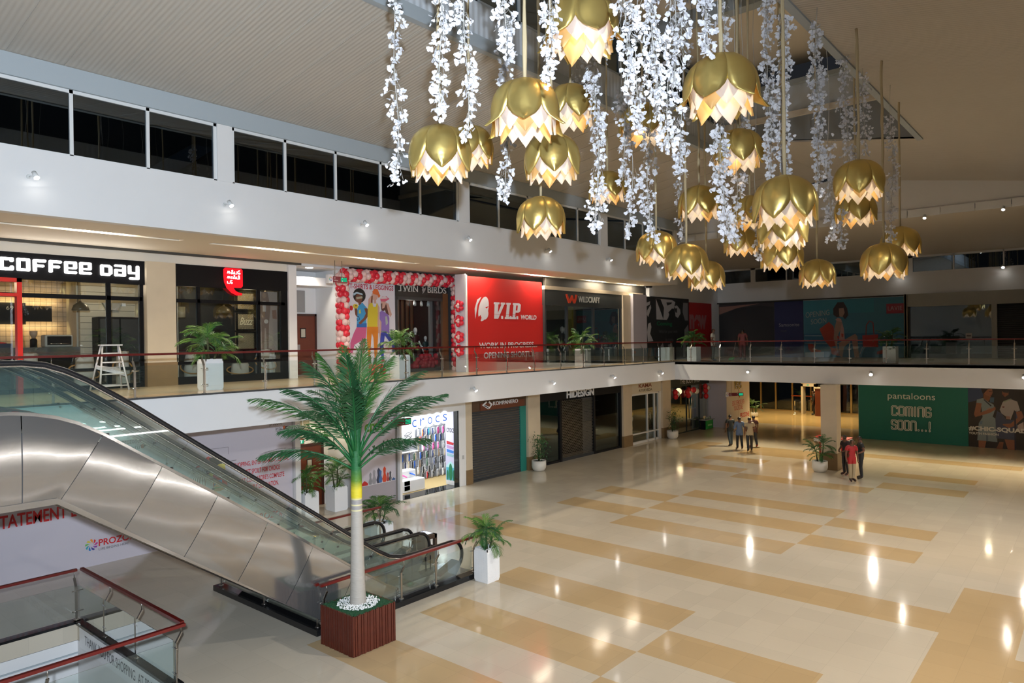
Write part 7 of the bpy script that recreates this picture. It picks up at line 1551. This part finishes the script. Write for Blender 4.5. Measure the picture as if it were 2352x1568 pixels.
    def cloth(name, m, test, off, flare=None):
        keep = [f for f in fs if test(sum((vs[i] for i in f), Vector()) / len(f))]
        idx = {}; nv = []
        for f in keep:
            for i in f:
                if i not in idx:
                    idx[i] = len(nv); p = vs[i] + ns[i] * off
                    if flare: p = flare(p)
                    nv.append(p)
        mb = MB(); mb.add(nv, [tuple(idx[i] for i in f) for f in keep], 0, True); return put(mb, name, m)
    def t_shirt(p):
        d, a, b, t = bone(p)
        if a in ('sp', 'pel') and b in ('sp', 'ch') or (a == 'ch' and b != 'nk'): return True
        if a == 'ch' and b == 'nk': return t < .75
        if a in ('shl', 'shr'): return t < sleeve * 1.0 if sleeve <= 1 else True
        if a in ('ell', 'elr') and b in ('wrl', 'wrr'): return sleeve > 1 and t < sleeve - 1
        if a == 'pel' or a in ('hpl', 'hpr'): return p.z > hem
        return False
    def t_tr(p):
        d, a, b, t = bone(p)
        return (a == 'pel' and b in ('hpl', 'hpr')) or a in ('hpl', 'hpr') or (a in ('knl', 'knr') and t < .93) or (a == 'pel' and p.z < 1.02)
    def t_sh(p): d, a, b, t = bone(p); return a in ('anl', 'anr') or (a in ('knl', 'knr') and t > .95)
    cloth('trousers', trousers, t_tr, .014); cloth('shirt', shirt, t_shirt, .024); cloth('shoes', shoes, t_sh, .010)
    def t_hair(p):
        d, a, b, t = bone(p)
        if a not in ('hb', 'hd') or p.z < hc.z - .07: return False
        r_ = (p - hc); f_ = r_.dot(fw)
        return p.z > hc.z + .045 or (f_ < .02 and p.z > hc.z - .06)
    cloth('hair', 'hair_black', t_hair, .014)
    return root
def A(dx, dy): return math.atan2(dy, dx)
away = A(.72, .69)
WALK = lambda k, ph=1: dict(knl=(-.10, .10 * ph * k, .50), anl=(-.10, (.16 if ph > 0 else -.28) * k - .02, .09 if ph > 0 else .13), tol=(-.12, (.16 if ph > 0 else -.28) * k + .15, .035 if ph > 0 else .05), knr=(.10, (-.02 if ph > 0 else .10) * k, .50), anr=(.10, (-.28 if ph > 0 else .16) * k - .02, .13 if ph > 0 else .09), tor=(.12, (-.28 if ph > 0 else .16) * k + .15, .05 if ph > 0 else .035))
person((35.35, 15.1, 0), away, 1.68, {**WALK(.8, -1)}, ink((.010, .016, .018)), ink((.035, .055, .075)), ink((.03, .015, .012)), 'person in dark t-shirt and jeans walking away, leftmost of the walking group', look=-.9, group=None)
person((34.6, 14.3, 0), away - .1, 1.68, {**WALK(.4, 1), 'elr': (.29, -.03, 1.13), 'wrr': (.36, .0, .92), 'har': (.38, .03, .84), 'ell': (-.27, -.03, 1.13), 'wrl': (-.2, .12, 1.0), 'hal': (-.12, .17, .98)}, ink((.10, .16, .30)), ink((.010, .012, .018)), ink((.04, .014, .012)), 'person in light blue shirt seen from behind, middle of the walking group', sleeve=1.15, hem=.74)
person((34.35, 13.68, 0), away - .25, 1.72, {**WALK(.9, -1), 'elr': (.26, .02, 1.13), 'wrr': (.20, .22, 1.10), 'har': (.16, .30, 1.10)}, ink((.40, .33, .22)), ink((.014, .016, .022)), ink((.02, .012, .010)), 'person in beige t-shirt walking away, right of the walking group', look=-.6)
person((35.7, 14.0, 0), away, 1.66, WALK(.6, 1), ink((.06, .012, .012)), ink((.015, .02, .03)), ink((.28, .04, .02)), 'person in maroon shirt and red shoes, mostly hidden behind the beige t-shirt')
tocam = A(-.85, -.5)
person((29.55, 7.72, 0), tocam + .25, 1.66, {'elr': (.24, .02, 1.13), 'wrr': (.25, .05, .90), 'ell': (-.24, .0, 1.12), 'knl': (-.08, .02, .5), 'anl': (-.06, -.02, .09), 'tol': (-.1, .14, .035), 'knr': (.07, .03, .5), 'anr': (.05, -.02, .09), 'tor': (.08, .14, .035), 'hd': (-.01, .05, 1.60), 'hb': (0, .03, 1.52)}, ink((.42, .010, .018)), ink((.42, .34, .22)), ink((.03, .012, .010)), 'person in red polo shirt and cream trousers, front of the group by the column', look=.5, hem=.70)
person((30.75, 8.25, 0), tocam - 1.1, 1.66, {'elr': (.24, .04, 1.12), 'wrr': (.12, .25, 1.05), 'har': (.05, .30, 1.05), 'ell': (-.24, .04, 1.12), 'wrl': (-.12, .24, 1.02), 'hal': (-.05, .30, 1.02), 'hd': (0, .08, 1.59), 'hb': (0, .05, 1.51), 'nk': (0, .02, 1.44)}, ink((.022, .010, .014)), ink((.010, .010, .012)), ink((.05, .02, .012)), 'person in dark maroon shirt behind the red polo, left of the group', look=-.3)
person((30.25, 7.55, 0), A(-.3, .95), 1.72, {'shr': (.16, .02, 1.39), 'elr': (.30, .14, 1.16), 'wrr': (.28, .36, 1.14), 'har': (.25, .44, 1.17), 'ell': (-.28, -.10, 1.15), 'wrl': (-.36, .10, 1.06), 'hal': (-.36, .19, 1.08), 'hd': (0, .07, 1.60), 'hb': (0, .04, 1.52)}, ink((.012, .014, .016)), ink((.012, .014, .020)), ink((.02, .015, .012)), 'person in black shirt with bent arms, right of the group by the column', look=.7)
person((52.7, 16.25, 0), A(-.3, .9), 1.78, {'elr': (.24, .03, 1.13), 'wrr': (.15, .2, 1.0), 'har': (.1, .26, .98)}, ink((.012, .012, .012)), ink((.012, .012, .013)), ink((.01, .01, .01)), 'security person in black standing by the detector arch', sleeve=1.7)
person((33.6, 15.2, 4.5), A(.2, -.95), 1.64, {}, ink((.52, .50, .44)), ink((.014, .014, .016)), ink((.02, .02, .02)), 'person in white shirt beside the planter at the far gallery corner', look=-.4)
person((34.9, 14.2, 4.5), A(.9, .1), 1.62, {'elr': (.24, .03, 1.12)}, ink((.22, .05, .05)), ink((.10, .03, .035)), ink((.02, .02, .02)), 'person in reddish striped top sweeping on the far gallery')
t = thing('dustpan', (34.5, 14.6, 4.5), 'small green dustpan with a long handle on the far gallery floor', 'dustpan'); MB().prism([(34.4, 14.75, 4.52), (34.4, 14.5, 4.52), (34.6, 14.5, 4.62), (34.6, 14.75, 4.62)], (0, 0, .03)).build('pan', ink((.03, .35, .06)), t); MB().tube([(34.6, 14.62, 4.62), (34.75, 14.5, 5.4)], .012, 6).build('handle', 'chrome', t)
# ================================================================= spotlights, hanging signs
emis('spot_lens', (1.0, 0.97, 0.9), 60)
def spotlight(p, aim, lab, power, grp, ang=62, col=(1, .90, .74), r=.055, base=(0, .12, .05)):
    t = thing('spotlight', p, lab, 'spotlight', grp); P = Vector(p); d = (Vector(aim) - P).normalized()
    MB().tube([P - d * .16, P], [r * .8, r], 12).build('head', 'white_frame', t)
    MB().tube([P + d * .004, P + d * .012], r * .84, 12).build('lens', 'spot_lens', t)
    w = P + Vector(base); MB().tube([P - d * .1, w], .014, 6).tube([w, w + Vector(base) * .1], .045, 10).build('bracket', 'white_frame', t)
    lamp('SPOT', 'spot_beam', tuple(P + d * .05), power, col, .05, aim, ang, .7)
UX = [(4.69, 'nearest, far left above the coffee lettering'), (8.81, 'above the stone pillar'), (12.95, 'above the alcove with the brown door'), (17.3, 'above the bird emblem shop'), (21.76, 'above the red hoarding'), (26.12, 'above the shop with the red W'), (30.67, 'farthest right of its row')]
for x, l in UX: spotlight((x, 16.40, 9.07), (x + 1.5, 9.5, 0), 'small white spotlight on the upper fascia, ' + l, 260, 'spotlights on the upper left fascia', 58, base=(-.08, .18, .04))
for x, l in ((17.45, 'right of the palm crown'), (21.87, 'above the slatted shutter'), (26.24, 'above the grille shop'), (30.53, 'above the white framed shop')): spotlight((x, 16.38, 3.98), (x + .8, 13.0, 0), 'small white spotlight on the lower left fascia, ' + l, 60, 'spotlights on the lower left fascia', 70, base=(-.08, .19, .06))
for y, l, pw in ((12.78, 'left of the column'), (7.56, 'the dazzling one right of the column'), (2.41, 'at the right edge of the picture')) if False else ((12.78, 'left of the column', 60), (7.56, 'the dazzling one right of the column', 120), (2.41, 'at the right edge of the picture', 60)):
    spotlight((31.95, y, 4.05), (27.0, y * .8, 0.0), 'spotlight on the far lower fascia, ' + l, pw, 'spotlights on the far lower fascia', 75, r=.07 if pw > 100 else .055, base=(.22, .0, .04))
for y, l in ((8.3, 'left of two'), (3.83, 'right of two')): spotlight((40.8, y, 8.82), (34, y * .8, 2.0), 'spotlight at the foot of the far clerestory, ' + l, 90, 'spotlights at the far clerestory', 60, r=.07, base=(.18, 0, .04))
for y, l in ((9.29, 'left of three, among garlands'), (5.7, 'middle of three'), (3.06, 'right of three')): spotlight((32.85, y, 10.42), (25, y * .7 + 1, 0), 'spotlight under the panelled roof edge, ' + l, 330, 'spotlights under the panelled roof edge', 48, r=.06, base=(.08, 0, .06))
def hang_sign(loc, w, h, u, ztop, lab, texts):
    t = thing('hanging_sign', loc, lab, 'hanging sign', 'red hanging direction signs'); x, y, z = loc; FA = Face((x, y, 0), u); n = FA.n
    mb = MB(); FA.slab(mb, -w / 2, z - h / 2, w / 2, z + h / 2, -.1, 0); mb.build('box', ink((.16, .008, .02)), t)
    mb = MB(); FA.slab(mb, -w / 2 - .17, z - h * .72, -w / 2, z + h * .72, -.12, .02); a = mb.build('end_panel', 'white_laminate', t)
    a = Art(FA, -w / 2 - .165, z - h * .7, -w / 2 - .005, z + h * .7, (.75, .72, .76), .02); pinwheel(a, (-w / 2 - .085, z), .075); a.build(t, 'emblem')
    mb = MB(); FA.rect(mb, w / 2 - .28, z - h * .36, w / 2 - .03, z + h * .36, .003); mb.build('pictogram_panel', 'exit_green', t)
    mb = MB()
    for i, s in enumerate(texts): FA.text(mb, s, -w / 2 + .05, z + h * .08 - i * h * .36, -w / 2 + .05 + .035 * len(s), z + h * .30 - i * h * .36, .004)
    FA.rect(mb, .08, z + .04, .11, z + .07, .004); FA.rect(mb, .08, z - .06, .11, z - .03, .004); mb.build('lettering', 'white_laminate', t)
    for s in (-.28, .2): p = FA.p(s * w, z + h / 2, -.05); MB().tube([p, (p.x, p.y, ztop)], .012, 6).build('rod', 'steel', t)
hang_sign((14.1, 19.3, 7.75), .62, .19, (1, .06, 0), 8.37, 'red hanging direction sign by the upper corner of the balloon arch', ['wc', 'lifts'])
hang_sign((15.6, 18.1, 2.98), .95, .22, (1, .06, 0), 3.6, 'red hanging direction sign half hidden by the palm crown', ['wc', 'lifts'])
hang_sign((41.4, 17.3, 2.2), .95, .20, (1, -.9, 0), 3.6, 'red hanging direction sign in front of the film slogan banner', ['exit', 'lifts'])
t = thing('wall_switch', (19.8, 19.34, 1.1), 'small white switch plate on the shoe shop frame', 'switch'); MB().box(19.76, 19.335, 1.05, 19.86, 19.35, 1.2).build('plate', ink((.5, .5, .5)), t)
